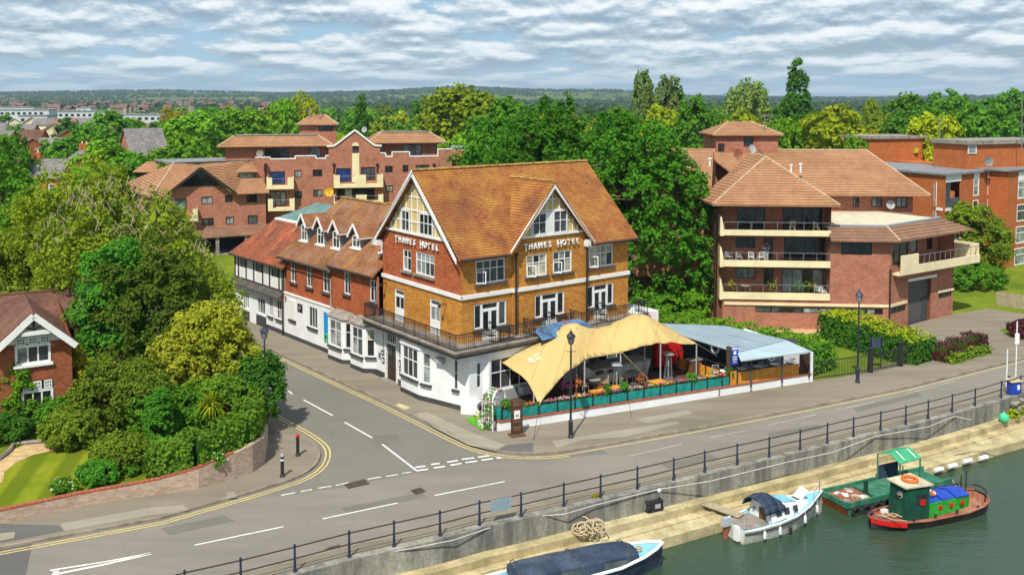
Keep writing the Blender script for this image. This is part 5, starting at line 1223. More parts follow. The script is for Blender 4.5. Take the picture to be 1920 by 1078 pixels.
for a in (0, 1.): MB().fb(QF, a*.95, a*.95+.05, .1, .75, 0, .05).build('post', 'black', sp)
MB().fb(QF, .06, .94, .3, .58, .02, .04).build('plate', 'white', sp); MB().fb(QF, -.05, 1.05, .72, .78, -.02, .06).build('rail', 'black', sp)
# ---------------------------------------------------------------- blue roofed shelter
sh_ = thing('shelter', 'open terrace shelter under a low blue grey sheet roof beside the long hedge', 'shelter', (15, 63, .45)); T = sh_
def px(x, y, z): return G(x, y, z)
roofs = [[px(1271, 626, 2.85), px(1382, 660, 2.62), px(1474, 637, 2.7), px(1361, 611, 2.9), px(1243, 606, 3.1)], [px(1382, 660, 2.57), px(1389, 676, 2.4), px(1521, 658, 2.45), px(1474, 637.5, 2.65)]]
M['metalroof2'] = mat('pale blue sheet roof', (.38, .50, .54), .45, .14, .6)
for k, r_ in enumerate(roofs): MB().slab(r_, .07).build('roof_sheet', 'metalroof' if k == 0 else 'metalroof2', T)
for i in range(8):
    a, b = roofs[0][1].lerp(roofs[0][2], i/8), roofs[0][0].lerp(roofs[0][4], i/8) if 0 else roofs[0][1].lerp(roofs[0][2], i/8)+ (roofs[0][3]-roofs[0][2])
    if i in (2, 5): MB().bar(a+Vector((0, 0, .02)), a.lerp(b, .9)+Vector((0, 0, .03)), .05, .02).build('seam', 'metalroof', T)
for (x, y) in ((15.0, 59.4), (17.2, 60.3), (19.3, 61.5), (14.2, 61.5), (17.5, 64.5), (12.5, 65.0), (9.8, 65.8)): MB().bar((x, y, .45), (x, y, 2.4), .1).build('post', 'plinth', T)
bkw = Fr2((9.5, 66.4), (19.2, 63.9)); MB().fb(bkw, 0, 10, .45, 2.35, -.1, 0).build('back_wall', 'plinth', T)
for k in range(5):
    x, y = 13.6+k*1.2, 60.6+k*.52; table('shelter_table', (x, y, .45), .32, 'white', f'white round table in the shelter, {ordn[k]} from the blue sign', .7, group='tables in the shelter')
    for s_ in (0, 1): chair('shelter_chair', (x+.45*(2*s_-1), y+.5, .45), s_*2.4, 'grey', f'grey chair {"right" if s_ else "left"} of the {ordn[k]} white table in the shelter', group='chairs in the shelter')
def buoy(c, nrm, Rr, m1, m2, label, group='lifebuoys'):
    t = thing('lifebuoy', label, 'lifebuoy', c, group); nrm = Vector(nrm).normalized(); a = nrm.orthogonal().normalized(); b_ = nrm.cross(a)
    for k in range(8):
        pts = [Vector(c)+(a*math.cos(x)+b_*math.sin(x))*Rr for x in np.linspace(k*math.pi/4, (k+1)*math.pi/4, 4)]; MB().tube(pts, .075, 7).build('segment', m1 if k % 2 else m2, t)
    return t
buoy(tuple(px(1339, 650, 2.35)+Vector((0, -.3, 0))), (.5, -.8, .3), .3, 'white', 'white', 'white lifebuoy hung under the blue roof left of the blue sign')
buoy(tuple(TF.P(tq(1447, 676, -.6)[0], 1.95, -.6)), TF.n, .26, 'white', 'white', 'white lifebuoy hung above the orange fence')
bs = TF.P(tq(1366, 690, -.3)[0], 0, -.3); su = thing('blue_sign', 'blue hanging sign with white print on a thick dark post by the shelter', 'sign', (bs.x, bs.y, .66))
MB().tube([(bs.x, bs.y, .6), (bs.x, bs.y, 3.05)], .16, 8).build('post', 'timber', su); BSF = Fr(bs.xy, 24)
MB().fb(BSF, .2, .72, 1.85, 2.95, -.05, .02).build('panel', 'blue', su)
for k, (a, b, c_, d_) in enumerate(((.24, .68, 2.82, 2.92), (.36, .56, 2.5, 2.72), (.3, .62, 2.3, 2.38), (.3, .62, 2.15, 2.22), (.34, .58, 2.0, 2.05))): MB().fb(BSF, a, b, c_, d_, .02, .026).build('print', 'white', su)
# ---------------------------------------------------------------- street lamps, bollards
def lamp(x, y, z, label, m='navy', h=5.75, rz=0):
    c = G(x, y, z); t = thing('street_lamp', label, 'street lamp', c, 'victorian style street lamps')
    MB().lathe(c, [(.16, 0), (.16, .1), (.12, .15), (.12, .85), (.14, .9), (.08, 1.0), (.065, 1.05), (.05, h-1.1), (.07, h-1.05), (.045, h-1.0), (.04, h-.62)], 10).build('post', m, t)
    MB().tube([c+Vector((-.28, 0, h-1.0)), c+Vector((.28, 0, h-1.0))], .02).build('ladder_bar', m, t)
    MB().lathe(c+Vector((0, 0, h-.62)), [(.1, 0), (.12, .04), (.21, .42), (.22, .44)], 6).build('lantern_glass', 'g_pale', t)
    cg = MB()
    for k in range(6): a = k*math.pi/3; cg.bar(c+Vector((.12*math.cos(a), .12*math.sin(a), h-.6)), c+Vector((.215*math.cos(a), .215*math.sin(a), h-.18)), .02)
    cg.build('lantern_frame', m, t); MB().lathe(c+Vector((0, 0, h-.18)), [(.27, 0), (.25, .04), (.1, .2), (.09, .26), (.03, .3), (.02, .42)], 8).build('lantern_cap', m, t)
    return t
lamp(1070, 820, .11, 'dark street lamp on the pavement in front of the sand coloured tent', 'black')
lamp(1608, 717, .11, 'tall dark street lamp in front of the railings and striped hedge', 'navy', 5.9)
lamp(498, 806, .11, 'dark blue street lamp rising behind the left corner shrubs', 'navy')
def bollard(x, y, label, top):
    c = G(x, y, .11); t = thing('bollard', label, 'bollard', c, 'bollards on the left corner')
    MB().lathe(c, [(.13, 0), (.13, .06), (.09, .1), (.085, .93), (.11, .95), (.11, 1.0)], 12).build('body', 'black', t)
    MB().lathe(c+Vector((0, 0, 1.0)), [(.1, 0), (.105, .02), (.09, .1), (.03, .14)], 12).build('cap', top, t); MB().lathe(c+Vector((0, 0, .8)), [(.092, 0), (.092, .08)], 12).build('band', 'white' if top != 'red' else 'black', t)
bollard(529.5, 893, 'black bollard with a silver top nearest the left brick wall', 'grey'); bollard(558.5, 854, 'black bollard with a red top at the kerb of the left corner', 'red')
# railings along the river footway
rl = thing('river_railing', 'long purple black post and rail fence along the river wall', 'railing', (*RAIL[8], .14))
for p in RAIL+[Vector((31.9, 59.35)), Vector((33.6, 60.4)), Vector((35.6, 61.6))]:
    MB().lathe((p.x, p.y, .14), [(.085, 0), (.085, .05), (.055, .16), (.05, .5), (.065, .53), (.045, .58), (.042, 1.0), (.06, 1.04), (.03, 1.1)], 8).build('post', 'navy', rl)
RP = RAIL+[Vector((36, 61.9))]
for h in (1.02, .56): MB().tube([(*p, h+.1) for p in RP], .028, 6).build('rail', 'rail', rl)
c = (RAIL[9]+RAIL[8])/2; i8 = [k for k, p in enumerate(RAIL)][8]
a, b = G(917, 972, .6).xy, G(958, 962, .6).xy; SGF = Fr2(RAIL[8].lerp(RAIL[9], .12)if 0 else G(899, 990).xy.lerp(G(977, 973).xy, .25), G(899, 990).xy.lerp(G(977, 973).xy, .75))
ns = thing('railing_sign', 'blank grey blue backed sign panel fixed to the river railing', 'sign', SGF.P(.4, .5, 0)); MB().fb(SGF, 0, 1.0, .62, 1.15, .05, .08).build('panel', 'metalroof', ns); MB().fb(SGF, .02, .06, .58, 1.2, .08, .1).fb(SGF, .94, .98, .58, 1.2, .08, .1).build('batten', 'grey', ns)
# right end: blue box, slim poles
c = Vector((31.3, 58.9)); BXF = Fr(c, 18); bx = thing('lifebelt_box', 'blue box with a white shield badge fixed at the river railing end', 'box', (c.x, c.y, .14)); MB().fb(BXF, -.35, .4, .2, .95, -.3, .1).build('body', 'blue', bx)
MB().slab([BXF.P(-.42, .98, .16), BXF.P(.47, .98, .16), BXF.P(.47, 1.1, -.36), BXF.P(-.42, 1.1, -.36)], .04).build('lid', 'rope', bx); MB().fb(BXF, .1, .3, .45, .75, .1, .11).build('badge', 'white', bx)
for x, yb, yt, lb in ((1887, 728, 655, 'slim white pole left of the blue box'), (1904, 722, 603, 'taller slim white pole with a small plate behind the blue box')):
    p = G(x, yb, .1); h = AY(x, yt, p.y).z; t = thing('slim_pole', lb, 'pole', p, 'slim poles at the railing end'); MB().tube([p, (p.x, p.y, h)], .04, 6).build('pole', 'white', t)
    if yt < 640: MB().box((p.x, p.y-.05, h-1.1), (.28, .04, .7)).build('plate', 'white', t)
# ---------------------------------------------------------------- blocks of flats and houses behind
def rr(F, z, x0, y0, x1, y1, w=0.):
    a = z(x0, (y0+y1)/2); b = z(x1, (y0+y1)/2); m = z((x0+x1)/2, y0), z((x0+x1)/2, y1)
    return (F.q(*a, w)[0], F.q(*b, w)[0], F.q(*m[1], w)[1], F.q(*m[0], w)[1])
class hipcap:
    """runs of hip tiles, each run a part of its own"""
    def __init__(s, mb, pts, r=.09): s.p = pts; s.r = r
    def build(s, name, m, par):
        for a, b in s.p: MB().tube([a, b], s.r, 5).build(name, m, par)
PD = ('g_dark', 'g_mid', 'g_dark', 'g_pale')
zb = Z(1340, 370, 4.3125); z3 = Z(1540, 380, 3.368); z4 = Z(1600, 160, 3.172); z1 = Z(1260, 220, 4.147); zc = Z(1260, 360, 3.85)
fl = thing('riverside_flats', 'brown brick flats with three long cream balconies and a garage, behind the long hedge', 'flats', (26, 82, 0)); T = fl
BF_ = Fr((16.95, 76.6), -4.7); B = BF_
UR = 13.1
hy = lambda y, x=1450, w=0: B.q(x, y, w)[1]
vp = [(hy(431.5), hy(442)), (hy(488.5), hy(500.5)), (hy(548.5), hy(561.5))]
vband = hy(570); UB = B.q(1557, 500)[0]
mb = MB()
strip_ = (B.q(1416.5, 580)[0], 12.6, hy(586), hy(575.5))
wall(mb, B, 0, UB, -.1, vp[2][0]-.35, [(strip_[0], UB, strip_[2], strip_[3])], .1)
wall(mb, B, UB, UR, -.1, 7.4, [rr(B, z3, 125, 250, 320, 330), (UB, strip_[1], strip_[2], strip_[3])], .12)
rec = -1.9
bops = [rr(B, zb, 180, 85, 410, 262, rec), rr(B, zb, 550, 85, 870, 265, rec), rr(B, zb, 170, 325, 328, 410, rec), rr(B, zb, 395, 330, 470, 515, rec), rr(B, zb, 560, 328, 910, 515, rec), rr(B, zb, 170, 570, 328, 655, rec), rr(B, zb, 395, 575, 475, 720, rec), rr(B, zb, 540, 580, 880, 770, rec)]
wall(mb, B, -.1, UB+.1, 1.6, 10.2, bops, .15, w=rec)
for u in (0, UB): mb.poly([B.P(u, 1.5, rec), B.P(u, 1.5, -.0), B.P(u, 10.1, -.0), B.P(u, 10.1, rec)] if u else [B.P(0, 1.5, rec), B.P(0, 10.1, rec), B.P(0, 10.1, -1.2), B.P(0, 1.5, -1.2)])
# right side walls: face 2
GL, GR = G(1697, 612).xy, G(1784.9, 592.3).xy; K1 = B.P(UR, 0).xy
F2_ = Fr(G(1701.9, 611).xy, 34.17); F2 = F2_
FK = Fr2(K1, F2.P(-.1, 0).xy); LK_ = (F2.P(-.1, 0).xy-K1).length
wall(mb, FK, 0, LK_, -.1, 7.4, [(0.2, LK_-.3, strip_[2], strip_[3]), (.3, LK_-.05, 5.2, 6.9)], .12)
gar = (-.02, 3.1, 0., 3.62); rwin = (4.28, 6.2, 1.7, 2.2)
wall(mb, F2, -.1, 6.4, -.1, 7.4, [gar, rwin, (-.1, 6.4, 4.75, 7.39)], .3)
PW = -1.5; pops = [(2.4, 3.4, 5.5, 6.85), (4.75, 5.6, 5.6, 6.75), (6.75, 8.3, 4.9, 6.9)]
wall(mb, F2, -.5, 8.6, 4.4, 7.4, [(-.4, 1.3, 4.9, 6.9)]+pops, .12, w=PW)
e = F2.P(6.4, 0).xy; mb.poly([F2.P(6.4, -.1), F2.P(6.4, -.1, -12), F2.P(6.4, 7.4, -12), F2.P(6.4, 7.4, 0)])
# rear range walls
YR = 85.6; RF_ = Fr((14.2, YR+.4), -.5)
rops = [rr(RF_, z4, x0, y0, x1, y1) for x0, y0, x1, y1 in ((-3, 665, 35, 725), (108, 665, 173, 725), (253, 667, 322, 728))]
wall(mb, RF_, 12, 21.8, 6, 10.1, rops, .1)
YL = 80.8; LFr = Fr((11.5, YL), 0); lops = [rr(LFr, zc, 185, 205, 258, 275), rr(LFr, zc, 180, 390, 258, 460), rr(LFr, zc, 190, 15, 262, 80)]
wall(mb, LFr, -1.5, 4.95, 3.35, 10, lops, .1); mb.fb(LFr, -1.5, 4.95, -.1, 3.3, -1.8, -1.75)
mb.poly([LFr.P(4.95, -.1), B.P(0, -.1, 0), B.P(0, 10.1, -1.3), LFr.P(4.95, 10.1)])
mb.build('wall', 'brick_r', T)
gn = lambda rc, F, n, w=-.08, p=PD, fr='dkframe', **k: window(F, rc, T, n, rows=1, w=w, fr=fr, panes=p, **k)
for rc, n, p in zip(bops, (3, 4, 3, 1, 4, 3, 1, 4), (('g_dark', 'g_mid'), ('g_pale', 'g_pale', 'g_dark'), ('g_dark',), ('g_dark',), ('g_dark',), ('g_dark', 'g_pale'), ('g_dark',), ('g_dark', 'g_pale'))): gn(rc, B.off(rec), n, p=p)
gn(rr(B, z3, 125, 250, 320, 330), B, 3, p=('g_dark',))
n = 8
for k in range(n):
    a = strip_[0]+(strip_[1]-strip_[0])*k/n; gn((a+.02, a+(strip_[1]-strip_[0])/n-.02, strip_[2], strip_[3]), B, 2, t=.05)
gn((.2, LK_-.3, strip_[2], strip_[3]), FK, 3, t=.05); gn((.3, LK_-.05, 5.2, 6.9), FK, 2); gn(rwin, F2, 5, w=-.1, t=.05)
gn((-.4, 1.3, 4.9, 6.9), F2.off(PW), 2); gn(pops[0], F2.off(PW), 1); gn(pops[1], F2.off(PW), 1); gn(pops[2], F2.off(PW), 2, p=('g_pale', 'g_mid'))
for rc in rops: gn(rc, RF_, 2, p=('g_pale', 'g_mid'), t=.09)
for rc in lops: gn(rc, LFr, 2, t=.08)
sh2 = MB()
for k in range(18): sh2.fb(F2, -.0, 3.08, .02+k*.2, .2+k*.2, -.3, -.24+.015*(k % 2))
sd = sh2.build('garage_shutter', 'shutter', T); MB().fb(F2, 2.2, 2.9, .05, 2.0, -.22, -.19).build('wicket_door', 'plinth', sd); MB().fb(F2, -.1, 3.9, 3.62, 3.85, -.3, .05).build('lintel', 'white', T)
MB().fb(F2, 3.1, 3.9, 0, 3.6, -.3, .04).build('pier', 'brick_r', T); MB().fb(F2, 4.1, 6.45, 2.22, 2.4, 0, .08).build('lintel_band', 'cream', T)
cb = MB().fb(B, .15, UR, vband-.1, vband+.1, 0, .09).fb(FK, 0, LK_-.2, vband-.1, vband+.1, 0, .09)
cb.build('cream_band', 'cream', T)
for i, (t_, b_) in enumerate(vp):
    s_ = MB().fb(B, .0, UB-.02, b_, t_, -.0, .12).build('balcony_front', 'cream', T)
    MB().fb(B, .0, UB-.02, b_, b_+.2, rec, -.01).build('balcony_floor', 'slab', T)
    cr = MB(); pts = [(-.0, b_-.05), (.28, b_-.05), (.28, t_+.25), (.12, t_+1.0), (-.0, t_+1.15)]
    cr.poly([B.P(u-.25, v, .13) for u, v in pts]).poly([B.P(u-.25, v, -.9) for u, v in pts[::-1]])
    for (u0, v0), (u1, v1) in zip(pts, pts[1:]+pts[:1]): cr.poly([B.P(u0-.25, v0, .13), B.P(u0-.25, v0, -.9), B.P(u1-.25, v1, -.9), B.P(u1-.25, v1, .13)])
    cr.build('balcony_end', 'cream', T)
    rl_ = MB().bar(B.P(.1, t_+.62, .05), B.P(UB, t_+.62, .05), .035)
    for k in range(9): rl_.bar(B.P(.1+(UB-.15)*k/8, t_, .05), B.P(.1+(UB-.15)*k/8, t_+.62, .05), .03)
    rl_.build('balcony_rail', 'leadgrey', T)
# corner balcony
mb = MB().fb(F2, -2.5, -.3, 4.55, 6.1, .9, 1.05).fb(F2, -.3, 8.6, 4.55, 5.2, .9, 1.05).fb(F2, 8.45, 8.6, 4.6, 6.15, -1.4, .95).fb(F2, -2.5, 8.6, 4.45, 4.62, -1.5, .9)
mb.build('corner_balcony', 'cream', T)
rl_ = MB().bar(F2.P(-.3, 5.95, .97), F2.P(8.5, 5.95, .97), .04)
for k in range(12): rl_.bar(F2.P(-.2+k*.75, 5.2, .97), F2.P(-.2+k*.75, 5.95, .97), .035)
rl_.build('balcony_rail', 'leadgrey', T)
# roofs
E0 = 10.12
a0, a1 = B.P(-.95, E0, .8), B.P(8.95, E0, .8); ap = B.P(4.15, 13.55, -5.0); bk = B.P(3.2, 13.8, -9.5); rg_ = B.P(4.9, 13.8, -13)
l1 = LFr.P(3.9, E0+.4, .4)
slope('roof', [a0, a1, ap], 'tile_f', T); slope('roof', [a0, ap, B.P(3.4, 13.65, -8), B.P(-1.5, E0, -3.6)], 'tile_f', T); slope('roof', [a1, ap, rg_, B.P(8.95, E0, -11)], 'tile_f', T)
slope('roof', [Vector((8, YL-.6, E0)), LFr.P(5.2, E0, .6), Vector((19, 90.3, 13.75)), Vector((8, 90.3, 13.75))], 'tile_f', T)
re_ = [Vector((22, YR-.5, 9.95)), Vector((37.1, YR-.9, 9.9)), Vector((33.6, 91, 13.55)), Vector((18, 91, 13.6))]
slope('roof', re_, 'tile_f', T); slope('roof', [re_[1], Vector((37.3, 97, 9.9)), re_[2]], 'tile_f', T)
hipcap(MB(), [(a0, ap), (a1, ap), (ap, B.P(3.4, 13.65, -8)), (re_[1], re_[2]), (re_[2], re_[3])]).build('hip_tiles', 'ridge_l', T)
sk = [B.P(8.3, 7.36, .75), B.P(UR+.5, 7.36, .75), F2.P(7.6, 7.45, .9)]; st_ = [B.P(8.3, 8.35, -.6), B.P(UR-.2, 8.35, -.6), F2.P(5.2, 8.45, -.6)]
slope('skirt_roof', [sk[0], sk[1], st_[1], st_[0]], 'tile_d', T); slope('skirt_roof', [sk[1], sk[2], st_[2], st_[1]], 'tile_d', T); slope('skirt_roof', [sk[2], F2.P(7.6, 7.45, -10), F2.P(5.2, 8.45, -9), st_[2]], 'tile_d', T)
hipcap(MB(), [(sk[1], st_[1])], .08).build('hip_tiles', 'ridge_l', T)
fr_ = MB().slab([B.P(8.3, 8.3, -.62), B.P(UR-.2, 8.3, -.62), F2.P(5.2, 8.35, -.62), F2.P(5.2, 8.35, -8), B.P(8.3, 8.3, -10)], .2); fr_.build('flat_roof', 'flatroof', T)
MB().bar(st_[0], st_[1], .25, .12).bar(st_[1], st_[2], .25, .12).build('lead_flashing', 'metalroof', T)
tp = [AY(1341, 260, 91), AY(1457, 260, 91)]; tx0, tx1 = tp[0].x, tp[1].x
tf = Fr((tx0, 90.6), 0); tw_ = tx1-tx0; mb = MB(); wall(mb, tf, 0, tw_, 9, 15.1, [(2.6, 3.5, 13.9, 14.9), (.2, .8, 13.4, 14.2)], .1); mb.poly([tf.P(0, 9), tf.P(0, 15.1), tf.P(0, 15.1, -6), tf.P(0, 9, -6)]).poly([tf.P(tw_, 9), tf.P(tw_, 9, -6), tf.P(tw_, 15.1, -6), tf.P(tw_, 15.1)])
mb.build('lift_tower', 'brick_r', T); gn((2.6, 3.5, 13.9, 14.9), tf, 1, p=('g_dark',)); gn((.2, .8, 13.4, 14.2), tf, 1, p=('g_mid',))
c4 = [tf.P(-.4, 15.05, .4), tf.P(tw_+.4, 15.05, .4), tf.P(tw_+.4, 15.05, -6.4), tf.P(-.4, 15.05, -6.4)]; r1, r2 = tf.P(1.8, 16.2, -3), tf.P(4.0, 16.2, -3)
for pts in ([c4[0], c4[1], r2, r1], [c4[1], c4[2], r2], [c4[2], c4[3], r1, r2], [c4[3], c4[0], r1]): slope('tower_roof', pts, 'tile_f', T, .1)
hipcap(MB(), [(c4[1], r2), (c4[0], r1)], .08).build('hip_tiles', 'ridge_l', T)
def dish(c, r, nrm, m, par=None, label=None):
    t = par or thing('satellite_dish', label, 'satellite dish', c); nrm = Vector(nrm).normalized(); a = nrm.orthogonal().normalized(); b_ = nrm.cross(a); mb = MB()
    r = r*.72; rings = [[Vector(c)+(a*math.cos(k*math.pi/6)+b_*math.sin(k*math.pi/6))*r*q_-nrm*.25*r*(1-q_*q_) for k in range(12)] for q_ in (.25, .65, 1)]
    for A_, B__ in zip(rings, rings[1:]):
        for k in range(12): mb.poly([A_[k], A_[(k+1) % 12], B__[(k+1) % 12], B__[k]])
    mb.poly(rings[0]); mb.build('dish', m, t); MB().tube([Vector(c)-nrm*.1, Vector(c)-Vector((0, 0, r*1.6))], .03).tube([Vector(c)-nrm*.2-Vector((0, 0, r)), Vector(c)+nrm*.5*r], .015).build('mount', 'leadgrey', t)
dish(AY(1411, 279, 84.5), .55, (.5, -.8, .4), 'grey', label='grey satellite dish beside the small tiled tower of the riverside flats'); dish(AY(1384, 288, 84.5), .6, (0, -1, .2), 'rust', label='rusty mesh satellite dish against the brick tower'); dish(AY(1670, 384, 85.2), .55, (0, -1, .2), 'grey', label='grey satellite dish between rear windows above the flat roof')
for x, y in ((1331, 300), (1483, 312), (1501, 310), (1585, 350)): p = AY(x, y+6, 86.5); MB().tube([p-Vector((0, 0, .4)), p+Vector((0, 0, .35))], .09, 8).lathe(p+Vector((0, 0, .35)), [(.17, 0), (.12, .12)], 8).build('roof_vent', 'white', T)
MB().tube([B.P(UR-.02, .2, .1), B.P(UR-.02, 5, .1)], .07).build('downpipe', 'dkframe', T); MB().tube([B.P(-.6, .2, -.3), B.P(-.6, 10, -.3)], .07).build('downpipe', 'dkframe', T)
for (x, y, k) in ((1425, 395, 0), (1445, 455, 0)): pass
def mast(px_, y0, y1, Y, label, arms=()):
    a, b = AY(px_, y1, Y), AY(px_, y0, Y); t = thing('aerial_mast', label, 'aerial', a); MB().tube([a, b], .045, 5).build('mast', 'leadgrey', t)
    for k, wd_ in arms: p = a.lerp(b, k); MB().bar(p-Vector((wd_/2, 0, 0)), p+Vector((wd_/2, 0, 0)), .04).build('arm', 'leadgrey', t)
mast(1434, 215, 268, 91, 'television aerial on the small tiled tower of the riverside flats', ((.98, 1.4), (.7, .9)))
mast(1916, 172, 282, 106, 'tall thin aerial mast at the right edge above the orange flats', ((.15, .6),))
mast(1762, 222, 262, 112, 'thin aerial above the left roof of the orange flats', ((.95, 1.2),))
# balcony life
def potp(c, m, label, s=.35, h=.7): 
    t = thing('potted_plant', label, 'pot plant', c, 'pot plants on the cream balconies'); MB().lathe(c, [(.14, 0), (.18, .28)], 8).build('pot', 'coping', t)
    v_ = leaves(np.random.RandomState(int(c[0]*10)).normal(0, s*.5, (90, 3))+[0, 0, h*.8], np.tile([[0, 0, 1.]], (90, 1)), .16, 4); quads_obj(v_, 'foliage', m, t)
fz = [p[1]+.2 for p in vp]
for u, m, lb in ((.7, 'lf_yel', 'tall yellow topped plant at the left end of the lowest balcony'), (4.1, 'lf_yel', 'yellow green bushy plant below the door on the lowest balcony'), (5.9, 'lf_mid', 'green plant in front of the wide window, lowest balcony'), (6.5, 'lf_bright', 'small bright plant right of centre on the lowest balcony'), (7.1, 'lf_gold', 'golden plant near the white chairs on the lowest balcony')): potp(tuple(B.P(u, fz[2], -.4)), m, lb, .45, 1.0)
for i, u, lb, m in ((0, 5.6, 'cream armchair before the white blinds on the top balcony', 'cream'), (0, 7.5, 'cream armchair at the right end of the top balcony', 'cream'), (1, .6, 'grey wicker chair at the left end of the middle balcony', 'grey'), (1, 1.4, 'pale cushioned chair second from the left on the middle balcony', 'grey'), (1, 2.4, 'white seat under the window of the middle balcony', 'plastic_w'), (1, 3.1, 'white seat right of the window on the middle balcony', 'plastic_w'), (2, 7.7, 'white chair left of the pair on the lowest balcony', 'plastic_w'), (2, 8.0, 'white chair at the right end of the lowest balcony', 'plastic_w')): chair('lounge_chair', tuple(B.P(u, fz[i], -.8 if u != 8.0 else -.35)), .2+u, m, lb, group='seats on the cream balconies')
table('balcony_table', tuple(B.P(1.9, fz[2], -.8)), .35, 'slab', 'small table on the left of the lowest cream balcony')
table('balcony_table', tuple(B.P(2.4, fz[0], -.8)), .4, 'g_mid', 'glass table left of centre on the top cream balcony')
# person standing at the middle balcony door
c = B.P(3.55, fz[1], -.75); pe = thing('person', 'person in a dark top and patterned trousers standing in the balcony doorway', 'person', c)
def skinfig(verts, edges, radii, name, m, par):
    me = bpy.data.meshes.new(name); me.from_pydata(verts, edges, []); o = bpy.data.objects.new(name, me); COL.objects.link(o); o.parent = par
    md = o.modifiers.new('skin', 'SKIN'); 
    for i, r in enumerate(radii): me.skin_vertices[0].data[i].radius = (r, r*.85)
    me.skin_vertices[0].data[0].use_root = True; o.modifiers.new('s', 'SUBSURF').levels = 1; o.modifiers['s'].render_levels = 1; me.materials.append(M[m]); return o
bv = [(0, 0, .95), (0, 0, 1.2), (0, 0, 1.42), (0, 0, 1.52), (0, -.01, 1.63), (0, -.01, 1.72), (.19, 0, 1.4), (.27, -.03, 1.15), (.12, -.24, 1.16), (-.19, 0, 1.4), (-.27, -.03, 1.15), (-.1, -.26, 1.2), (.09, 0, .88), (.1, -.02, .48), (.1, 0, .08), (.1, -.13, .04), (-.09, 0, .88), (-.1, -.02, .48), (-.1, 0, .08), (-.1, -.13, .04)]
be = [(0, 1), (1, 2), (2, 3), (3, 4), (4, 5), (2, 6), (6, 7), (7, 8), (2, 9), (9, 10), (10, 11), (0, 12), (12, 13), (13, 14), (14, 15), (0, 16), (16, 17), (17, 18), (18, 19)]
md = bpy.data.meshes.new('body'); md.from_pydata(bv, be, []); bo = bpy.data.objects.new('body', md); COL.objects.link(bo); bo.parent = pe
bo.modifiers.new('skin', 'SKIN')
if not md.skin_vertices:
    bpy.context.view_layer.objects.active = bo
rad = [.15, .14, .15, .06, .1, .085, .07, .05, .035, .07, .05, .035, .09, .06, .045, .04, .09, .06, .045, .04]
if md.skin_vertices:
    for i, r in enumerate(rad): md.skin_vertices[0].data[i].radius = (r, r*.8)
ss_ = bo.modifiers.new('smooth', 'SUBSURF'); ss_.levels = 1; ss_.render_levels = 1; md.materials.append(M['skin'])
MB().lathe(c+Vector((0, 0, .95)), [(.17, 0), (.16, .2), (.19, .45), (.12, .53)], 10).build('top', 'canvas', pe); MB().lathe(c+Vector((0, -.01, 1.62)), [(.1, 0), (.12, .08), (.08, .15), (.02, .17)], 8).build('hair', 'timber', pe)
for s_ in (-.1, .1): MB().lathe(c+Vector((s_, 0, .1)), [(.07, 0), (.09, .4), (.12, .85)], 8).build('trousers', 'grey', pe)
# ---------------------------------------------------------------- upper left flats
z7 = Z(210, 200, 3.8485); z8 = Z(480, 200, 4.8); A0 = G(400, 473).xy; FA = Fr(A0, 20); FB2 = Fr(A0, 12)
bf = thing('town_flats', 'large red brown flats with cream balconies and tan roofs beyond the side street row', 'flats', (-28, 120, 0)); T = bf
wn = [rr(FA, z7, 645, 650, 727, 705), rr(FA, z7, 815, 640, 870, 690), rr(FA, z7, 970, 635, 1048, 692), rr(FA, z7, 650, 805, 735, 862), rr(FA, z7, 820, 795, 880, 850), rr(FA, z7, 980, 785, 1052, 848), rr(FA, z7, 385, 665, 540, 770)]
mb = MB(); wall(mb, FA, -6.3, 6.2, 2.8, 7.1, wn, .12)
gw_ = rr(FA, z7, 520, 470, 745, 585)
mb.poly([FA.P(-5.0, 7.1), FA.P(2.2, 7.1), FA.P(.9, 8.0), FA.P(-3.7, 8.0)]); CL = G(217, 353, 7.1); CLf = Fr2((CL.x+1., CL.y-.2), FA.P(-6.3, 0).xy); cl_ = (FA.P(-6.3, 0).xy-Vector((CL.x+1., CL.y-.2))).length
wall(mb, CLf, 0, cl_, 0, 7.1, [(1.5, 3.2, 5.2, 6.9), (4., 5.2, 5, 6.9)], .12); wall(mb, FA, -6.3, 6.2, 0, 2.8, [(-3.5, 6.1, 0, 2.7)], 3.5)
mb.build('wall', 'brick_r', T)
for rc in wn[:6]: gn(rc, FA, 2, t=.1, p=('g_pale', 'g_dark', 'g_mid'))
gn(wn[6], FA, 2, t=.1, p=('g_pale', 'g_teal')); gn((1.5, 3.2, 5.2, 6.9), CLf, 2); gn((4., 5.2, 5, 6.9), CLf, 1)
MB().poly([FA.P(-5.0, 6.9, -.3), FA.P(2.3, 6.9, -.3), FA.P(-1.33, 10.15, -.3)]).build('gable_glazing', 'g_dark', T); MB().fb(FA, -3.5, 6.1, 0, 2.75, -3.7, -3.5).build('undercroft_shade_wall', 'plinth', T); MB().poly([FA.P(-3.5, .02, 2.5), FA.P(8, .02, 2.5), FA.P(8, .02, -3.5), FA.P(-3.5, .02, -3.5)]).build('undercroft_floor', 'slab', T); gr_ = MB()  # undercroft back wall added in dark paint to stand for the shaded void
for u in (-2.6, -1.35, -.1): gr_.bar(FA.P(u, 8.0, -.28), FA.P(u, 8.6 if u != -1.35 else 9.6, -.28), .08)
gr_.bar(FA.P(-3.7, 8.02, 0), FA.P(.9, 8.02, 0), .12).build('glazing_bars', 'dkframe', T)
bc = MB().fb(FA, -5.1, -1.7, 4.0, 4.25, 0, 1.2).fb(FA, -5.1, -1.7, 4.25, 4.55, 1.1, 1.2).fb(FA, -2.3, -1.7, 4.25, 5.4, 1.1, 1.2).fb(FA, -1.8, -1.7, 4.25, 5.4, 0, 1.2); bc.build('balcony', 'cream', T)
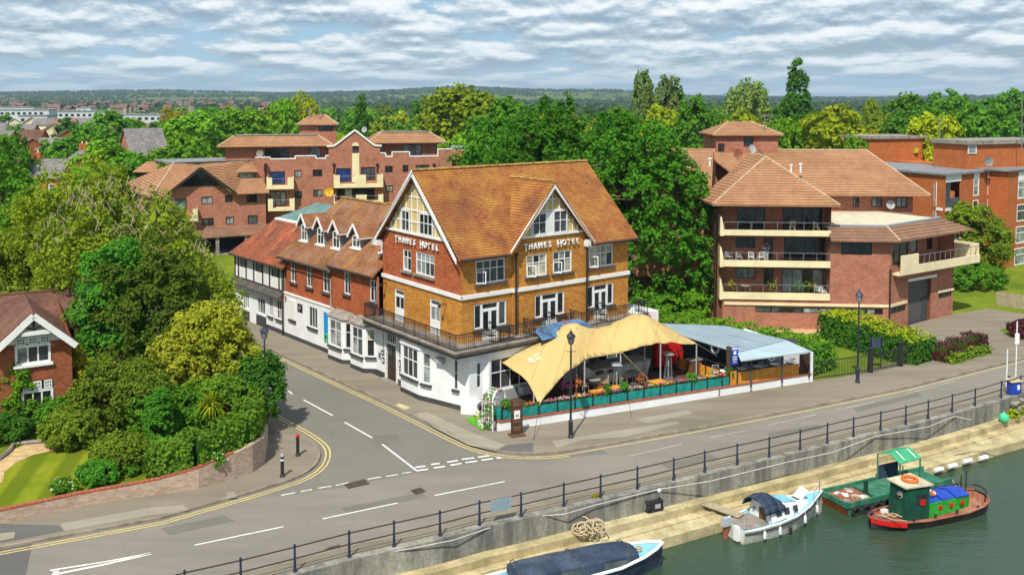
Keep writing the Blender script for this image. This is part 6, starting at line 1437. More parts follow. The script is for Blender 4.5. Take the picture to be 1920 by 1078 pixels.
slope('canopy_roof', [FA.P(-2.3, 2.1, 2.2), FA.P(8, 2.3, 2.2), FA.P(8, 3.15, -.0), FA.P(-2.3, 2.95, -.0)], 'tile_d', T)
for u in (-2, .2, 3.5, 6): MB().fb(FA, u, u+.4, 0, 2.1, 1.6, 2).build('column', 'slab', T)
RT_ = 10.6; fw_ = -3.6
pe_ = [FA.P(-6.8, 6.95, .8), FA.P(-5.4, 6.95, .8), FA.P(-1.3, 10.25, .8), FA.P(2.7, 7.0, .8), FA.P(6.6, 7.05, .8)]
tb = [FA.P(-4.2, RT_, fw_), FA.P(4.9, RT_+.1, fw_)]
slope('roof', [pe_[0], pe_[1], FA.P(-1.3, 10.25, .8), FA.P(-1.3, 10.3, -3.3), tb[0]], 'tile_f', T, .12)
slope('roof', [FA.P(-1.3, 10.3, .8), pe_[3], pe_[4], tb[1], FA.P(-1.3, 10.35, -3.3)], 'tile_f', T, .12)
slope('roof', [G(217, 351, 7.0), pe_[0], tb[0], G(217, 351, 7.0).lerp(tb[0], .75)+Vector((0, 4, .4))], 'tile_f', T, .12)
MB().slab([tb[0], tb[1], FA.P(4.9, RT_+.1, -11), FA.P(-6.5, RT_, -11)], .2).build('flat_roof', 'leadgrey', T)
hipcap(MB(), [(pe_[0], tb[0])], .12).build('hip_tiles', 'ridge_l', T); MB().bar(tb[0]+Vector((0, 0, .05)), tb[1]+Vector((0, 0, .05)), .3, .12).build('flashing', 'slab', T)
for s_ in (-1, 1): MB().bar(FA.P(-1.3, 10.2, .85), pe_[1] if s_ < 0 else pe_[3], .1, .3).build('bargeboard', 'dkframe', T)
# roof dormers
for rc_, w__ in ((rr(FA, z7, 915, 475, 1030, 535, -1.2), -1.2),):
    gn(rc_, FA.off(w__), 2, w=.02); D = FA.off(w__); MB().slab([D.P(rc_[0]-.5, rc_[3]+.1, .5), D.P(rc_[1]+.5, rc_[3]+.1, .5), D.P((rc_[0]+rc_[1])/2, rc_[3]+1.1, -1)], .08).build('dormer_roof', 'tile_f', T)
    MB().fb(D, rc_[0]-.3, rc_[1]+.3, rc_[2]-.2, rc_[2]-.05, -.1, .3).build('dormer_sill', 'white', T)
p0 = G(272, 330, 8.6); Dl = Fr(p0.xy, -8); MB().fb(Dl, -.9, 1.2, 7.8, 9.2, -2, 0).build('dormer_box', 'dkframe', T); MB().slab([Dl.P(-1.4, 9.15, .5), Dl.P(1.8, 9.15, .5), Dl.P(1., 10.3, -1.6), Dl.P(-.6, 10.3, -1.6)], .1).build('dormer_roof', 'tile_f', T); MB().fb(Dl, -1.1, 1.4, 7.65, 7.8, -.5, .3).build('dormer_sill', 'white', T)
# taller range
S = FB2.off(-2.); q8 = lambda x, y, w=0.: S.q(*z8(x, y), w)
wn2 = [rr(S, z8, *r_) for r_ in ((345, 573, 410, 640), (510, 567, 597, 630), (345, 760, 415, 828), (515, 748, 597, 812), (1160, 535, 1230, 595), (1320, 527, 1372, 590), (1165, 710, 1235, 770), (868, 355, 925, 420))]
big = [rr(S, z8, *r_) for r_ in ((120, 585, 262, 700), (125, 765, 272, 895), (720, 555, 855, 680), (945, 545, 1075, 665), (725, 735, 1070, 870), (1440, 525, 1560, 600))]
mb = MB(); 
g0 = (13.75, 20.1)
wall(mb, S, 4.9, 13.75, 0, 10.9, wn2[:4]+big[:2], .12); wall(mb, S, 13.75, 20.1, 0, 12.4, [wn2[7]]+big[2:5], .15, w=.0); wall(mb, S, 20.1, 29.2, 0, 11.0, wn2[4:7]+big[5:], .12)
ax, az = q8(890, 212); mb.poly([S.P(13.75, 12.4), S.P(20.1, 12.4), S.P(ax, az-.15)])
mb.poly([S.P(13.75, 10.9), S.P(13.75, 10.9, -3), S.P(13.75, 12.5, -3), S.P(13.75, 12.5)]).poly([S.P(20.1, 10.9), S.P(20.1, 12.5), S.P(20.1, 12.5, -3), S.P(20.1, 10.9, -3)])
mb.poly([S.P(4.9, 0), S.P(4.9, 10.9), S.P(4.9, 10.9, -6), S.P(4.9, 0, -6)]).poly([S.P(29.2, 0), S.P(29.2, 0, -6), S.P(29.2, 11, -6), S.P(29.2, 11)])
# penthouse wall and battlement steps
PWn = S.off(-2.2); qp = lambda r_: rr(PWn, z8, *r_)
pw = [qp((80, 378, 295, 465)), qp((480, 370, 580, 475)), qp((1118, 350, 1155, 430)), qp((1320, 340, 1490, 445))]
wall(mb, PWn, 1.2, 14, 10.2, 12.6, [pw[0], pw[1]], .1); wall(mb, PWn, 20, 27.6, 10.2, 12.9, [pw[2], pw[3]], .1)
for u0, u1 in ((0, 5.9), (9.0, 11.9), (13.2, 13.75)): pass
mb.poly([PWn.P(27.6, 10), PWn.P(27.6, 10, -4), PWn.P(27.6, 12.9, -4), PWn.P(27.6, 12.9)])
mb.fb(S, 4.9, 6.7, 10.9, 11.15, -.25, 0).fb(S, 9.7, 12.2, 10.9, 11.25, -.25, 0).fb(S, 13.4, 13.75, 10.9, 11.25, -.25, 0).fb(S, 21.6, 23.8, 11, 11.6, -.25, 0).fb(S, 27.4, 29.2, 11, 11.9, -.25, 0).fb(S, 20.1, 20.8, 11, 11.5, -.25, 0)
mb.build('wall', 'brick_r', T)
cpg = MB(); lv = [(4.9, 11.15), (6.7, 11.15), (6.7, 10.92), (9.7, 10.92), (9.7, 11.25), (12.2, 11.25), (12.2, 10.92), (13.4, 10.92), (13.4, 11.25), (13.75, 11.25)]
lv2 = [(20.1, 11.5), (20.8, 11.5), (20.8, 11.02), (21.6, 11.02), (21.6, 11.6), (23.8, 11.6), (23.8, 11.02), (27.4, 11.02), (27.4, 11.9), (29.2, 11.9)]
for l_ in (lv, lv2):
    for (u0, v0), (u1, v1) in zip(l_, l_[1:]): cpg.bar(S.P(u0, v0+.03, -.1), S.P(u1, v1+.03, -.1), .3, .12) if v0 == v1 else cpg.bar(S.P(u0, v0-.03, -.1), S.P(u1, v1+.09, -.1), .12, .3)
cpg.build('parapet_coping', 'white', T, kind='stuff')
gc = MB(); gp = [(13.5, 12.45), (14.4, 12.5), (ax, az), (19.4, 12.5), (20.3, 12.45)]
for (u0, v0), (u1, v1) in zip(gp, gp[1:]): gc.bar(S.P(u0, v0, .03), S.P(u1, v1, .03), .25, .2)
gc.build('gable_coping', 'white', T)
for rc in wn2[:7]: gn(rc, S, 2, t=.1, p=('g_dark', 'g_mid', 'g_pale'))
gn(wn2[7], S, 1, p=('g_mid',)); ua_, ub_ = wn2[7][0], wn2[7][1]
MB().fb(S, ua_-.05, ub_+.05, q8(890, 680)[1], wn2[7][2], 0, .06).build('cream_panel', 'cream', T)
mb = MB(); cx, r_ = (ua_+ub_)/2, (ub_-ua_)/2+.05; vt = wn2[7][3]; pts = [(cx+r_*math.cos(k*math.pi/8), vt+r_*math.sin(k*math.pi/8)) for k in range(9)]; mb.poly([S.P(u, v, .06) for u, v in pts]).poly([S.P(u, v, 0) for u, v in pts[::-1]])
mb.build('arch_panel', 'cream', T)
for rc, p in zip(big, (('g_blue',), ('g_pale', 'g_mid'), ('g_blue', 'g_mid'), ('g_dark', 'g_mid'), ('g_dark', 'g_pale'), ('g_mid',))): gn(rc, S, 3 if rc[1]-rc[0] < 4 else 5, p=p, t=.1)
gn(pw[0], PWn, 3, p=('g_dark',)); gn(pw[1], PWn, 2, p=('g_pale', 'g_dark')); gn(pw[2], PWn, 1, p=('g_pale',)); gn(pw[3], PWn, 3, p=('g_dark', 'g_pale'))
def balc(x0, x1, ytop, yb, cut, w=1.5):
    a, b = q8(x0, 700, w)[0], q8(x1, 700, w)[0]; m = (x0+x1)/2; zt_, zb_ = q8(m, ytop, w)[1], q8(m, yb, w)[1]; mb = MB().fb(S, a, b, zb_, zb_+.35, .0, w)
    for c, d in cut: mb.fb(S, q8(c, 700, w)[0], q8(d, 700, w)[0], zb_+.35, zt_, w-.12, w)
    mb.fb(S, a, a+.12, zb_+.35, zt_, 0, w-.12).fb(S, b-.12, b, zb_+.35, zt_, 0, w-.12); mb.build('balcony', 'cream', T)
    MB().bar(S.P(a, zt_-.15, w-.05), S.P(b, zt_-.15, w-.05), .05).build('balcony_rail', 'leadgrey', T)
balc(95, 340, 640, 745, ((95, 145), (285, 340))); balc(105, 345, 830, 940, ((105, 150), (300, 345))); balc(700, 1145, 615, 730, ((700, 755), (890, 990), (1090, 1145))); balc(700, 1145, 795, 880, ((900, 995), (1100, 1145)))
for x in (85, 700, 1090, 1600): u = q8(x, 560)[0]; MB().tube([S.P(u, 0 if x < 1000 else 9, .12), S.P(u, q8(x, 540)[1], .12)], .09).lathe(S.P(u, q8(x, 540)[1], .12), [(.1, 0), (.22, .35)], 8).build('downpipe', 'dkframe', T)
def hiproof(F, u0, u1, zE, w0, w1, zT, run, flat, m='tile_f'):
    e = [F.P(u0, zE, w0), F.P(u1, zE, w0), F.P(u1, zE, w1), F.P(u0, zE, w1)]; t = [F.P(u0+run, zT, w0-run), F.P(u1-run, zT, w0-run), F.P(u1-run, zT, w1+run), F.P(u0+run, zT, w1+run)]
    for i in range(4): slope('roof', [e[i], e[(i+1) % 4], t[(i+1) % 4], t[i]], m, T, .12)
    if flat: MB().slab([p+Vector((0, 0, .02)) for p in t], .1).build('flat_roof', 'leadgrey', T); MB().bar(t[0]+Vector((0, 0, .06)), t[1]+Vector((0, 0, .06)), .3, .12).build('flashing', 'slab', T)
    hipcap(MB(), [(e[0], t[0]), (e[1], t[1])], .11).build('hip_tiles', 'ridge_l', T)
hiproof(PWn, .3, 14.4, 12.5, .9, -7, 13.7, 1.9, True); hiproof(PWn, 18.6, 28.6, 12.75, .9, -7, 14.0, 1.9, True)
TWf = Fr(AY(557, 240, 126).xy, 10); hw_ = AY(634, 240, 126).x-AY(557, 240, 126).x; MB().fb(TWf, .4, hw_-.4, 11, 15.0, -4.5, 0).build('lift_tower', 'brick_r', T); gn((hw_-2.6, hw_-.8, 14.1, 14.9), TWf, 1, w=.03, p=('g_dark',))
hiproof(TWf, 0, hw_, 14.95, .5, -5, 16.2, 1.9, False)
slope('roof', [TWf.P(1.9, 16.2, -1.4), TWf.P(hw_-1.9, 16.2, -1.4), TWf.P(hw_-1.9, 16.2, -3.1), TWf.P(1.9, 16.2, -3.1)], 'tile_f', T, .05)
ant = MB()
for x, y in ((600, 190), (580, 200)): p = AY(x, 232, 127); ant.tube([p, AY(x, y, 127)], .05, 5); ant.bar(AY(x-14, y+8, 127), AY(x+14, y+8, 127), .05)
ant.build('aerials', 'leadgrey', T, kind='stuff')
LR = Fr(S.P(29.2, 0, -1.).xy, 4); MB().fb(LR, 0, 11, 0, 11.5, -6, 0).build('low_range', 'brick_r', T); slope('roof', [LR.P(0, 10.6, .6), LR.P(7.5, 10.6, .6), LR.P(8.5, 11.8, -1), LR.P(0, 11.8, -1)], 'tile_f', T); slope('flat_roof', [LR.P(0, 12.0, -.9), LR.P(12.2, 12.0, -.9), LR.P(12.2, 12., -6.5), LR.P(0, 12., -6.5)], 'leadgrey', T)
gn((.8, 4.8, 8.7, 10.2), LR.off(.02), 3, p=('g_dark',)); MB().slab([LR.P(5.6, 10.65, .75), LR.P(7., 10.65, .75), LR.P(7.2, 11.5, -.3), LR.P(6., 11.5, -.3)], .05).build('skylight', 'g_pale', T)
dish(AY(487, 288, 116), .6, (.3, -1, .3), 'slab', label='round beige satellite dish on the lower flat roof of the far flats'); dish(AY(683, 243, 124), .55, (-.4, -1, .2), 'grey', label='grey satellite dish left of the white edged gable'); dish(AY(617, 360, 112), .75, (0, -1, .1), 'fl_yellow', label='yellow satellite dish on the brick wall above the hotel wing')
# ---------------------------------------------------------------- orange brick flats at the right edge
of_ = thing('orange_brick_flats', 'bright orange brick flats with white framed windows at the right edge', 'flats', (50, 106, 0)); T = of_
c1 = Vector((45.5, 100.4)); CS = Fr2((38.5, 114.5), c1); CFr = Fr(c1, 36.6); BFr = Fr(Vector((53.9, 103.9)), 36.6)
zr = Z(1780, 280, 4.49); ZT = 10.45
cw = [rr(CFr, zr, *r_) for r_ in ((203, 240, 250, 392), (322, 235, 372, 380), (418, 237, 500, 378), (196, 427, 243, 560), (318, 417, 362, 560), (410, 410, 495, 550), (440, 590, 490, 700))]
bal = [(.05, 3.0, 6.9, 9.6), (.05, 3.0, 3.6, 6.5), (.05, 3., .6, 3.3)]
mb = MB(); LS = (c1-Vector((38.5, 114.5))).length; wall(mb, CS, 0, LS, -.1, ZT, []); wall(mb, CFr, 0, 11.2, -.1, ZT, cw+bal, .12)
bw_ = [rr(BFr, zr, *r_) for r_ in ((577, 265, 660, 415), (568, 460, 655, 605), (558, 645, 650, 790), (547, 828, 640, 975))]
wall(mb, BFr, 0, 9, -.1, ZT+.1, bw_, .12); mb.poly([BFr.P(0, 0), BFr.P(0, ZT), BFr.P(0, ZT, -6), BFr.P(0, 0, -6)])
p = AY(1814, 290, 106); HT_ = Fr(p.xy, 20); mb.fb(HT_, 0, 12, 8, 13.3, -5, 0)
mb.build('wall', 'brick_c', T)
for rc in bal: MB().fb(CFr, rc[0], rc[1], rc[2], rc[3], -1.35, -1.3).build('recess_back', 'g_pale', T); window(CFr, (rc[0]+.1, rc[1]-.1, rc[2]+.1, rc[3]), T, 3, rows=1, w=-1.1, panes=('g_dark', 'g_pale')); MB().fb(CFr, rc[0], rc[1]+.1, rc[2]-.3, rc[2]-.02, -1., .08).build('balcony_slab', 'white', T); MB().fb(CFr, rc[0], rc[1], rc[2], rc[2]+1, -.05, -.02).build('balcony_glass', 'g_mid', T)
MB().fb(CFr, 0.02, 3.1, 9.62, ZT, -.02, .04).build('fascia', 'white', T)
for rc in cw: window(CFr, rc, T, 1, transom=.55, w=-.04, t=.13, panes=('g_pale', 'g_mid', 'g_dark'))
for rc in cw[:2]: MB().fb(CFr, rc[0], rc[1], rc[3]+.02, ZT-.15, .01, .05).build('spandrel', 'white', T)
for rc in bw_: window(BFr, rc, T, 1, transom=.6, w=-.04, t=.14, panes=('g_pale', 'g_mid'))
MB().fb(BFr, bw_[0][0], bw_[0][1], bw_[0][3]+.02, ZT-.1, .01, .05).build('spandrel', 'white', T)
MB().slab([Vector((*c1, ZT+.12))-CFr.u*.3+CFr.n*.3, CFr.P(11.2, ZT+.12, .25), CFr.P(11.2, ZT+.12, -14), Vector((35, 118, ZT+.12)), Vector((38.1, 114.5, ZT+.12))], .22).build('flat_roof', 'leadgrey', T)
MB().slab([BFr.P(-.4, ZT+.25, .3), BFr.P(9, ZT+.25, .3), BFr.P(9, ZT+.25, -8), BFr.P(-.4, ZT+.25, -8)], .2).build('flat_roof', 'leadgrey', T)
MB().fb(HT_, -.3, 12.3, 13.3, 13.75, -5.3, .3).build('flat_roof', 'slab', T); window(HT_, (-.0, .0+1.2, 12.3, 13.2), T, 1, rows=1, w=.05, panes=('g_pale',))
p = AY(1630, 265, 135); H2 = Fr(p.xy, 15); ob = thing('orange_rear_block', 'orange brick block with flat roof behind the golden trees', 'flats', (p.x+5, p.y, 0)); MB().fb(H2, 0, 9, 0, 12.6, -6, 0).build('wall', 'brick_c', ob); MB().fb(H2, -.4, 9.4, 12.6, 13., -6.3, .3).build('flat_roof', 'slab', ob); MB().fb(H2, 4, 22, 0, 9.5, -5, 5).build('wall', 'brick_c', ob)
for u in (4.8, 8, 11): window(H2.off(5.02), (u, u+1.2, 7.2, 8.8), ob, 1, transom=.5, w=.02, t=.12, panes=('g_pale',))
dish(AY(1854, 303, 104), .7, (0, -1, .1), 'leadgrey', label='dark round satellite dish on the orange brick flats roof')
# ---------------------------------------------------------------- gabled house at the left edge
HO = G(70, 800, .5); HF = Fr(HO.xy, 31); hs = thing('left_house', 'red brick house with plum tiled roofs and white timbered gable at the left edge', 'house', (HO.x, HO.y+3, .5)); T = hs
zh = Z(0, 580, 4.9); zg2 = Z(0, 520, 3.369); qh = lambda x, y, w=0.: HF.q(*zh(x, y), w)
w1_ = rr(HF, zh, 135, 245, 465, 500); w2_ = rr(HF, zh, 195, 650, 490, 935)
ur = qh(660, 400)[0]; zE_ = qh(560, 275)[1]; apx = qh(300, 40)
mb = MB(); wall(mb, HF, -6, ur, .3, zE_, [w1_, w2_], .2); mb.poly([HF.P(ur, .3), HF.P(ur, .3, -7), HF.P(ur, zE_+1, -7), HF.P(ur, zE_, 0)])
mb.build('wall', 'brick_h', T)
MB().poly([HF.P(qh(20, 350)[0], zE_), HF.P(ur, zE_), HF.P(apx[0], apx[1]-.2)]).build('gable_wall', 'render', T)
for rc in (w1_, w2_):
    a, b, c, d = rc; tp_ = d-(d-c)*.3
    f = window(HF, (a, b, c, tp_), T, 3, rows=1, t=.13, w=.0, panes=('g_dark', 'g_pale') if rc is w1_ else ('g_dark',))
    for k in range(3): window(HF, (a+(b-a)*k/3+.08, a+(b-a)*(k+1)/3-.05, tp_+.02, d-.05), f.parent, 4, rows=2, t=.06, w=.02, split=False, panes=('g_dark',), name='toplight')
MB().fb(HF, w1_[0]-.1, w1_[1]+.1, w1_[2]-.14, w1_[2], -.1, .15).build('sill', 'white', T)
rdg = Vector((0, 0, 0)); zfoot = qh(690, 310)[1]; uf = qh(690, 310)[0]; ul = 2*apx[0]-uf
for s_, u_ in ((0, ul), (1, uf)):
    pts = [HF.P(apx[0], apx[1]+.12, .6), HF.P(apx[0], apx[1]+.12, -5), HF.P(u_, zfoot+.12, -5), HF.P(u_, zfoot+.12, .6)]
    slope('roof', pts, 'tile_p', T); MB().bar(HF.P(u_, zfoot, .64), HF.P(apx[0], apx[1], .64), .08, .32).build('bargeboard', 'white', T)
# secondary white barge step and king post
zk = qh(200, 210)[1]; fmb = MB()
fmb.bar(HF.P(qh(190, 215)[0], zk, .55), HF.P(qh(450, 190)[0], zk, .55), .1, .22)
fmb.build('tie_beam', 'white', T); km = MB().bar(HF.P(apx[0], zk, .5), HF.P(apx[0], apx[1]-.35, .5), .1)
for s_ in (-1, 1): km.bar(HF.P(apx[0], zk+.15, .5), HF.P(apx[0]+s_*.75, zk+.55, .5), .09).bar(HF.P(apx[0]+s_*1.2, zk+.0, .5), HF.P(apx[0]+s_*.9, zk+.35, .5), .09)
km.build('king_post', 'black', T)
# main roof behind: gable end to the right
r2_ = Vector((-27.8, 60, 6.58)); e2_ = r2_+HF.n*3.2+Vector((0, 0, -1.7))+HF.u*.2; r1_ = r2_-HF.u*9; e1_ = e2_-HF.u*9
slope('roof', [r1_, r2_, e2_, e1_], 'tile_p', T); back = r2_-(e2_-r2_); back.z = e2_.z; slope('roof', [r1_, r2_, back, back+(r1_-r2_)], 'tile_p', T)
zz_ = Vector((0, 0, -.15)); MB().poly([e2_-HF.u*.4-HF.n*.4+zz_+Vector((0, 0, .2)), r2_-HF.u*.4+zz_, back-HF.u*.4+HF.n*.4+zz_, (back-HF.u*.4+HF.n*.4)*Vector((1, 1, 0)) if 0 else Vector((back.x-HF.u.x*.4+HF.n.x*.4, back.y-HF.u.y*.4+HF.n.y*.4, .3)), Vector((e2_.x-HF.u.x*.4-HF.n.x*.4, e2_.y-HF.u.y*.4-HF.n.y*.4, .3))]).build('wall', 'brick_h', T)
hipcap(MB(), [(r1_, r2_)], .1).build('ridge_tiles', 'tile_p', T)
e3 = G(-10, 548, 9.0); 
# ---------------------------------------------------------------- vegetation
rt = random.Random(11)
def X_(px_, Y): return (px_-960)/FPX*Y
def zt_(py, Y): return AY(960, py, Y).z
def rough(lobes, seed, n=9):
    r_ = random.Random(seed); out = list(lobes)
    for l in lobes:
        for _ in range(max(2, int(n*l[3]/5))):
            a = r_.uniform(0, 6.28); e = r_.uniform(-.6, 1.4); k = r_.uniform(.85, 1.08); s_ = r_.uniform(.22, .4)
            out.append((l[0]+l[3]*k*math.cos(a)*math.cos(e), l[1]+l[4]*k*math.sin(a)*math.cos(e), max(.5, l[2]+l[5]*k*math.sin(e)), l[3]*s_, l[4]*s_, l[5]*s_*1.25))
    return out
def bigtree(name, label, c, lobes, m, nb, per, size, br, seed, group=None, th=None, droop=0., limbs=None, cat='tree', up=.35, low=-.7, core=True, r=.3):
    lobes0 = lobes; lobes = rough(lobes, seed) if name != 'large_tree' else lobes; t = thing(name, label, cat, c, group); crown(lobes, int(nb*1.15), br, per, size, seed, 'crown', m, t, droop=droop, up=up, low=low, core=core)
    h = th or max(l[2] for l in lobes0); mb = trunk_mb(h, r, limbs or [(l[0]*.9, l[1]*.9, l[2]) for l in lobes0[:7]]+[(l[0]*1.1, l[1]*1.1, l[2]+l[5]*.8) for l in lobes0[:4]], seed)
    me = mb.build('trunk', 'bark', None, smooth=True, uv=False); me.parent = t; return t
# foreground garden trees
bigtree('weeping_tree', 'huge olive green weeping tree with bare pale twigs filling the upper left', (-25, 64.5, .4), [(-.8, 0, 7.2, 4.6, 4.2, 3.7), (3.3, -1.5, 4.6, 2.9, 2.8, 3.0), (-4.6, 1, 8.4, 3.2, 3.2, 4.2), (-1.8, .5, 9.8, 2.6, 2.6, 2.9), (-6.6, 1, 10, 1.8, 1.8, 3.0), (1.2, 0, 8.6, 2.0, 2., 2.4), (-2, -2.5, 6, 4, 2.6, 3.6), (4.9, -2.4, 4.0, 2.3, 2.4, 2.6), (-7, 3, 8.6, 3, 3, 2.8)], 'lf_olive', 950, 44, .24, .62, 31, droop=1.0, up=-.05)
tw_ = thing('bare_twigs', 'pale bare twigs sticking out of the top of the weeping tree', 'twigs', (-25, 64.5, .4)); mbt = MB(); rgt = random.Random(4)
for k in range(230):
    a, b = rgt.uniform(-5.5, 5.2), rgt.uniform(-4.5, 1); zb_ = .4+12.2-(.12*(a+2.)**2+.16*b*b)+rgt.uniform(-.6, .5); p = Vector((-25+a, 64.5+b, zb_)); q_ = p+Vector((rgt.uniform(-1, 1), rgt.uniform(-.6, .6), rgt.uniform(.1, 1.1))); mbt.tube([p, (p+q_)/2+Vector((0, 0, .25)), q_-Vector((0, 0, .3))], .026, 3, .012)
mbt.build('twigs', 'twig', tw_, kind='stuff')
bigtree('broad_tree', 'broad mid green tree behind the left house roof', (-34.5, 73, 0), [(0, 0, 7.6, 4, 4, 3.6), (3.5, -1, 6.5, 3.2, 3, 3.2), (-2.4, 0, 6.5, 3, 3, 3)], 'lf_mid', 480, 36, .27, .7, 32)
bigtree('left_edge_tree', 'tall leafy tree rising at the left edge of the photo', (-45., 84, 0), [(0, 0, 12, 2.8, 3, 3.), (.4, 0, 8, 3.2, 3, 4), (-2, 0, 6, 4, 4, 4)], 'lf_mid', 420, 34, .3, .8, 33)
bigtree('left_edge_tree', 'lower yellow green tree at the left edge below the tall one', (-37.5, 70, 0), [(0, 0, 6, 3.2, 3, 2.8), (1, -1, 4, 3, 3, 3)], 'lf_olive', 280, 34, .28, .7, 34)
bigtree('conical_tree', 'bright emerald conical tree in front of the olive weeping tree', (-23.6, 57.0, .4), [(0, 0, 4.3, 1.9, 2, 3.6), (.3, 0, 7.3, 1.35, 1.4, 2.2), (-.9, -.3, 5.5, 1.5, 1.5, 2.)], 'lf_emerald', 430, 44, .22, .5, 35)
bigtree('evergreen_tree', 'dark green evergreen tree between the left house and the yellow green tree', (-21.0, 56.5, .4), [(0, 0, 4.6, 2.6, 2.3, 3.6), (1.6, -.6, 3.3, 2.1, 2, 2.8), (-1.6, -.3, 3.6, 2.2, 2, 3), (1.0, 0, 6.6, 1.6, 1.6, 1.6)], 'lf_evg', 620, 46, .2, .5, 36)
bigtree('yellow_green_tree', 'yellow green leafy tree in the middle of the left garden', (-17.6, 54.6, .4), [(0, 0, 3.4, 2.2, 2, 2.6), (1.5, -.4, 2.8, 1.6, 1.6, 2.1), (-1.5, -.6, 2.5, 1.7, 1.6, 2.), (.3, 0, 4.9, 1.4, 1.3, 1.3)], 'lf_olive2', 560, 46, .2, .48, 37)
bigtree('holly_bush', 'dark holly bush overhanging the left pavement below the blue street lamp', (-14.6, 53.2, .4), [(0, 0, 1.9, 1.3, 1.2, 1.5), (.8, -.5, 1.7, 1.0, .9, 1.4), (.9, -.2, 2.9, .6, .6, 1.0)], 'lf_deep', 260, 42, .17, .36, 38, cat='bush', r=.12)
t = thing('columnar_cypress', 'slim dark columnar cypress beside the striped lawn', 'cypress', (-18.2, 48.6, .5)); crown([(0, 0, 1.5, .65, .65, 1.5), (.15, 0, 2.3, .42, .42, .9), (-.2, -.1, 2.0, .35, .35, 1.)], 260, .16, 42, .13, 39, 'crown', 'lf_emerald', t, up=1.4, low=-1); MB().tube([(-18.2, 48.6, .4), (-18.2, 48.6, 2.4)], .08).build('trunk', 'bark', t)
bigtree('garden_shrub', 'large olive green shrub between the house and the columnar cypress', (-21.3, 51.0, .4), [(0, 0, 1.9, 2.3, 1.7, 1.9), (1.3, -.3, 1.9, 1.5, 1.3, 1.8), (-1.5, -.2, 1.2, 1.6, 1.3, 1.3)], 'lf_olive3', 520, 42, .17, .4, 40, cat='shrub', r=.12)
bigtree('garden_shrub', 'mid green shrub under the yellow green tree beside the cypress', (-18.9, 50.6, .4), [(0, 0, 1.2, 1.8, 1.3, 1.5), (1.5, .3, 1.0, 1.5, 1.2, 1.3)], 'lf_mid', 300, 40, .17, .38, 41, cat='shrub', r=.1)
bigtree('garden_shrub', 'dense green shrub behind the hedge on the left corner wall', (-15.5, 51.6, .4), [(0, 0, 1.3, 1.4, 1.2, 1.5), (-1.5, .4, 1.2, 1.2, 1.1, 1.3)], 'lf_bright2', 260, 40, .17, .38, 42, cat='shrub', r=.1)
bush('low_shrub', 'olive green shrub spreading between the striped lawn and the cypress', 'shrub', tuple(G(232, 878, .5)), 1.5, 1.0, 1.5, 'lf_olive3', 143, .16, 200, 36, br=.28)
bush('low_shrub', 'shrub filling the gap between the path end and the big garden shrub', 'shrub', tuple(G(135, 838, .5)), 1.5, 1.0, 1.6, 'lf_olive3', 144, .16, 200, 36, br=.28)
bush('low_shrub', 'green shrub at the foot of the columnar cypress', 'shrub', tuple(G(312, 878, .5)), 1.0, .8, 1.2, 'lf_mid', 145, .16, 160, 36, br=.24)
bush('round_shrub', 'bright green rounded shrub at the corner of the striped lawn', 'shrub', tuple(G(182, 906, .5)), .8, .6, .85, 'lf_emerald', 43, .15, 140, 36, br=.2)
bush('round_shrub', 'green shrub in front of the left house window', 'shrub', (-24.9, 51.8, .4), 1.6, 1.0, 1.5, 'lf_mid', 44, .18, 150, 36, br=.3)
bush('round_shrub', 'dark low shrub left of the gravel path end', 'shrub', (-26.9, 49.8, .4), 1.3, 1.0, 1.3, 'lf_deep', 45, .18, 130, 36, br=.3)
bush('ivy', 'thick green ivy climbing the left side of the house wall', 'ivy', (-27.5, 52.0, .4), 1.1, .7, 4.0, 'lf_bright', 46, .2, 200, 36, br=.3)
bush('climber', 'yellow green climber on the right corner of the left house', 'climber', (-24.9, 54.0, 1.0), .75, .5, 2.9, 'lf_gold', 47, .18, 120, 36, br=.3)
# cordyline
t = thing('cordyline', 'spiky yellow green cordyline palm among the left corner shrubs', 'palm', (-15.9, 50.2, .4)); MB().tube([(-15.9, 50.2, .4), (-15.9, 50.1, 2.2)], .1).build('trunk', 'bark', t); mb = MB(); rgt = random.Random(6)
for k in range(130):
    a = rgt.uniform(0, 6.28); e = rgt.uniform(-.35, 1.3); d = Vector((math.cos(a)*math.cos(e), math.sin(a)*math.cos(e), math.sin(e))); s = d.cross(Vector((0, 0, 1))).normalized()*.035; o = Vector((-15.9, 50.1, 2.3)); L = rgt.uniform(.7, 1.15); m_ = o+d*L*.6+Vector((0, 0, .05)); tip = o+d*L-Vector((0, 0, .25*L*math.cos(e)))
    mb.poly([o-s, o+s, m_+s, m_-s]).poly([m_-s, m_+s, tip])
mb.build('fronds', 'lf_yel', t, kind='stuff')
for k, (x, y, m, lb) in enumerate(((397, 876, 'lf_white', 'white rose bush hanging over the left brick wall'), (118, 928, 'lf_white', 'small white flowering plant on the left wall coping'), (230, 895, 'lf_mid', 'low green plants behind the orange wall coping'), (345, 885, 'lf_bright', 'leafy plants at the end of the orange coping'))):
    c = G(x, y, .9 if k == 0 else .5)+Vector((0, .2, 0)); t = bush('wall_plant', lb, 'plant', c, .6, .35, .6, 'lf_mid', 50+k, .12, 50, 26, br=.15)
    if m == 'lf_white': quads_obj(leaves(np.random.RandomState(k).normal(0, .3, (26, 3))*[1, .5, .6]+[0, -.2, .45], np.tile([[0, -.5, 1.]], (26, 1)), .13, 5), 'blossom', 'lf_white', t)
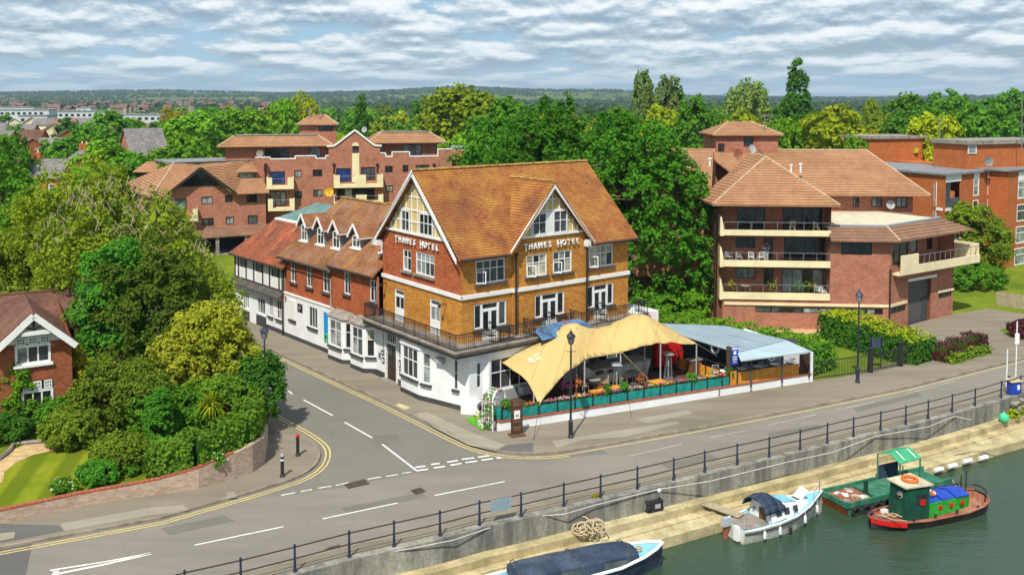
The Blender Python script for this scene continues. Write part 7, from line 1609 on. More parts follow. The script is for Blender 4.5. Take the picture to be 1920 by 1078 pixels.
# hedges
def hedge(name, label, path, wd, h, z0, m, seed, dens=42, size=.16, top=None, hs=None, cat='hedge'):
    pl = [V2(p) for p in path]; c = pl[len(pl)//2]; t = thing(name, label, cat, (*c, z0)); rg = np.random.RandomState(seed); P, Nn, P2, N2 = [], [], [], []
    for i in range(len(pl)-1):
        a, b = pl[i], pl[i+1]; L = (b-a).length; d = (b-a)/L; n = Vector((-d.y, d.x)); k = int(L*(wd+2*h)*dens)
        for _ in range(k):
            s = rg.uniform(0, L); q_ = rg.uniform(-h, wd+h); hh = h if hs is None else hs[i]+(hs[i+1]-hs[i])*s/L
            bump = .12*math.sin(s*2.3+seed)+.09*math.sin(s*5.1+1)
            if q_ < 0: w_, z, nn = 0., max(0, hh+q_*hh/h), (-n.x, -n.y, .2)
            elif q_ > wd: w_, z, nn = wd, max(0, hh-(q_-wd)*hh/h), (n.x, n.y, .2)
            else: w_, z, nn = q_, hh, (0, 0, 1)
            e = .25*(hh-z > hh-.4)*(1 if abs(w_-wd/2) > wd*.35 else 0)
            p = a+d*s+n*(w_-wd/2)*(1-.12*(z/hh)**2); P_2 = (p.x-c.x+rg.normal(0, .06), p.y-c.y+rg.normal(0, .06), z+bump*(z/hh)+rg.normal(0, .05)-e*.4)
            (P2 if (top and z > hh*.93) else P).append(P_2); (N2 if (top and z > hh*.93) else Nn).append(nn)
    for a, b, hh in ((pl[0], pl[1], hs[0] if hs else h), (pl[-1], pl[-2], hs[-1] if hs else h)):
        d = (a-b).normalized(); n = Vector((-d.y, d.x))
        for _ in range(int(wd*hh*dens*1.6)):
            z = rg.uniform(0, hh); p = a+n*rg.uniform(-.5, .5)*wd*(1-.12*(z/hh)**2)+d*(.12*math.sin(z*2)+rg.normal(.05, .07)); P.append((p.x-c.x, p.y-c.y, z)); Nn.append((d.x, d.y, .2))
    quads_obj(leaves(np.array(P), np.array(Nn), size, seed), 'leaves', m, t)
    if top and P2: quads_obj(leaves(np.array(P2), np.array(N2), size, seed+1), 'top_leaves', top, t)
    mb = MB()
    for i in range(len(pl)-1):
        a, b = pl[i], pl[i+1]; n = Vector((-(b-a).y, (b-a).x)).normalized()*(wd*.40); hh0 = (hs[i] if hs else h)*.86; hh1 = (hs[i+1] if hs else h)*.86
        mb.box8([(*(a-n*.9), z0), (*(b-n), z0), (*(b+n), z0), (*(a+n), z0), (*(a-n*.8), z0+hh0), (*(b-n*.8), z0+hh1), (*(b+n*.8), z0+hh1), (*(a+n*.8), z0+hh0)])
    mb.build('core', 'lf_deep', t); return t
lwi = offs(LW, .95)
hedge('corner_hedge', 'thick green hedge on top of the curved left brick wall', [lwi[4]+Vector((-.2, .2)), lwi[5], lwi[6], lwi[7], lwi[8], Vector((-14.6, 53.4))], 1.5, 2.1, .5, 'lf_bright2', 60, 70, .19, hs=[1.5, 2.0, 2.2, 2.3, 2.2, 1.9])
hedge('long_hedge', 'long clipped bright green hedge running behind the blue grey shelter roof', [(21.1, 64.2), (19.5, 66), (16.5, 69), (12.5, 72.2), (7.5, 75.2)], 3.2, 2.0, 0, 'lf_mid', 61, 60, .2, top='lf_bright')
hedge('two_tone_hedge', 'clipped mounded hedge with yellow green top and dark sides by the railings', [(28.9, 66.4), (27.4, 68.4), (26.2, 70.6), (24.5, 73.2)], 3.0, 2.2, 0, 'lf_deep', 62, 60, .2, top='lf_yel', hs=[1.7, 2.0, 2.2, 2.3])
hedge('purple_hedge', 'low dark red purple hedge beside the driveway', [(29.9, 66.6), (31.6, 67.9), (33.6, 69.6), (34.6, 70.4)], 1.5, 1.05, .05, 'lf_purple', 63, 80, .16)
hedge('driveway_shrubs', 'low yellow green shrubs below the purple hedge', [(30.5, 66.1), (32.5, 67.6), (34.4, 68.9)], 1.0, .6, .05, 'lf_olive', 64, 80, .15)
bush('round_shrub', 'dark red shrub at the far right edge beyond the driveway', 'shrub', (39.6, 73.3, .1), 1.2, 1.0, 1.2, 'lf_purple', 65, .17, 90, 30, br=.25)
bush('ball_shrub', 'upright clipped green shrub in the passage beside the riverside flats', 'shrub', (15.0, 78, 0), .95, .9, 2.8, 'lf_bright', 66, .2, 130, 34, br=.25)
for x, y, s_, lb in ((1222, 573, 1.8, 'green shrub against the hotel below the big tree'), (1258, 578, 1.6, 'leafy shrub between the big tree and the passage')): bush('tree_foot_shrub', lb, 'shrub', (X_(x, 76), 76+s_, 0), s_, s_, 2.6, 'lf_mid', 60+x, .24, 130, 32, br=.35)
# railings and gate on the right
def iron_fence(name, label, a, b, h=1.3, step=.13):
    a, b = Vector((*a, .11)), Vector((*b, .11)); t = thing(name, label, 'fence', (a+b)/2); n = int((b-a).length/step); mb = MB()
    for i in range(n): p = a.lerp(b, i/n); mb.bar(p, p+Vector((0, 0, h)), .022)
    mb.build('bars', 'black', t, kind='stuff')
    for z in (.15, h-.12): MB().bar(a+Vector((0, 0, z)), b+Vector((0, 0, z)), .04).build('rail', 'black', t)
    return t
fp = [G(1527, 716).xy, G(1577, 709).xy, G(1632, 701).xy, G(1688, 689).xy, G(1717, 683).xy]
iron_fence('iron_fence', 'black iron railings at the foot of the long hedge', fp[0], fp[1]); iron_fence('iron_fence', 'black iron railings between the hedge end and the first gatepost', fp[1], fp[2]); iron_fence('iron_gate', 'black iron gate between two square posts', fp[2], fp[3]); iron_fence('iron_fence', 'short black iron railings right of the gate', fp[3], fp[4])
for p, lb in ((fp[2], 'square black gatepost left of the iron gate'), (fp[3], 'square black gatepost right of the iron gate')): t = thing('gatepost', lb, 'gatepost', (*p, .11), 'gateposts'); MB().box((p.x, p.y, .9), (.28, .28, 1.6)).build('post', 'black', t); MB().box((p.x, p.y, 1.73), (.36, .36, .07)).build('cap', 'black', t)
c = G(1642, 690, .1); t = thing('notice_board', 'blue grey notice board on two posts behind the iron gate', 'sign', c)
for d in (-.35, .35): MB().bar((c.x+d, c.y, .1), (c.x+d, c.y, 2.2), .06).build('post', 'canvas', t)
MB().box((c.x, c.y, 1.85), (.8, .06, .65)).build('board', 'canvas', t)
a = G(1868, 572).xy; b = G(1950, 585).xy; t = thing('timber_fence', 'weathered vertical timber fence on the right lawn', 'fence', (*a, 0)); WFc = Fr2(a, b)
for i in range(36): MB().fb(WFc, i*.14, i*.14+.12, 0, 1.25+rt.uniform(-.05, .05), 0, .03).build('board', 'twig', t)
bigtree('bronze_tree', 'dense olive bronze tree between the garage and the orange flats', (X_(1846, 96), 97, 0), [(0, 0, 3.6, 2.9, 2.8, 3.2), (-1., 0, 5.2, 2.0, 2., 1.9), (1.2, 0, 3.0, 2.2, 2, 2.4)], 'lf_olive3', 420, 38, .26, .6, 71)
bush('lawn_shrub', 'spreading green shrub on the lawn right of the garage', 'shrub', (X_(1838, 91), 92, 0), 3.0, 1.6, 2.4, 'lf_mid', 72, .26, 170, 34, br=.4)
bush('lawn_shrub', 'dark rounded shrub behind the spreading one by the garage', 'shrub', (X_(1812, 93), 95, 0), 2.2, 1.6, 4.0, 'lf_emerald', 73, .26, 150, 34, br=.4)
# the big plane trees behind the hotel
def spread(cx, cy, cz, R_, n, seed, rmin=1.1, rmax=2., flat=1.):
    r_ = random.Random(seed); L = [(cx, cy, cz, R_*.72, R_*.72, R_*.72*flat)]
    for k in range(n):
        a = r_.uniform(0, 6.28); e = r_.uniform(-.5, 1.3); q_ = R_*.62; s = r_.uniform(rmin, rmax); L.append((cx+q_*math.cos(a)*math.cos(e), cy+q_*math.sin(a)*math.cos(e), cz+q_*flat*math.sin(e), s, s, s*1.25))
    return L
def up_lobes(w_, h, n, seed, zb=2.):
    r_ = random.Random(seed); L = []
    for k in range(n):
        x, y = r_.uniform(-w_, w_), r_.uniform(-w_*.7, w_*.7); hh = h*(1-.28*(x/w_)**2)*r_.uniform(.86, 1.); s = r_.uniform(1.3, 2.)
        L += [(x, y, hh-2.2, s, s, 2.4), (x*1.05, y, hh-5, s*1.4, s*1.4, 3.)]
        if r_.random() < .8: L.append((x*1.05, y, hh-8.5, s*1.4, s*1.4, 3.))
    return L
bigtree('large_tree', 'big dark green tree between the hotel and the riverside flats', (X_(1186, 80), 81, 0), up_lobes(5.2, 17.0, 19, 3)+[(3.8, -1, 4.5, 3.2, 3, 4.2), (2.5, -2, 3, 3, 2.5, 3), (3.9, 0, 8, 2.5, 2.6, 4), (0, -1.5, 5, 4, 3, 4.5), (3, -1, 11, 2.4, 2.4, 3)], 'lf_bright3', 2300, 34, .30, .62, 81, r=.45)
bigtree('large_tree', 'big mid green tree rising behind the hotel ridge', (X_(1050, 86), 88, 0), up_lobes(5.6, 18.6, 15, 4), 'lf_bright3', 1500, 34, .30, .62, 82, r=.45)
bigtree('large_tree', 'bushy green tree behind the left half of the hotel ridge', (X_(935, 92), 94, 0), up_lobes(4.2, 16.6, 11, 5), 'lf_bright3', 1100, 32, .31, .65, 83, r=.4)
bigtree('large_tree', 'dense green tree between the two biggest ones behind the hotel roof', (X_(1128, 84), 85, 0), up_lobes(4.4, 17.6, 13, 6), 'lf_bright3', 1200, 34, .30, .62, 84, r=.45)
# prototypes for the farther trees: unit height 10 m
PROTO = {}
def proto(key, lobes, nb, per, size, br, seed, droop=0., up=.35, r=.22, low=-.6):
    o = crown(lobes, nb, br, per, size, seed, 'crown', 'lf_mid', None, droop=droop, up=up, low=low); tm_ = trunk_mb(max(l[2] for l in lobes), r, [(l[0], l[1], l[2]) for l in lobes[:5]], seed).build('trunk', 'bark', None, True, uv=False)
    PROTO[key] = (o.data, tm_.data); bpy.data.objects.remove(o); bpy.data.objects.remove(tm_)
for k in range(4): proto('round%d' % k, spread(0, 0, 5.6, 3.9, 12, 20+k, 1.2, 1.9, 1.05), 300, 22, .52, .8, 90+k)
proto('willow', spread(0, 0, 5.8, 4.2, 14, 30, 1.0, 1.7, .95), 330, 22, .45, .75, 95, droop=1.2)
proto('poplar', [(-1.3, 0, 5.6, 1.5, 1.5, 4.2), (1.0, .3, 5.3, 1.6, 1.6, 4.3), (0, -.5, 4, 2.6, 2.4, 3.6), (2.2, 0, 4.6, 1.1, 1.1, 3.6), (-2.3, .2, 4.4, 1.1, 1.1, 3.4)], 520, 22, .42, .55, 96, up=.9)
proto('lombardy', [(0, 0, 4.5, 1.3, 1.3, 3.9), (0, 0, 6.9, 1.0, 1.0, 2.9), (.3, 0, 3, 1.3, 1.3, 2.2)], 380, 24, .3, .42, 97, up=1.3)
proto('conifer', [(0, 0, 1.2+k*1.25, 2.1*(1-k*.13), 2.1*(1-k*.13), .9) for k in range(7)], 320, 20, .36, .5, 98, up=.1, r=.2)
proto('far0', spread(0, 0, 5.6, 4.1, 9, 41, 1.3, 2.1, 1.), 130, 13, .95, 1.0, 99); proto('far1', spread(0, 0, 5.4, 4.3, 9, 42, 1.3, 2.1, .95), 130, 13, .95, 1.0, 100)
def ftree(key, px_, ytop, Y, wpx, m, name, label, group=None, z0=0., parts=True):
    x = X_(px_, Y); h = zt_(ytop, Y)-z0; rw_ = {'poplar': 3.6, 'lombardy': 1.5, 'conifer': 2.3}.get(key, 4.3); s = wpx/FPX*Y/2/rw_
    t = thing(name, label, 'tree', (x, Y, z0), group); rz = rt.uniform(0, 6.28); cr, tr = PROTO[key]
    zs = h/10.
    for nm, me in (('crown', cr), ('trunk', tr)):
        if nm == 'trunk' and not parts: continue
        o = bpy.data.objects.new(nm, me); COL.objects.link(o); o.parent = t; o.scale = (s, s, zs); o.rotation_euler = (0, 0, rz)
        if nm == 'crown': o.material_slots[0].link = 'OBJECT'; o.material_slots[0].material = M[m]
    return t
for a in (('willow', 868, 163, 190, 200, 'lf_olive', 'spreading_tree', 'wide pale olive tree with visible branches behind the far flats'),
          ('round1', 935, 190, 165, 150, 'lf_mid', 'leafy_tree', 'mid green tree right of the wide pale olive tree'),
          ('conifer', 678, 172, 210, 54, 'lf_deep', 'conifer', 'dark pointed conifer rising behind the far flats'),
          ('round0', 572, 176, 230, 70, 'lf_yel', 'leafy_tree', 'sunlit yellow green tree left of the pointed conifer'),
          ('round2', 530, 194, 215, 80, 'lf_bright', 'leafy_tree', 'bright green tree below the sunlit yellow green one'),
          ('conifer', 782, 185, 240, 60, 'lf_emerald', 'conifer', 'green pointed tree left of the wide olive tree'),
          ('poplar', 1207, 130, 240, 62, 'lf_pale', 'poplar_tree', 'tall pale poplar on the left of the skyline pair'),
          ('poplar', 1256, 140, 235, 76, 'lf_pale', 'poplar_tree', 'broader pale poplar on the right of the skyline pair'),
          ('conifer', 1309, 172, 250, 34, 'lf_deep', 'conifer', 'small dark fir between the poplars and the willow'),
          ('willow', 1398, 152, 240, 112, 'lf_pale', 'willow_tree', 'broad pale green willow on the skyline'),
          ('lombardy', 1495, 113, 215, 50, 'lf_deep', 'lombardy_poplar', 'tall narrow lombardy poplar standing above the skyline'),
          ('round1', 1492, 190, 200, 110, 'lf_deep', 'leafy_tree', 'dark spreading tree at the foot of the lombardy poplar'),
          ('round3', 1555, 207, 170, 150, 'lf_yel', 'leafy_tree', 'large yellow green tree right of the lombardy poplar'),
          ('round0', 1640, 249, 150, 110, 'lf_gold', 'golden_tree', 'golden leaved tree left of the larger golden tree'),
          ('round2', 1745, 225, 140, 135, 'lf_yel', 'golden_tree', 'larger golden green tree in front of the orange flats'),
          ('round1', 1712, 182, 205, 125, 'lf_mid', 'leafy_tree', 'big domed green tree above the golden trees'),
          ('round3', 1840, 194, 190, 120, 'lf_mid', 'leafy_tree', 'big domed green tree behind the orange flats tower'),
          ('round0', 1785, 172, 260, 110, 'lf_mid', 'leafy_tree', 'tall green tree behind the two domed trees'),
          ('round2', 1905, 176, 250, 110, 'lf_mid', 'leafy_tree', 'green tree at the right edge above the orange flats'),
          ('round1', 1640, 190, 250, 60, 'lf_olive', 'leafy_tree', 'brownish olive tree left of the big domed tree'),
          ('round1', 1230, 205, 175, 110, 'lf_yel', 'leafy_tree', 'yellow green rounded tree in front of the poplars'),
          ('round3', 1315, 195, 160, 130, 'lf_mid', 'leafy_tree', 'green tree behind the left roof of the riverside flats'),
          ('round0', 1400, 212, 150, 130, 'lf_yel', 'leafy_tree', 'yellow green tree behind the riverside flats tower'),
          ('round2', 1470, 232, 140, 90, 'lf_bright', 'leafy_tree', 'bright green tree right of the riverside flats tower'),
          ('round1', 1600, 262, 130, 80, 'lf_bright', 'leafy_tree', 'bright green tree above the rear roof of the riverside flats'),
          ('round0', 860, 255, 150, 110, 'lf_bright', 'leafy_tree', 'bright green tree at the right end of the far flats'),
          ('round2', 905, 280, 120, 90, 'lf_mid', 'leafy_tree', 'green tree touching the hotel ridge on the left'),
          ('round3', 215, 214, 240, 120, 'lf_mid', 'leafy_tree', 'rounded green tree left of the grey slate roof'),
          ('round1', 150, 240, 200, 110, 'lf_mid', 'leafy_tree', 'dark green tree right of the orange brick houses'),
          ('round0', 360, 213, 190, 150, 'lf_bright', 'leafy_tree', 'large bright green tree right of the grey slate roof'),
          ('round2', 445, 212, 200, 140, 'lf_bright', 'leafy_tree', 'large bright green tree above the far flats roof'),
          ('round1', 330, 255, 150, 120, 'lf_bright', 'leafy_tree', 'bright green tree close behind the far flats left roof'),
          ('round3', 205, 272, 140, 150, 'lf_bright', 'leafy_tree', 'broad bright green tree left of the far flats'),
          ('round0', 150, 320, 118, 120, 'lf_mid', 'leafy_tree', 'green tree right of the small dark roofed house'),
          ('round2', 250, 300, 125, 110, 'lf_mid', 'leafy_tree', 'green tree below the grey slate roof'),
          ('round1', 320, 203, 420, 46, 'lf_gold', 'golden_tree', 'small golden tree beyond the slate roof'),
          ('round3', 25, 262, 150, 70, 'lf_deep', 'leafy_tree', 'dark tree near the left edge beside the terraced roofs'),
          ('round0', 10, 330, 110, 110, 'lf_mid', 'leafy_tree', 'green tree low at the left edge'),
          ('round0', 120, 345, 104, 100, 'lf_olive', 'leafy_tree', 'olive tree left of the weeping tree top')):
    ftree(*a)
# belts of trees towards the horizon
BM = ['lf_mid', 'lf_bright', 'lf_mid', 'lf_deep', 'lf_olive', 'lf_mid', 'lf_yel']
cnt = 0; seen = {}
TONE = {'lf_mid': ('mid green', 'plain green', 'fresh green'), 'lf_bright': ('bright green', 'light green', 'sunlit green'), 'lf_deep': ('dark green', 'deep green', 'shady green'), 'lf_olive': ('olive', 'brownish green', 'dull olive'), 'lf_yel': ('yellow green', 'lime green', 'golden green')}
LAND_ = [(0, 'the town roofs'), (420, 'the left roof of the far flats'), (560, 'the tiled lift tower of the far flats'), (640, 'the white edged gable'), (760, 'the right roof of the far flats'), (880, 'the left end of the hotel ridge'), (1000, 'the middle of the hotel ridge'), (1110, 'the right end of the hotel ridge'), (1200, 'the pair of poplars'), (1300, 'the skyline willow'), (1380, 'the tower of the riverside flats'), (1460, 'the lombardy poplar'), (1560, 'the rear roof of the riverside flats'), (1650, 'the golden trees'), (1760, 'the orange flats roof'), (1860, 'the right edge of the orange flats')]
def belt(px_, Y):
    row = 'close' if Y < 170 else 'near' if Y < 200 else 'second row' if Y < 260 else 'middle distance' if Y < 330 else 'farther' if Y < 430 else 'farthest'
    lm = [n for x_, n in LAND_ if px_ >= x_][-1] if px_ >= 0 else LAND_[0][1]
    for _ in range(30):
        m = rt.choice(BM); lb = f'{row} {rt.choice(TONE[m])} belt tree above {lm}'
        if lb not in seen: break
    seen[lb] = 1; return m, 'belt_tree', lb, 'trees in the belt behind the flats'
for (Y, x0, x1, step, hh) in ((150, 640, 1000, 50, 9), (180, 480, 1900, 62, 9.5), (225, 440, 1920, 58, 11), (290, 400, 1930, 50, 12), (380, 330, 1940, 44, 12), (500, 330, 1940, 36, 13)):
    x = x0
    while x < x1:
        px_ = x+rt.uniform(-.3, .3)*step; h = hh*rt.uniform(.75, 1.12); yt = 180+(CAMH-h)/Y*FPX; w_ = 9.5/Y*FPX*rt.uniform(.85, 1.25)
        if not (Y == 380 and px_ < 380 and rt.random() < .6):
            ftree('round%d' % rt.randrange(4) if Y < 280 else 'far%d' % rt.randrange(2), px_, yt, Y*rt.uniform(.95, 1.06), w_, *belt(px_, Y), parts=Y < 280); cnt += 1
        x += step*rt.uniform(.8, 1.2)
# far woodland as one mass
rg = np.random.RandomState(5); P = []
def hillz(X, Y): 
    t_ = min(1, max(0, (Y-2300)/2200)); px_ = 960+X/Y*FPX
    prof = np.interp(px_, [-400, 0, 300, 520, 700, 830, 900, 1000, 1150, 1300, 1600, 1920, 2400], [34, 30, 36, 24, 38, 58, 54, 40, 38, 10, 8, 14, 20])
    return (t_*t_*(3-2*t_))*prof+3*math.sin(X/310.)*t_
for _ in range(5200):
    Y = 560+2600*rg.uniform()**1.3; X = rg.uniform(-.6, .6)*Y
    px_ = 960+X/Y*FPX
    if px_ < 420 and rg.uniform() < .55 and Y < 1500: continue
    if math.sin(X/170.+1)*math.cos(Y/240.) > .25: continue
    P.append((X, Y, hillz(X, Y), 10+5*rg.uniform()))
for _ in range(3800):
    Y = rg.uniform(3200, 4700); X = rg.uniform(-.58, .58)*Y
    if math.sin(X/260.)*math.cos(Y/190.+X/900) > .3: continue
    P.append((X, Y, hillz(X, Y), 14+6*rg.uniform()))
P = np.array(P); k = 14; n = len(P); d = rg.normal(0, 1, (n, k, 3)); d /= np.linalg.norm(d, axis=2)[:, :, None]; d[:, :, 2] = np.abs(d[:, :, 2])
pts = P[:, None, :3]+d*(P[:, None, 3:4]*.62)*[1, 1, .95]; big = (P[:, 1] > 0)
v = leaves(pts.reshape(-1, 3), d.reshape(-1, 3), 7.5, 3); o = quads_obj(v, 'woodland', 'lf_far'); tag(o, 'dense blue green woodland spreading over the plain and hills to the horizon', 'woodland', kind='stuff')
# hills
nx, ny = 120, 26; mb = MB()
for j in range(ny):
    Y = 2300+j*150
    for i in range(nx): X = (i/(nx-1)-.5)*2*.85*Y; mb.v.append((X, Y, hillz(X, Y)-.5))
for j in range(ny-1):
    for i in range(nx-1): b = j*nx+i; mb.f.append((b, b+1, b+nx+1, b+nx))
b = len(mb.v)-nx; mb.v += [(x, y+400, -5) for x, y, z in mb.v[b:]]
for i in range(nx-1): mb.f.append((b+i, b+i+1, b+nx+i+1, b+nx+i))
o = mb.build('hills', 'fields', None, smooth=True, uv=False); o['kind'] = 'structure'
# ---------------------------------------------------------------- town at the upper left
def house(px_, ybase, Y, wpx, hz_, ang, wallm, roofm, name, label, roofh=2.8, depth=8., chim=0, win=2, group=None, cat='house', z0=0):
    w_ = wpx/FPX*Y; c = Vector((X_(px_, Y), Y)); F = Fr(c, ang); t = thing(name, label, cat, (c.x, c.y, z0), group); mb = MB()
    wins = []
    for k in range(win):
        u = -w_/2+(k+.5)*w_/win
        for fl_ in range(max(1, int(hz_/2.7))): wins.append((u-.5, u+.5, 1.0+fl_*2.7, 2.2+fl_*2.7))
    wall(mb, F, -w_/2, w_/2, 0, hz_, wins, .1); mb.poly([F.P(w_/2, 0), F.P(w_/2, 0, -depth), F.P(w_/2, hz_, -depth), F.P(w_/2, hz_+roofh*.93, -depth/2), F.P(w_/2, hz_)]); mb.poly([F.P(-w_/2, 0), F.P(-w_/2, hz_), F.P(-w_/2, hz_+roofh*.93, -depth/2), F.P(-w_/2, hz_, -depth), F.P(-w_/2, 0, -depth)]); mb.poly([F.P(-w_/2, 0, -depth), F.P(-w_/2, hz_, -depth), F.P(w_/2, hz_, -depth), F.P(w_/2, 0, -depth)])
    mb.build('wall', wallm, t)
    for rc in wins: window(F, rc, t, 1, rows=2, t=.12, w=-.05, split=False)
    e = w_/2+.3; MB().slab([F.P(-e, hz_-.1, .4), F.P(e, hz_-.1, .4), F.P(e, hz_+roofh, -depth/2), F.P(-e, hz_+roofh, -depth/2)], .12).build('roof', roofm, t); MB().slab([F.P(-e, hz_-.1, -depth-.4), F.P(e, hz_-.1, -depth-.4), F.P(e, hz_+roofh-.01, -depth/2-.01), F.P(-e, hz_+roofh-.01, -depth/2-.01)], .12).build('roof', roofm, t)
    for k in range(chim): u = -w_/2+.6+k*(w_-1.2)/max(1, chim-1); MB().fb(F, u-.5, u+.5, hz_+roofh-1, hz_+roofh+1., -depth/2-.4, -depth/2+.4).build('chimney', wallm, t); MB().lathe(F.P(u, hz_+roofh+1., -depth/2), [(.16, 0), (.13, .4)], 6).build('chimney_pot', 'cream', t)
    return t
house(78, 0, 150, 62, 6.0, 8, 'brick_c', 'slate', 'brick_house', 'orange brick house with grey roof and white windows near the left edge', 2.6, 8, 1, 2); house(118, 0, 168, 42, 6.6, -50, 'brick_c', 'slate', 'brick_house', 'orange brick gabled house with cream chimney pots', 2.6, 7, 2, 1)
house(62, 0, 120, 60, 3.2, 20, 'timber', 'tile_d', 'dark_house', 'small dark house with brown roof behind the left trees', 2.2, 8, 0, 2)
house(286, 0, 172, 66, 6.2, 35, 'brick_r', 'slate', 'slate_roofed_house', 'big steep grey slate roof among the trees', 6.5, 14, 0, 2)
rows = [(235, 20, ('tile_d', 'slate', 'tile_d', 'tile_d', 'tile_d')), (290, 0, ('slate', 'tile_p', 'tile_p', 'slate', 'tile_p', 'tile_d')), (360, -10, ('slate', 'slate', 'tile_p', 'slate', 'slate', 'tile_p', 'tile_d'))]
rows.append((450, 10, ('slate', 'tile_p', 'slate', 'tile_d', 'slate', 'tile_p', 'slate')))
for k, (x, yt_, Y, w_, m) in enumerate(((30, 236, 330, 34, 'lf_mid'), (112, 228, 400, 34, 'lf_deep'), (195, 222, 430, 40, 'lf_mid'), (238, 224, 450, 34, 'lf_bright'), (300, 226, 420, 40, 'lf_mid'), (92, 262, 230, 40, 'lf_bright'), (130, 226, 300, 60, 'lf_deep'), (265, 230, 330, 50, 'lf_mid'), (10, 215, 500, 30, 'lf_mid'), (340, 206, 480, 40, 'lf_bright'), (390, 204, 450, 44, 'lf_mid'))): ftree('far%d' % (k % 2), x, yt_, Y, w_, m, 'town_tree', ['small tree among the leftmost town roofs', 'dark tree below the gap between the white blocks', 'tree below the middle white block', 'bright tree at the right of the middle white block', 'tree below the nearest pale block', 'bright tree beside the orange houses', 'dark wide tree above the orange houses', 'tree left of the slate roof top', 'tree at the left edge by the white blocks', 'bright tree right of the small golden tree', 'tree above the left end of the far flats'][k], None, parts=False)
places = ['nearest row', 'second row', 'third row', 'farthest row']; xw = {0: 'leftmost in', 1: 'second from the left in', 2: 'third in', 3: 'fourth in', 4: 'fifth in', 5: 'sixth in', 6: 'seventh in'}
for r_, (Y, x0, ms) in enumerate(rows):
    for k, m in enumerate(ms): house(x0+k*(60-r_*8)+rt.uniform(-6, 6), 0, Y*rt.uniform(.96, 1.04), rt.uniform(34, 44), 5.6, rt.choice([8, 8, -62]), rt.choice(['cream', 'brick_h', 'brick_c']), m, 'terraced_house', f'house with {"grey" if m == "slate" else "plum" if m == "tile_p" else "brown"} roof, {xw[k]} the {places[r_]} of the town', 2.8, 8, 0, 2, 'houses in the town')
wb = 0
for px_, yt, yb, Y, wpx, lb in ((45, 207, 228, 560, 92, 'long white flat roofed block at the far left of the town'), (30, 202, 212, 700, 66, 'smaller white block behind the leftmost long one'), (155, 210, 226, 540, 92, 'long white flat roofed block in the middle of the town'), (157, 203, 212, 640, 26, 'white rooftop block on the middle long building'), (265, 216, 232, 500, 110, 'long pale flat roofed block nearest the golden tree'), (62, 218, 236, 470, 52, 'white block with dark windows below the long ones')):
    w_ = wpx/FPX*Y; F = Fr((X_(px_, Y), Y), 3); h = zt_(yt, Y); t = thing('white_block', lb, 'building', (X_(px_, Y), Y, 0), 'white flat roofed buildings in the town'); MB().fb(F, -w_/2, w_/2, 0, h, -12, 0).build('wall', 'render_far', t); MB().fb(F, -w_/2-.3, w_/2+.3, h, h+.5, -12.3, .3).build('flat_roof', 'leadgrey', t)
    for k in range(int(w_/3.2)): MB().fb(F, -w_/2+1+k*3.2, -w_/2+2.7+k*3.2, h-2.6, h-1.2, .0, .05).build('window', 'g_dark', t)
P = MB(); Q = MB()
for _ in range(130):
    Y = rg.uniform(650, 2100); X = (rg.uniform(-60, 560)-960)/FPX*Y; s = rg.uniform(4, 7); a = rg.uniform(0, 3); z = hillz(X, Y)
    P.box((X, Y, z+5.), (s*1.6, s, 6), a)
    co, si = math.cos(a), math.sin(a); f = lambda u, v, z_: (X+u*co-v*si, Y+u*si+v*co, z+z_)
    Q.slab([f(-s*.85, -s*.55, 7.9), f(s*.85, -s*.55, 7.9), f(s*.85, 0, 10.5), f(-s*.85, 0, 10.5)], .2).slab([f(-s*.85, s*.55, 7.9), f(s*.85, s*.55, 7.9), f(s*.85, 0, 10.5), f(-s*.85, 0, 10.5)], .2)
tag(P.build('distant_houses', 'wall_far'), 'tiny distant houses of the town seen as one mass below the hills', 'houses', kind='stuff'); tag(Q.build('distant_roofs', 'tile_far'), 'tiny distant plum roofs of the town below the hills', 'roofs', kind='stuff')
# haze
hb = MB().box((0, 3000, 60), (9200, 9200, 132)); o = hb.build('haze', 'white', None, uv=False); o.data.materials.clear()
hm = bpy.data.materials.new('haze air'); hm.use_nodes = True; ht = NT(hm.node_tree); ho = ht.a('ShaderNodeOutputMaterial'); hv = ht.a('ShaderNodeVolumePrincipled'); hv.inputs['Color'].default_value = (.50, .68, .88, 1); hv.inputs['Density'].default_value = 1.05e-4; hv.inputs['Anisotropy'].default_value = .1
ht.l.new(hv.outputs[0], ho.inputs['Volume']); o.data.materials.append(hm); tag(o, 'pale blue air haze over the plain and hills', 'haze', kind='stuff')
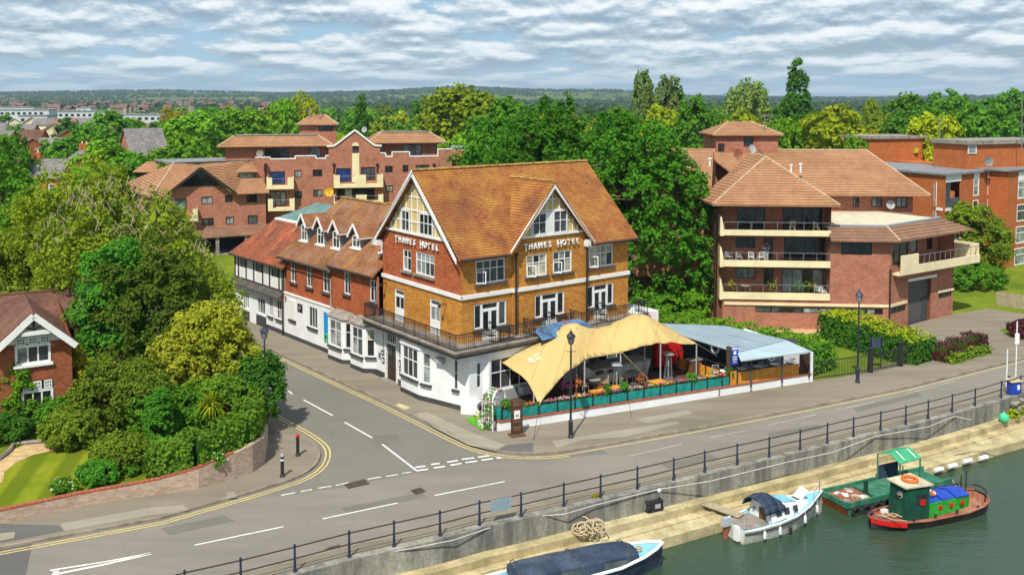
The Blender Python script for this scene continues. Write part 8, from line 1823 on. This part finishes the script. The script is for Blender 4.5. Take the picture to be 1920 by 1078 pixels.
# ---------------------------------------------------------------- boats and quay clutter
WZ = -1.75
class BF:
    """boat frame: stern centre, bow point"""
    def __init__(s, a, b, z=WZ, k=(1, 1, 1)): s.k = k; a, b = Vector(a), Vector(b); s.L = (b-a).length; u = (b-a)/s.L; s.u = Vector((u.x, u.y, 0)); s.n = Vector((-u.y, u.x, 0)); s.O = Vector((a.x, a.y, z))
    def P(s, x, y, z): return s.O+s.u*x*s.k[0]+s.n*y*s.k[1]+Vector((0, 0, z*s.k[2]))
def hull(B, st, name, m, par, deckm=None, deck_dz=.0):
    """st: (x, halfwidth deck, halfwidth water, deck z)"""
    mb = MB(); secs = [[B.P(x, wd, zd), B.P(x-.0, (wd+ww)/2, zd*.45), B.P(x, ww, 0), B.P(x, ww*.5, -.3), B.P(x, -ww*.5, -.3), B.P(x, -ww, 0), B.P(x, -(wd+ww)/2, zd*.45), B.P(x, -wd, zd)] for x, wd, ww, zd in st]
    for a, b in zip(secs, secs[1:]):
        for i in range(7): mb.poly([a[i], b[i], b[i+1], a[i+1]])
    mb.poly(secs[0]); h = mb.build(name, m, par, smooth=False)
    if deckm:
        d = MB()
        for (x, wd, ww, zd), (x2, wd2, ww2, zd2) in zip(st, st[1:]): d.poly([B.P(x, wd*.96, zd+deck_dz), B.P(x, -wd*.96, zd+deck_dz), B.P(x2, -wd2*.96, zd2+deck_dz), B.P(x2, wd2*.96, zd2+deck_dz)])
        d.build('deck', deckm, par)
    return h
def gunwale(B, st, r, m, par, name='gunwale', dz=0., k=1.):
    mb = MB()
    for s_ in (1, -1): mb.tube([B.P(x, s_*wd*k, zd+dz) for x, wd, ww, zd in st], r, 6)
    return mb.build(name, m, par)
def fender(c, label, m='plastic_w', group='fenders on the white boat'):
    t = thing('fender', label, 'fender', c, group); MB().lathe(c, [(.02, 0), (.07, .05), (.08, .2), (.07, .33), (.02, .38)], 8).tube([Vector(c)+Vector((0, 0, .36)), Vector(c)+Vector((0, 0, .62))], .012, 4).build('body', m, t)
# white cabin cruiser
B = BF((10.25, 43.4), (15.2, 46.25), k=(1, .92, 1)); wt = thing('cabin_boat', 'small white and pale cyan cabin boat with blue canvas hood moored at the quay', 'boat', B.P(2.8, 0, 0)); T = wt
st = [(0, .82, .7, .62), (.8, .98, .82, .62), (2, 1.08, .92, .66), (3.2, 1.02, .82, .74), (4.3, .72, .48, .86), (5.1, .34, .16, .98), (5.75, .03, .01, 1.08)]
hull(B, st, 'hull', 'grp', T, 'cyan', -.03); gunwale(B, st, .035, 'hullblack', T, 'rubbing_strake', -.12, 1.0); gunwale(B, st, .04, 'white', T, 'gunwale', .01, .97)
MB().box8([B.P(0.15, y, z) for z in (.18, .6) for x, y in ((0, -.6), (0, .6))][:0] or [B.P(.15, -.65, .2), B.P(1.6, -.75, .2), B.P(1.6, .75, .2), B.P(.15, .65, .2), B.P(.15, -.65, .64), B.P(1.6, -.75, .64), B.P(1.6, .75, .64), B.P(.15, .65, .64)]).build('cockpit_well', 'slab', T)
mb = MB(); cs = [(1.65, .82, .62, 1.35), (2.6, .84, .62, 1.32), (3.7, .72, .5, 1.12), (4.5, .42, .28, .98)]
for (x, wb_, wt_, h), (x2, wb2, wt2, h2) in zip(cs, cs[1:]):
    zb0, zb1 = .64, .72
    for s_ in (1, -1): q_ = [B.P(x, s_*wb_, zb0), B.P(x2, s_*wb2, zb1), B.P(x2, s_*wt2, h2), B.P(x, s_*wt_, h)]; mb.poly(q_ if s_ < 0 else q_[::-1])
    mb.poly([B.P(x, -wt_, h), B.P(x2, -wt2, h2), B.P(x2, wt2, h2), B.P(x, wt_, h)])
mb.poly([B.P(1.65, .82, .2), B.P(1.65, -.82, .2), B.P(1.65, -.62, 1.35), B.P(1.65, .62, 1.35)]).poly([B.P(4.5, .42, .72), B.P(4.5, -.42, .72), B.P(4.5, -.28, .98), B.P(4.5, .28, .98)][::-1])
mb.build('cabin', 'white', T)
MB().poly([B.P(1.62, .05, .22), B.P(1.62, -.42, .22), B.P(1.62, -.42, 1.2), B.P(1.62, .05, 1.2)]).build('companionway_door', 'wood_b', T)
for y in (.38,): MB().lathe(B.P(1.6, y, 1.0), [(.09, 0), (.09, .02)], 8).build('instrument', 'plinth', T)
MB().slab([B.P(2.7, -.5, 1.345), B.P(3.6, -.42, 1.19), B.P(3.6, .42, 1.19), B.P(2.7, .5, 1.345)], .015).build('roof_panel', 'cyan', T)
for x0, x1 in ((2.0, 2.35), (2.5, 2.85), (3.1, 3.4)): MB().poly([B.P(x0, -.80, .86), B.P(x1, -.795, .86), B.P(x1, -.70, 1.14), B.P(x0, -.705, 1.14)]).build('cabin_window', 'g_dark', T)
mb = MB(); sw = []
for k in range(7):
    a = math.pi*k/6; sw.append((math.cos(a)*.86, math.sin(a)))
for (x, h, k_), (x2, h2, k2) in zip([(1.25, .55, 1.), (1.6, .68, 1.), (2.1, .62, .98), (2.6, .3, .95)], [(1.6, .68, 1.), (2.1, .62, .98), (2.6, .3, .95)]):
    for a, b in zip(sw, sw[1:]): mb.poly([B.P(x, a[0]*k_, 1.1+a[1]*h), B.P(x, b[0]*k_, 1.1+b[1]*h), B.P(x2, b[0]*k2, 1.1+b[1]*h2), B.P(x2, a[0]*k2, 1.1+a[1]*h2)])
hd = mb.build('canvas_hood', 'canvas', T, smooth=True); sm_ = hd.modifiers.new('t', 'SOLIDIFY'); sm_.thickness = .02
MB().slab([B.P(4.05, -.3, 1.06), B.P(4.6, -.22, 1.4), B.P(4.6, .3, 1.45), B.P(4.05, .32, 1.1)], .03).build('open_hatch', 'white', T); MB().slab([B.P(3.85, -.25, 1.125), B.P(4.25, -.2, 1.06), B.P(4.25, .2, 1.06), B.P(3.85, .25, 1.125)], .01).build('hatch_opening', 'plinth', T)
r = MB().tube([B.P(4.6, -.62, .9), B.P(4.6, -.58, 1.4), B.P(5.6, -.08, 1.55), B.P(5.6, .08, 1.55), B.P(4.6, .58, 1.4), B.P(4.6, .62, .9)], .018, 5).tube([B.P(5.6, 0, 1.0), B.P(5.6, 0, 1.7)], .02, 5); r.build('pulpit_rail', 'steel', T)
for x in (.1, 1.2, 3.0): MB().tube([B.P(x, -.95 if x > .5 else -.8, .62), B.P(x, -.93 if x > .5 else -.78, 1.12)], .015, 5).build('stanchion', 'steel', T)
om = thing('outboard_motor', 'grey and red outboard motor on the stern of the white boat', 'outboard motor', B.P(-.25, .25, .3)); MB().box8([B.P(-.5, .1, .62), B.P(-.08, .1, .62), B.P(-.08, .42, .62), B.P(-.5, .42, .62), B.P(-.44, .14, .98), B.P(-.12, .14, .98), B.P(-.12, .38, .98), B.P(-.44, .38, .98)]).build('cowl', 'grey', om); MB().box(B.P(-.29, .26, .3), (.16, .14, .66), .5).build('leg', 'coping', om)
MB().fb if 0 else None
MB().box8([B.P(-.2, -.5, .1), B.P(-.02, -.5, .1), B.P(-.02, -.2, .1), B.P(-.2, -.2, .1), B.P(-.2, -.5, .75), B.P(-.02, -.5, .75), B.P(-.02, -.2, .75), B.P(-.2, -.2, .75)]).build('rudder_bracket', 'white', T)
for k, x in enumerate((1.0, 1.9, 3.7, 5.0)): wd = np.interp(x, [s[0] for s in st], [s[1] for s in st]); fender(tuple(B.P(x, -wd-.06, .1+x*.04)), f'white fender hanging on the near side of the white boat, {ordn[k]} from the stern')
fender(tuple(B.P(2.6, -1.1, .05)), 'black fender hanging amidships on the white boat', 'hullblack')
pk_ = thing('gangplank', 'weathered timber gangplank from the quay ledge to the white boat', 'plank', (10, 46.5, -1.0)); a, b = G(1316, 941, -1.0), B.P(.9, .5, .72)
for k in range(4): d = (b-a).normalized(); n = Vector((-d.y, d.x, 0))*(-.21+k*.14); MB().bar(a+n, b+n, .125, .05).build('board', 'twig', pk_)
# green work barge
B = BF((15.87, 46.5), (22.3, 49.55), k=(1, .88, .9)); bg = thing('work_barge', 'faded green steel work barge with a tyre fendered side behind the tug', 'barge', B.P(3.5, 0, 0)); T = bg
L, Wd = 7.2, 1.02
mb = MB().box8([B.P(.3, -Wd, -.3), B.P(L, -Wd, -.3), B.P(L, Wd, -.3), B.P(.3, Wd, -.3), B.P(0, -Wd, .5), B.P(L, -Wd, .5), B.P(L, Wd, .5), B.P(0, Wd, .5)]); mb.build('hull', 'bgreen', T)
MB().poly([B.P(-.01, -Wd, .42), B.P(-.01, Wd, .42), B.P(.27, Wd, -.2), B.P(.27, -Wd, -.2)]).build('orange_end', 'orangep', T)
mb = MB().bar(B.P(0, -Wd, .62), B.P(L, -Wd, .62), .12, .26).bar(B.P(0, Wd, .62), B.P(L, Wd, .62), .12, .26).bar(B.P(.05, -Wd, .62), B.P(.05, Wd, .62), .12, .26); mb.build('bulwark', 'bgreen', T)
MB().slab([B.P(.15, -.9, .56), B.P(2.0, -.9, .56), B.P(2.0, .9, .56), B.P(.15, .9, .56)], .03).build('cargo_floor', 'rust', T); MB().slab([B.P(2.1, -.85, .68), B.P(5.3, -.85, .68), B.P(5.3, .85, .68), B.P(2.1, .85, .68)], .1).build('deck_plate', 'bgreen', T)
for k in range(16): p = B.P(rt.uniform(.3, 1.8), rt.uniform(-.8, .8), .6); MB().box(p, (rt.uniform(.1, .5), rt.uniform(.05, .25), rt.uniform(.04, .15)), rt.uniform(0, 3)).build('scrap', rt.choice(['slab', 'twig', 'plastic_w', 'rope', 'rust']), T)
MB().box(B.P(2.0, -.2, .95), (.16, .16, .7), .5).build('bollard_post', 'dkgreen', T)
for k, x in enumerate((.55, 1.25, 1.95, 2.6)):
    t = thing('tyre_fender', f'black tyre hanging on the barge side, {ordn[k]} from the orange end', 'tyre', B.P(x, -Wd-.1, .2), 'tyres along the barge'); MB().torus(B.P(x, -Wd-.1, .2), .22, .09, B.n).build('tyre', 'tyre', t); MB().tube([B.P(x, -Wd-.08, .4), B.P(x, -Wd, .72)], .015, 4).build('rope', 'rope', t)
cp = MB().slab([B.P(3.7, -.85, 2.2), B.P(5.2, -.85, 2.25), B.P(5.2, .0, 2.6), B.P(3.7, .0, 2.55)], .04).slab([B.P(3.7, .0, 2.55), B.P(5.2, .0, 2.6), B.P(5.2, .9, 2.3), B.P(3.7, .9, 2.2)], .04); cp.build('canopy_roof', 'green2', T)
for x in (3.75, 5.15):
    for y in (-.8, .85): MB().bar(B.P(x, y, .65), B.P(x, y, 2.2), .06).build('canopy_post', 'bgreen', T)
MB().slab([B.P(3.75, .86, .7), B.P(5.15, .86, .7), B.P(5.15, .88, 1.5), B.P(3.75, .88, 1.5)], .02).build('side_panel', 'canvas', T)
for s_ in (4.1, 4.9): MB().bar(B.P(s_, -.75, 2.31), B.P(s_, -.1, 2.6), .05, .02).build('roof_batten', 'white', T)
# tug
B = BF((23.4, 46.95), (16.85, 44.35), k=(.96, .8, .86)); tg = thing('tug_boat', 'little tug with dark green wheelhouse, bright green hold, red bow and rust red deck', 'tug', B.P(3.5, 0, 0)); T = tg
st = [(0, .5, .35, .85), (.25, .95, .7, .75), (.8, 1.2, 1., .62), (2, 1.32, 1.15, .5), (4.5, 1.3, 1.12, .5), (5.8, 1.1, .85, .55), (6.6, .75, .5, .64), (7.05, .38, .2, .7), (7.25, .08, .04, .72)]
hull(B, st, 'hull', 'hullblack', T, 'rust', -.12); gunwale(B, st, .05, 'rust', T, 'gunwale', -.03, .98)
red = MB(); bs_ = [s for s in st if s[0] > 5.5]
for (x, wd, ww, zd), (x2, wd2, ww2, zd2) in zip(bs_, bs_[1:]):
    for s_ in (1, -1):
        q_ = [B.P(x, s_*wd*1.02, zd-.3), B.P(x2+.03, s_*wd2*1.02, zd2-.32), B.P(x2+.05, s_*wd2*1.03, zd2+.06), B.P(x, s_*wd*1.03, zd+.03)]; red.poly(q_).poly(q_[::-1])
red.build('bow_band', 'red', T)
bd_ = MB()
for (x, wd, ww, zd), (x2, wd2, ww2, zd2) in zip(bs_[1:], bs_[2:]): bd_.poly([B.P(x, wd*.98, zd+.05), B.P(x, wd*.6, zd+.07), B.P(x2, wd2*.6, zd2+.08), B.P(x2, wd2*.98, zd2+.06)]).poly([B.P(x, -wd*.6, zd+.07), B.P(x, -wd*.98, zd+.05), B.P(x2, -wd2*.98, zd2+.06), B.P(x2, -wd2*.6, zd2+.08)])
bd_.build('bow_rail_cap', 'canvas', T)
whl = [B.P(x, y, .4) for x, y in ((4.2, -.85), (5.6, -.7), (5.6, .7), (4.2, .85))]; wht = [B.P(x, y, 2.25) for x, y in ((4.15, -.82), (5.5, -.66), (5.5, .66), (4.15, .82))]
MB().box8(whl+wht).build('wheelhouse', 'dkgreen', T); MB().slab([B.P(4.0, -.95, 2.32), B.P(5.65, -.78, 2.32), B.P(5.65, .78, 2.32), B.P(4.0, .95, 2.32)], .07).build('wheelhouse_roof', 'cream2', T)
# near side is +n for this frame
MB().box8([B.P(4.35, .855, 1.25), B.P(4.95, .79, 1.25), B.P(4.95, .77, 1.25), B.P(4.35, .80, 1.25), B.P(4.35, .85, 1.8), B.P(4.95, .78, 1.8), B.P(4.95, .76, 1.8), B.P(4.35, .8, 1.8)]).build('side_window', 'g_dark', T)
MB().box8([B.P(4.45, .87, 1.2), B.P(4.75, .835, 1.2), B.P(4.75, .8, 1.2), B.P(4.45, .8, 1.2), B.P(4.45, .865, 1.5), B.P(4.75, .83, 1.5), B.P(4.75, .8, 1.5), B.P(4.45, .8, 1.5)]).build('red_notice', 'red', T)
MB().lathe(B.P(5.56, .2, 1.75), [(.14, 0), (.14, .01)], 10).torus(B.P(5.57, .2, 1.7), .14, .03, B.u).build('porthole', 'slab', T)
buoy(tuple(B.P(4.8, 0, 2.42)), (0, 0, 1), .33, 'orangep', 'orangep', 'orange lifebuoy lying on the tug wheelhouse roof')
MB().box8([B.P(1.3, .55, .4), B.P(4.25, .85, .4), B.P(4.25, -.85, .4), B.P(1.3, -.8, .4), B.P(1.35, .62, 1.15), B.P(4.2, .8, 1.15), B.P(4.2, -.8, 1.15), B.P(1.35, -.7, 1.15)]).build('hold_side', 'green', T)
for k in range(3): x = 1.9+k*.75; MB().torus(B.P(x, .73+.02*k, .82), .1, .025, B.n).lathe(B.P(x, .70+.02*k, .82), [(.08, -.04), (.08, .04)], 8).build('porthole', 'red', T)
for k in range(3): a_, b_ = 1.4+k*.93, 1.4+(k+1)*.93-.03; MB().slab([B.P(a_, -.74, 1.22), B.P(b_, -.74, 1.26), B.P(b_, 0, 1.42), B.P(a_, 0, 1.38)], .04).slab([B.P(a_, 0, 1.38), B.P(b_, 0, 1.42), B.P(b_, .72, 1.22), B.P(a_, .66, 1.18)], .04).build('blue_cover', 'blue', T)
buoy(tuple(B.P(3.6, .1, 1.48)), (.1, 0, 1), .25, 'orangep', 'white', 'orange and white lifebuoy lying on the blue hold cover of the tug')
for k in range(5): a = k*.5-1; MB().bar(B.P(.55+abs(a)*.15, a*.9, .55), B.P(.5+abs(a)*.15, a*.92, 1.0), .05).build('stern_stanchion', 'rust', T)
MB().tube([B.P(1.3, -1.22, 1.0), B.P(.6, -1.05, 1.08), B.P(.1, -.5, 1.15), B.P(.0, 0, 1.17), B.P(.1, .5, 1.15), B.P(.6, 1.05, 1.08)], .05, 6).build('stern_rail', 'hullblack', T)
MB().tube([B.P(.4, -.7, .6), B.P(.4, -.7, 1.9)], .03).tube([B.P(.7, -.75, .6), B.P(.7, -.75, 1.7)], .03).build('stern_mast', 'hullblack', T)
for (a, b, sg) in (((6.9, .2, .85), (6.2, 1.6, .9), .1), ((.6, -.9, .75), (.2, -2.0, .9), .15)):
    p, q_ = B.P(*a), B.P(*b); MB().tube([p, (p+q_)/2-Vector((0, 0, sg)), q_], .02, 4).build('mooring_rope', 'rope', T)
for k in range(3): MB().torus(B.P(6.1-.3*k, .25*(k-1), .53+.02*k), .16, .03).build('rope_coil', 'rope', T)
MB().box(B.P(5.95, -.55, .58), (.3, .22, .16), .4).build('deck_box', 'plastic_w', T); MB().tube([B.P(4.85, -.5, 2.3), B.P(4.85, -.5, 3.0)], .03, 5).build('exhaust_stack', 'hullblack', T)
for x, s_ in ((1.2, 1), (2.6, 1), (4.0, 1), (5.4, 1)): MB().lathe(B.P(x, 1.12, .5), [(.06, 0), (.05, .12), (.08, .14)], 7).build('mooring_bitt', 'hullblack', T)
# covered blue day boat
B = BF((-.95, 37.85), (6.6, 40.95), k=(.9, .85, .95)); db = thing('covered_boat', 'long pale blue day boat under a slate blue canvas cover at the bottom edge', 'boat', B.P(4, 0, 0)); T = db
st = [(0, .85, .7, .7), (1.5, 1.05, .9, .68), (4, 1.18, 1.0, .7), (6.2, 1.12, .9, .78), (7.6, .8, .5, .9), (8.5, .42, .2, 1.0), (9.0, .05, .02, 1.06)]
hull(B, st, 'hull', 'canvas', T, 'cyan', -.03); gunwale(B, st, .07, 'white', T, 'gunwale', .03, .99)
mb = MB(); prof = [(-.98, .75), (-.88, 1.15), (-.5, 1.36), (0, 1.4), (.5, 1.36), (.88, 1.15), (.98, .75)]; xs = [(1.2, .9, .95), (1.8, 1., 1.0), (3.0, 1.02, 1.03), (4.2, 1.03, 1.), (5.6, 1., 1.04), (6.9, .86, .97), (7.4, .7, .7)]
for (x, k, h), (x2, k2, h2) in zip(xs, xs[1:]):
    for a, b in zip(prof, prof[1:]): mb.poly([B.P(x, a[0]*k, .72+(a[1]-.72)*h), B.P(x2, a[0]*k2, .72+(a[1]-.72)*h2), B.P(x2, b[0]*k2, .72+(b[1]-.72)*h2), B.P(x, b[0]*k, .72+(b[1]-.72)*h)])
mb.poly([B.P(1.2, a[0]*.9, .72+(a[1]-.72)*.95) for a in prof]).poly([B.P(7.4, a[0]*.7, .72+(a[1]-.72)*.7) for a in prof][::-1])
mb.build('canvas_cover', 'canvas', T)
for x0, x1 in ((1.6, 2.4), (3.2, 4.2), (5.4, 6.6)): MB().poly([B.P(x0, -1.05, .82), B.P(x1, -1.05, .82), B.P(x1, -.97, 1.1), B.P(x0, -.97, 1.1)]).build('clear_window', 'g_mid', T)
for x in (1.4, 4.2, 6.9): MB().tube([B.P(x, a[0]*(1.04 if x < 6 else .89), .74+(a[1]-.72)*1.03) for a in prof], .02, 4).build('cover_hoop', 'plinth', T)
MB().torus(B.P(7.7, 0, .98), .14, .03).torus(B.P(7.75, .1, 1.02), .12, .03).build('coiled_line', 'rope', T)
# quay clutter
c = G(1103, 998, -.9); rc_ = thing('rope_coils', 'heap of tan mooring rope coils on the quay below the wall', 'rope', c); rgt = random.Random(9)
for k in range(16): MB().torus(c+Vector((rgt.uniform(-.4, .5), rgt.uniform(-.35, .35)+.2*(k % 2), .05+k*.025)), rgt.uniform(.18, .4), .035, (rgt.uniform(-.4, .4), rgt.uniform(-.7, .1), 1), 14, 5).build('coil', 'rope', rc_)
MB().tube([c+Vector((-.6, -.1, 0)), c+Vector((-1.1, -.5, -.2)), c+Vector((-1.6, -.5, -.3)), c+Vector((-2.3, -.95, -.35))], .02, 4).build('loose_end', 'coping', rc_)
c = G(1219, 955, -.92); t = thing('black_fender_box', 'black rubber fender block with a pale label on the quay ledge', 'fender', c); DFm = Fr(c.xy, 25); MB().fb(DFm, -.3, .5, -.92, -.4, -.1, .35).build('block', 'tyre', t); MB().torus(DFm.P(-.3, -.65, .15), .22, .09, DFm.u).build('ring', 'tyre', t); MB().fb(DFm, .05, .35, -.75, -.55, .35, .36).build('label', 'grey', t)
c = G(1117, 972, -.9); t = bush('wall_weed', 'bright green weed growing up the river wall above the rope heap', 'plant', c, .22, .15, 1.1, 'lf_gold', 90, .12, 40, 26, br=.12)
c = G(1642, 845, -.9); t = bush('wall_weed', 'small green weed on the river wall above the barge', 'plant', c, .15, .1, .5, 'lf_yel', 91, .1, 16, 20, br=.1)
cp_ = []
for (x, y) in ((440, 1078), (560, 1058), (700, 1040), (770, 1028), (850, 1012), (930, 985), (1000, 968), (1060, 963), (1110, 948), (1230, 918), (1330, 902), (1480, 865), (1560, 848), (1640, 818), (1740, 800), (1790, 780), (1822, 787)):
    p = G(x, y, .06); cp_.append(p)
ctm = MB().tube(cp_, .025, 5); solo(ctm, 'cable', 'cable', 'long pale cable draped along the top of the river wall', 'cable')
c = G(1236, 921, .1); t = thing('wall_light', 'small round white lamp on the river wall top', 'lamp', c); MB().ball(c+Vector((0, 0, .05)), .1).build('globe', 'white', t)
c = G(1882, 792, -.95); t = thing('buoy', 'round turquoise buoy at the foot of the rubble wall', 'buoy', c); MB().ball(c+Vector((0, 0, .3)), .3, 12).build('ball', 'mint', t); MB().lathe(c+Vector((0, 0, .58)), [(.06, 0), (.04, .12)], 8).build('eye', 'grey', t)
for k, (x, y) in enumerate(((1757, 878), (1783, 871), (1811, 862), (1841, 856))): c = G(x, y, -1.45)+Vector((.0, -.15, 0)); t = thing('quay_fender', f'off white float hanging on the quay edge, {ordn[k]} from the tug', 'float', c, 'floats on the quay edge'); MB().tube([c+Vector((-.28, -.12, 0)), c+Vector((-.2, -.1, .0)), c+Vector((.2, .1, 0)), c+Vector((.28, .12, 0))], .13, 8).build('body', 'plastic_w', t)
# rubble at the right end of the wall
rb = thing('rubble_wall', 'rough stone rubble face with weeds below the blue box', 'wall', G(1895, 795, -1.2)); rgt = random.Random(12)
for k in range(46): 
    s = rgt.uniform(0, 3.4); p = Vector((30.6, 58.05, 0))+Vector((.86, .5, 0))*s+Vector((.3, -.5, 0))*rgt.uniform(0, .5); p.z = rgt.uniform(-1.2, .0); MB().ball(p, rgt.uniform(.12, .26), 6, .7).build('stone', rgt.choice(['slab', 'conc', 'quay', 'twig']), rb)
for k in range(3): bush('rubble_weed', ['green weed at the left of the rubble stones', 'yellow weed among the rubble stones', 'leafy weed at the quay below the turquoise buoy'][k], 'plant', (30.6+k*1.1, 57.7+k*.6, -1.0-.1*k), .3, .2, .5, 'lf_yel', 92+k, .12, 24, 22, br=.14)
# driftwood branch
c = G(1850, 848, -1.25); t = thing('driftwood', 'bare driftwood branch lying on the quay near the right edge', 'branch', c); MB().tube([G(1790, 852, -1.22), G(1820, 846, -1.2), G(1850, 843, -1.15), G(1870, 838, -1.05)], .035, 5, .015).tube([G(1850, 843, -1.15), G(1862, 850, -1.0)], .02, 4).tube([G(1835, 845, -1.18), G(1868, 842, -.9)], .02, 4).build('branch', 'twig', t)
# stain joints on the river wall
for x, y in ((1290, 905), (1442, 875), (1560, 845), (1725, 805)): pass
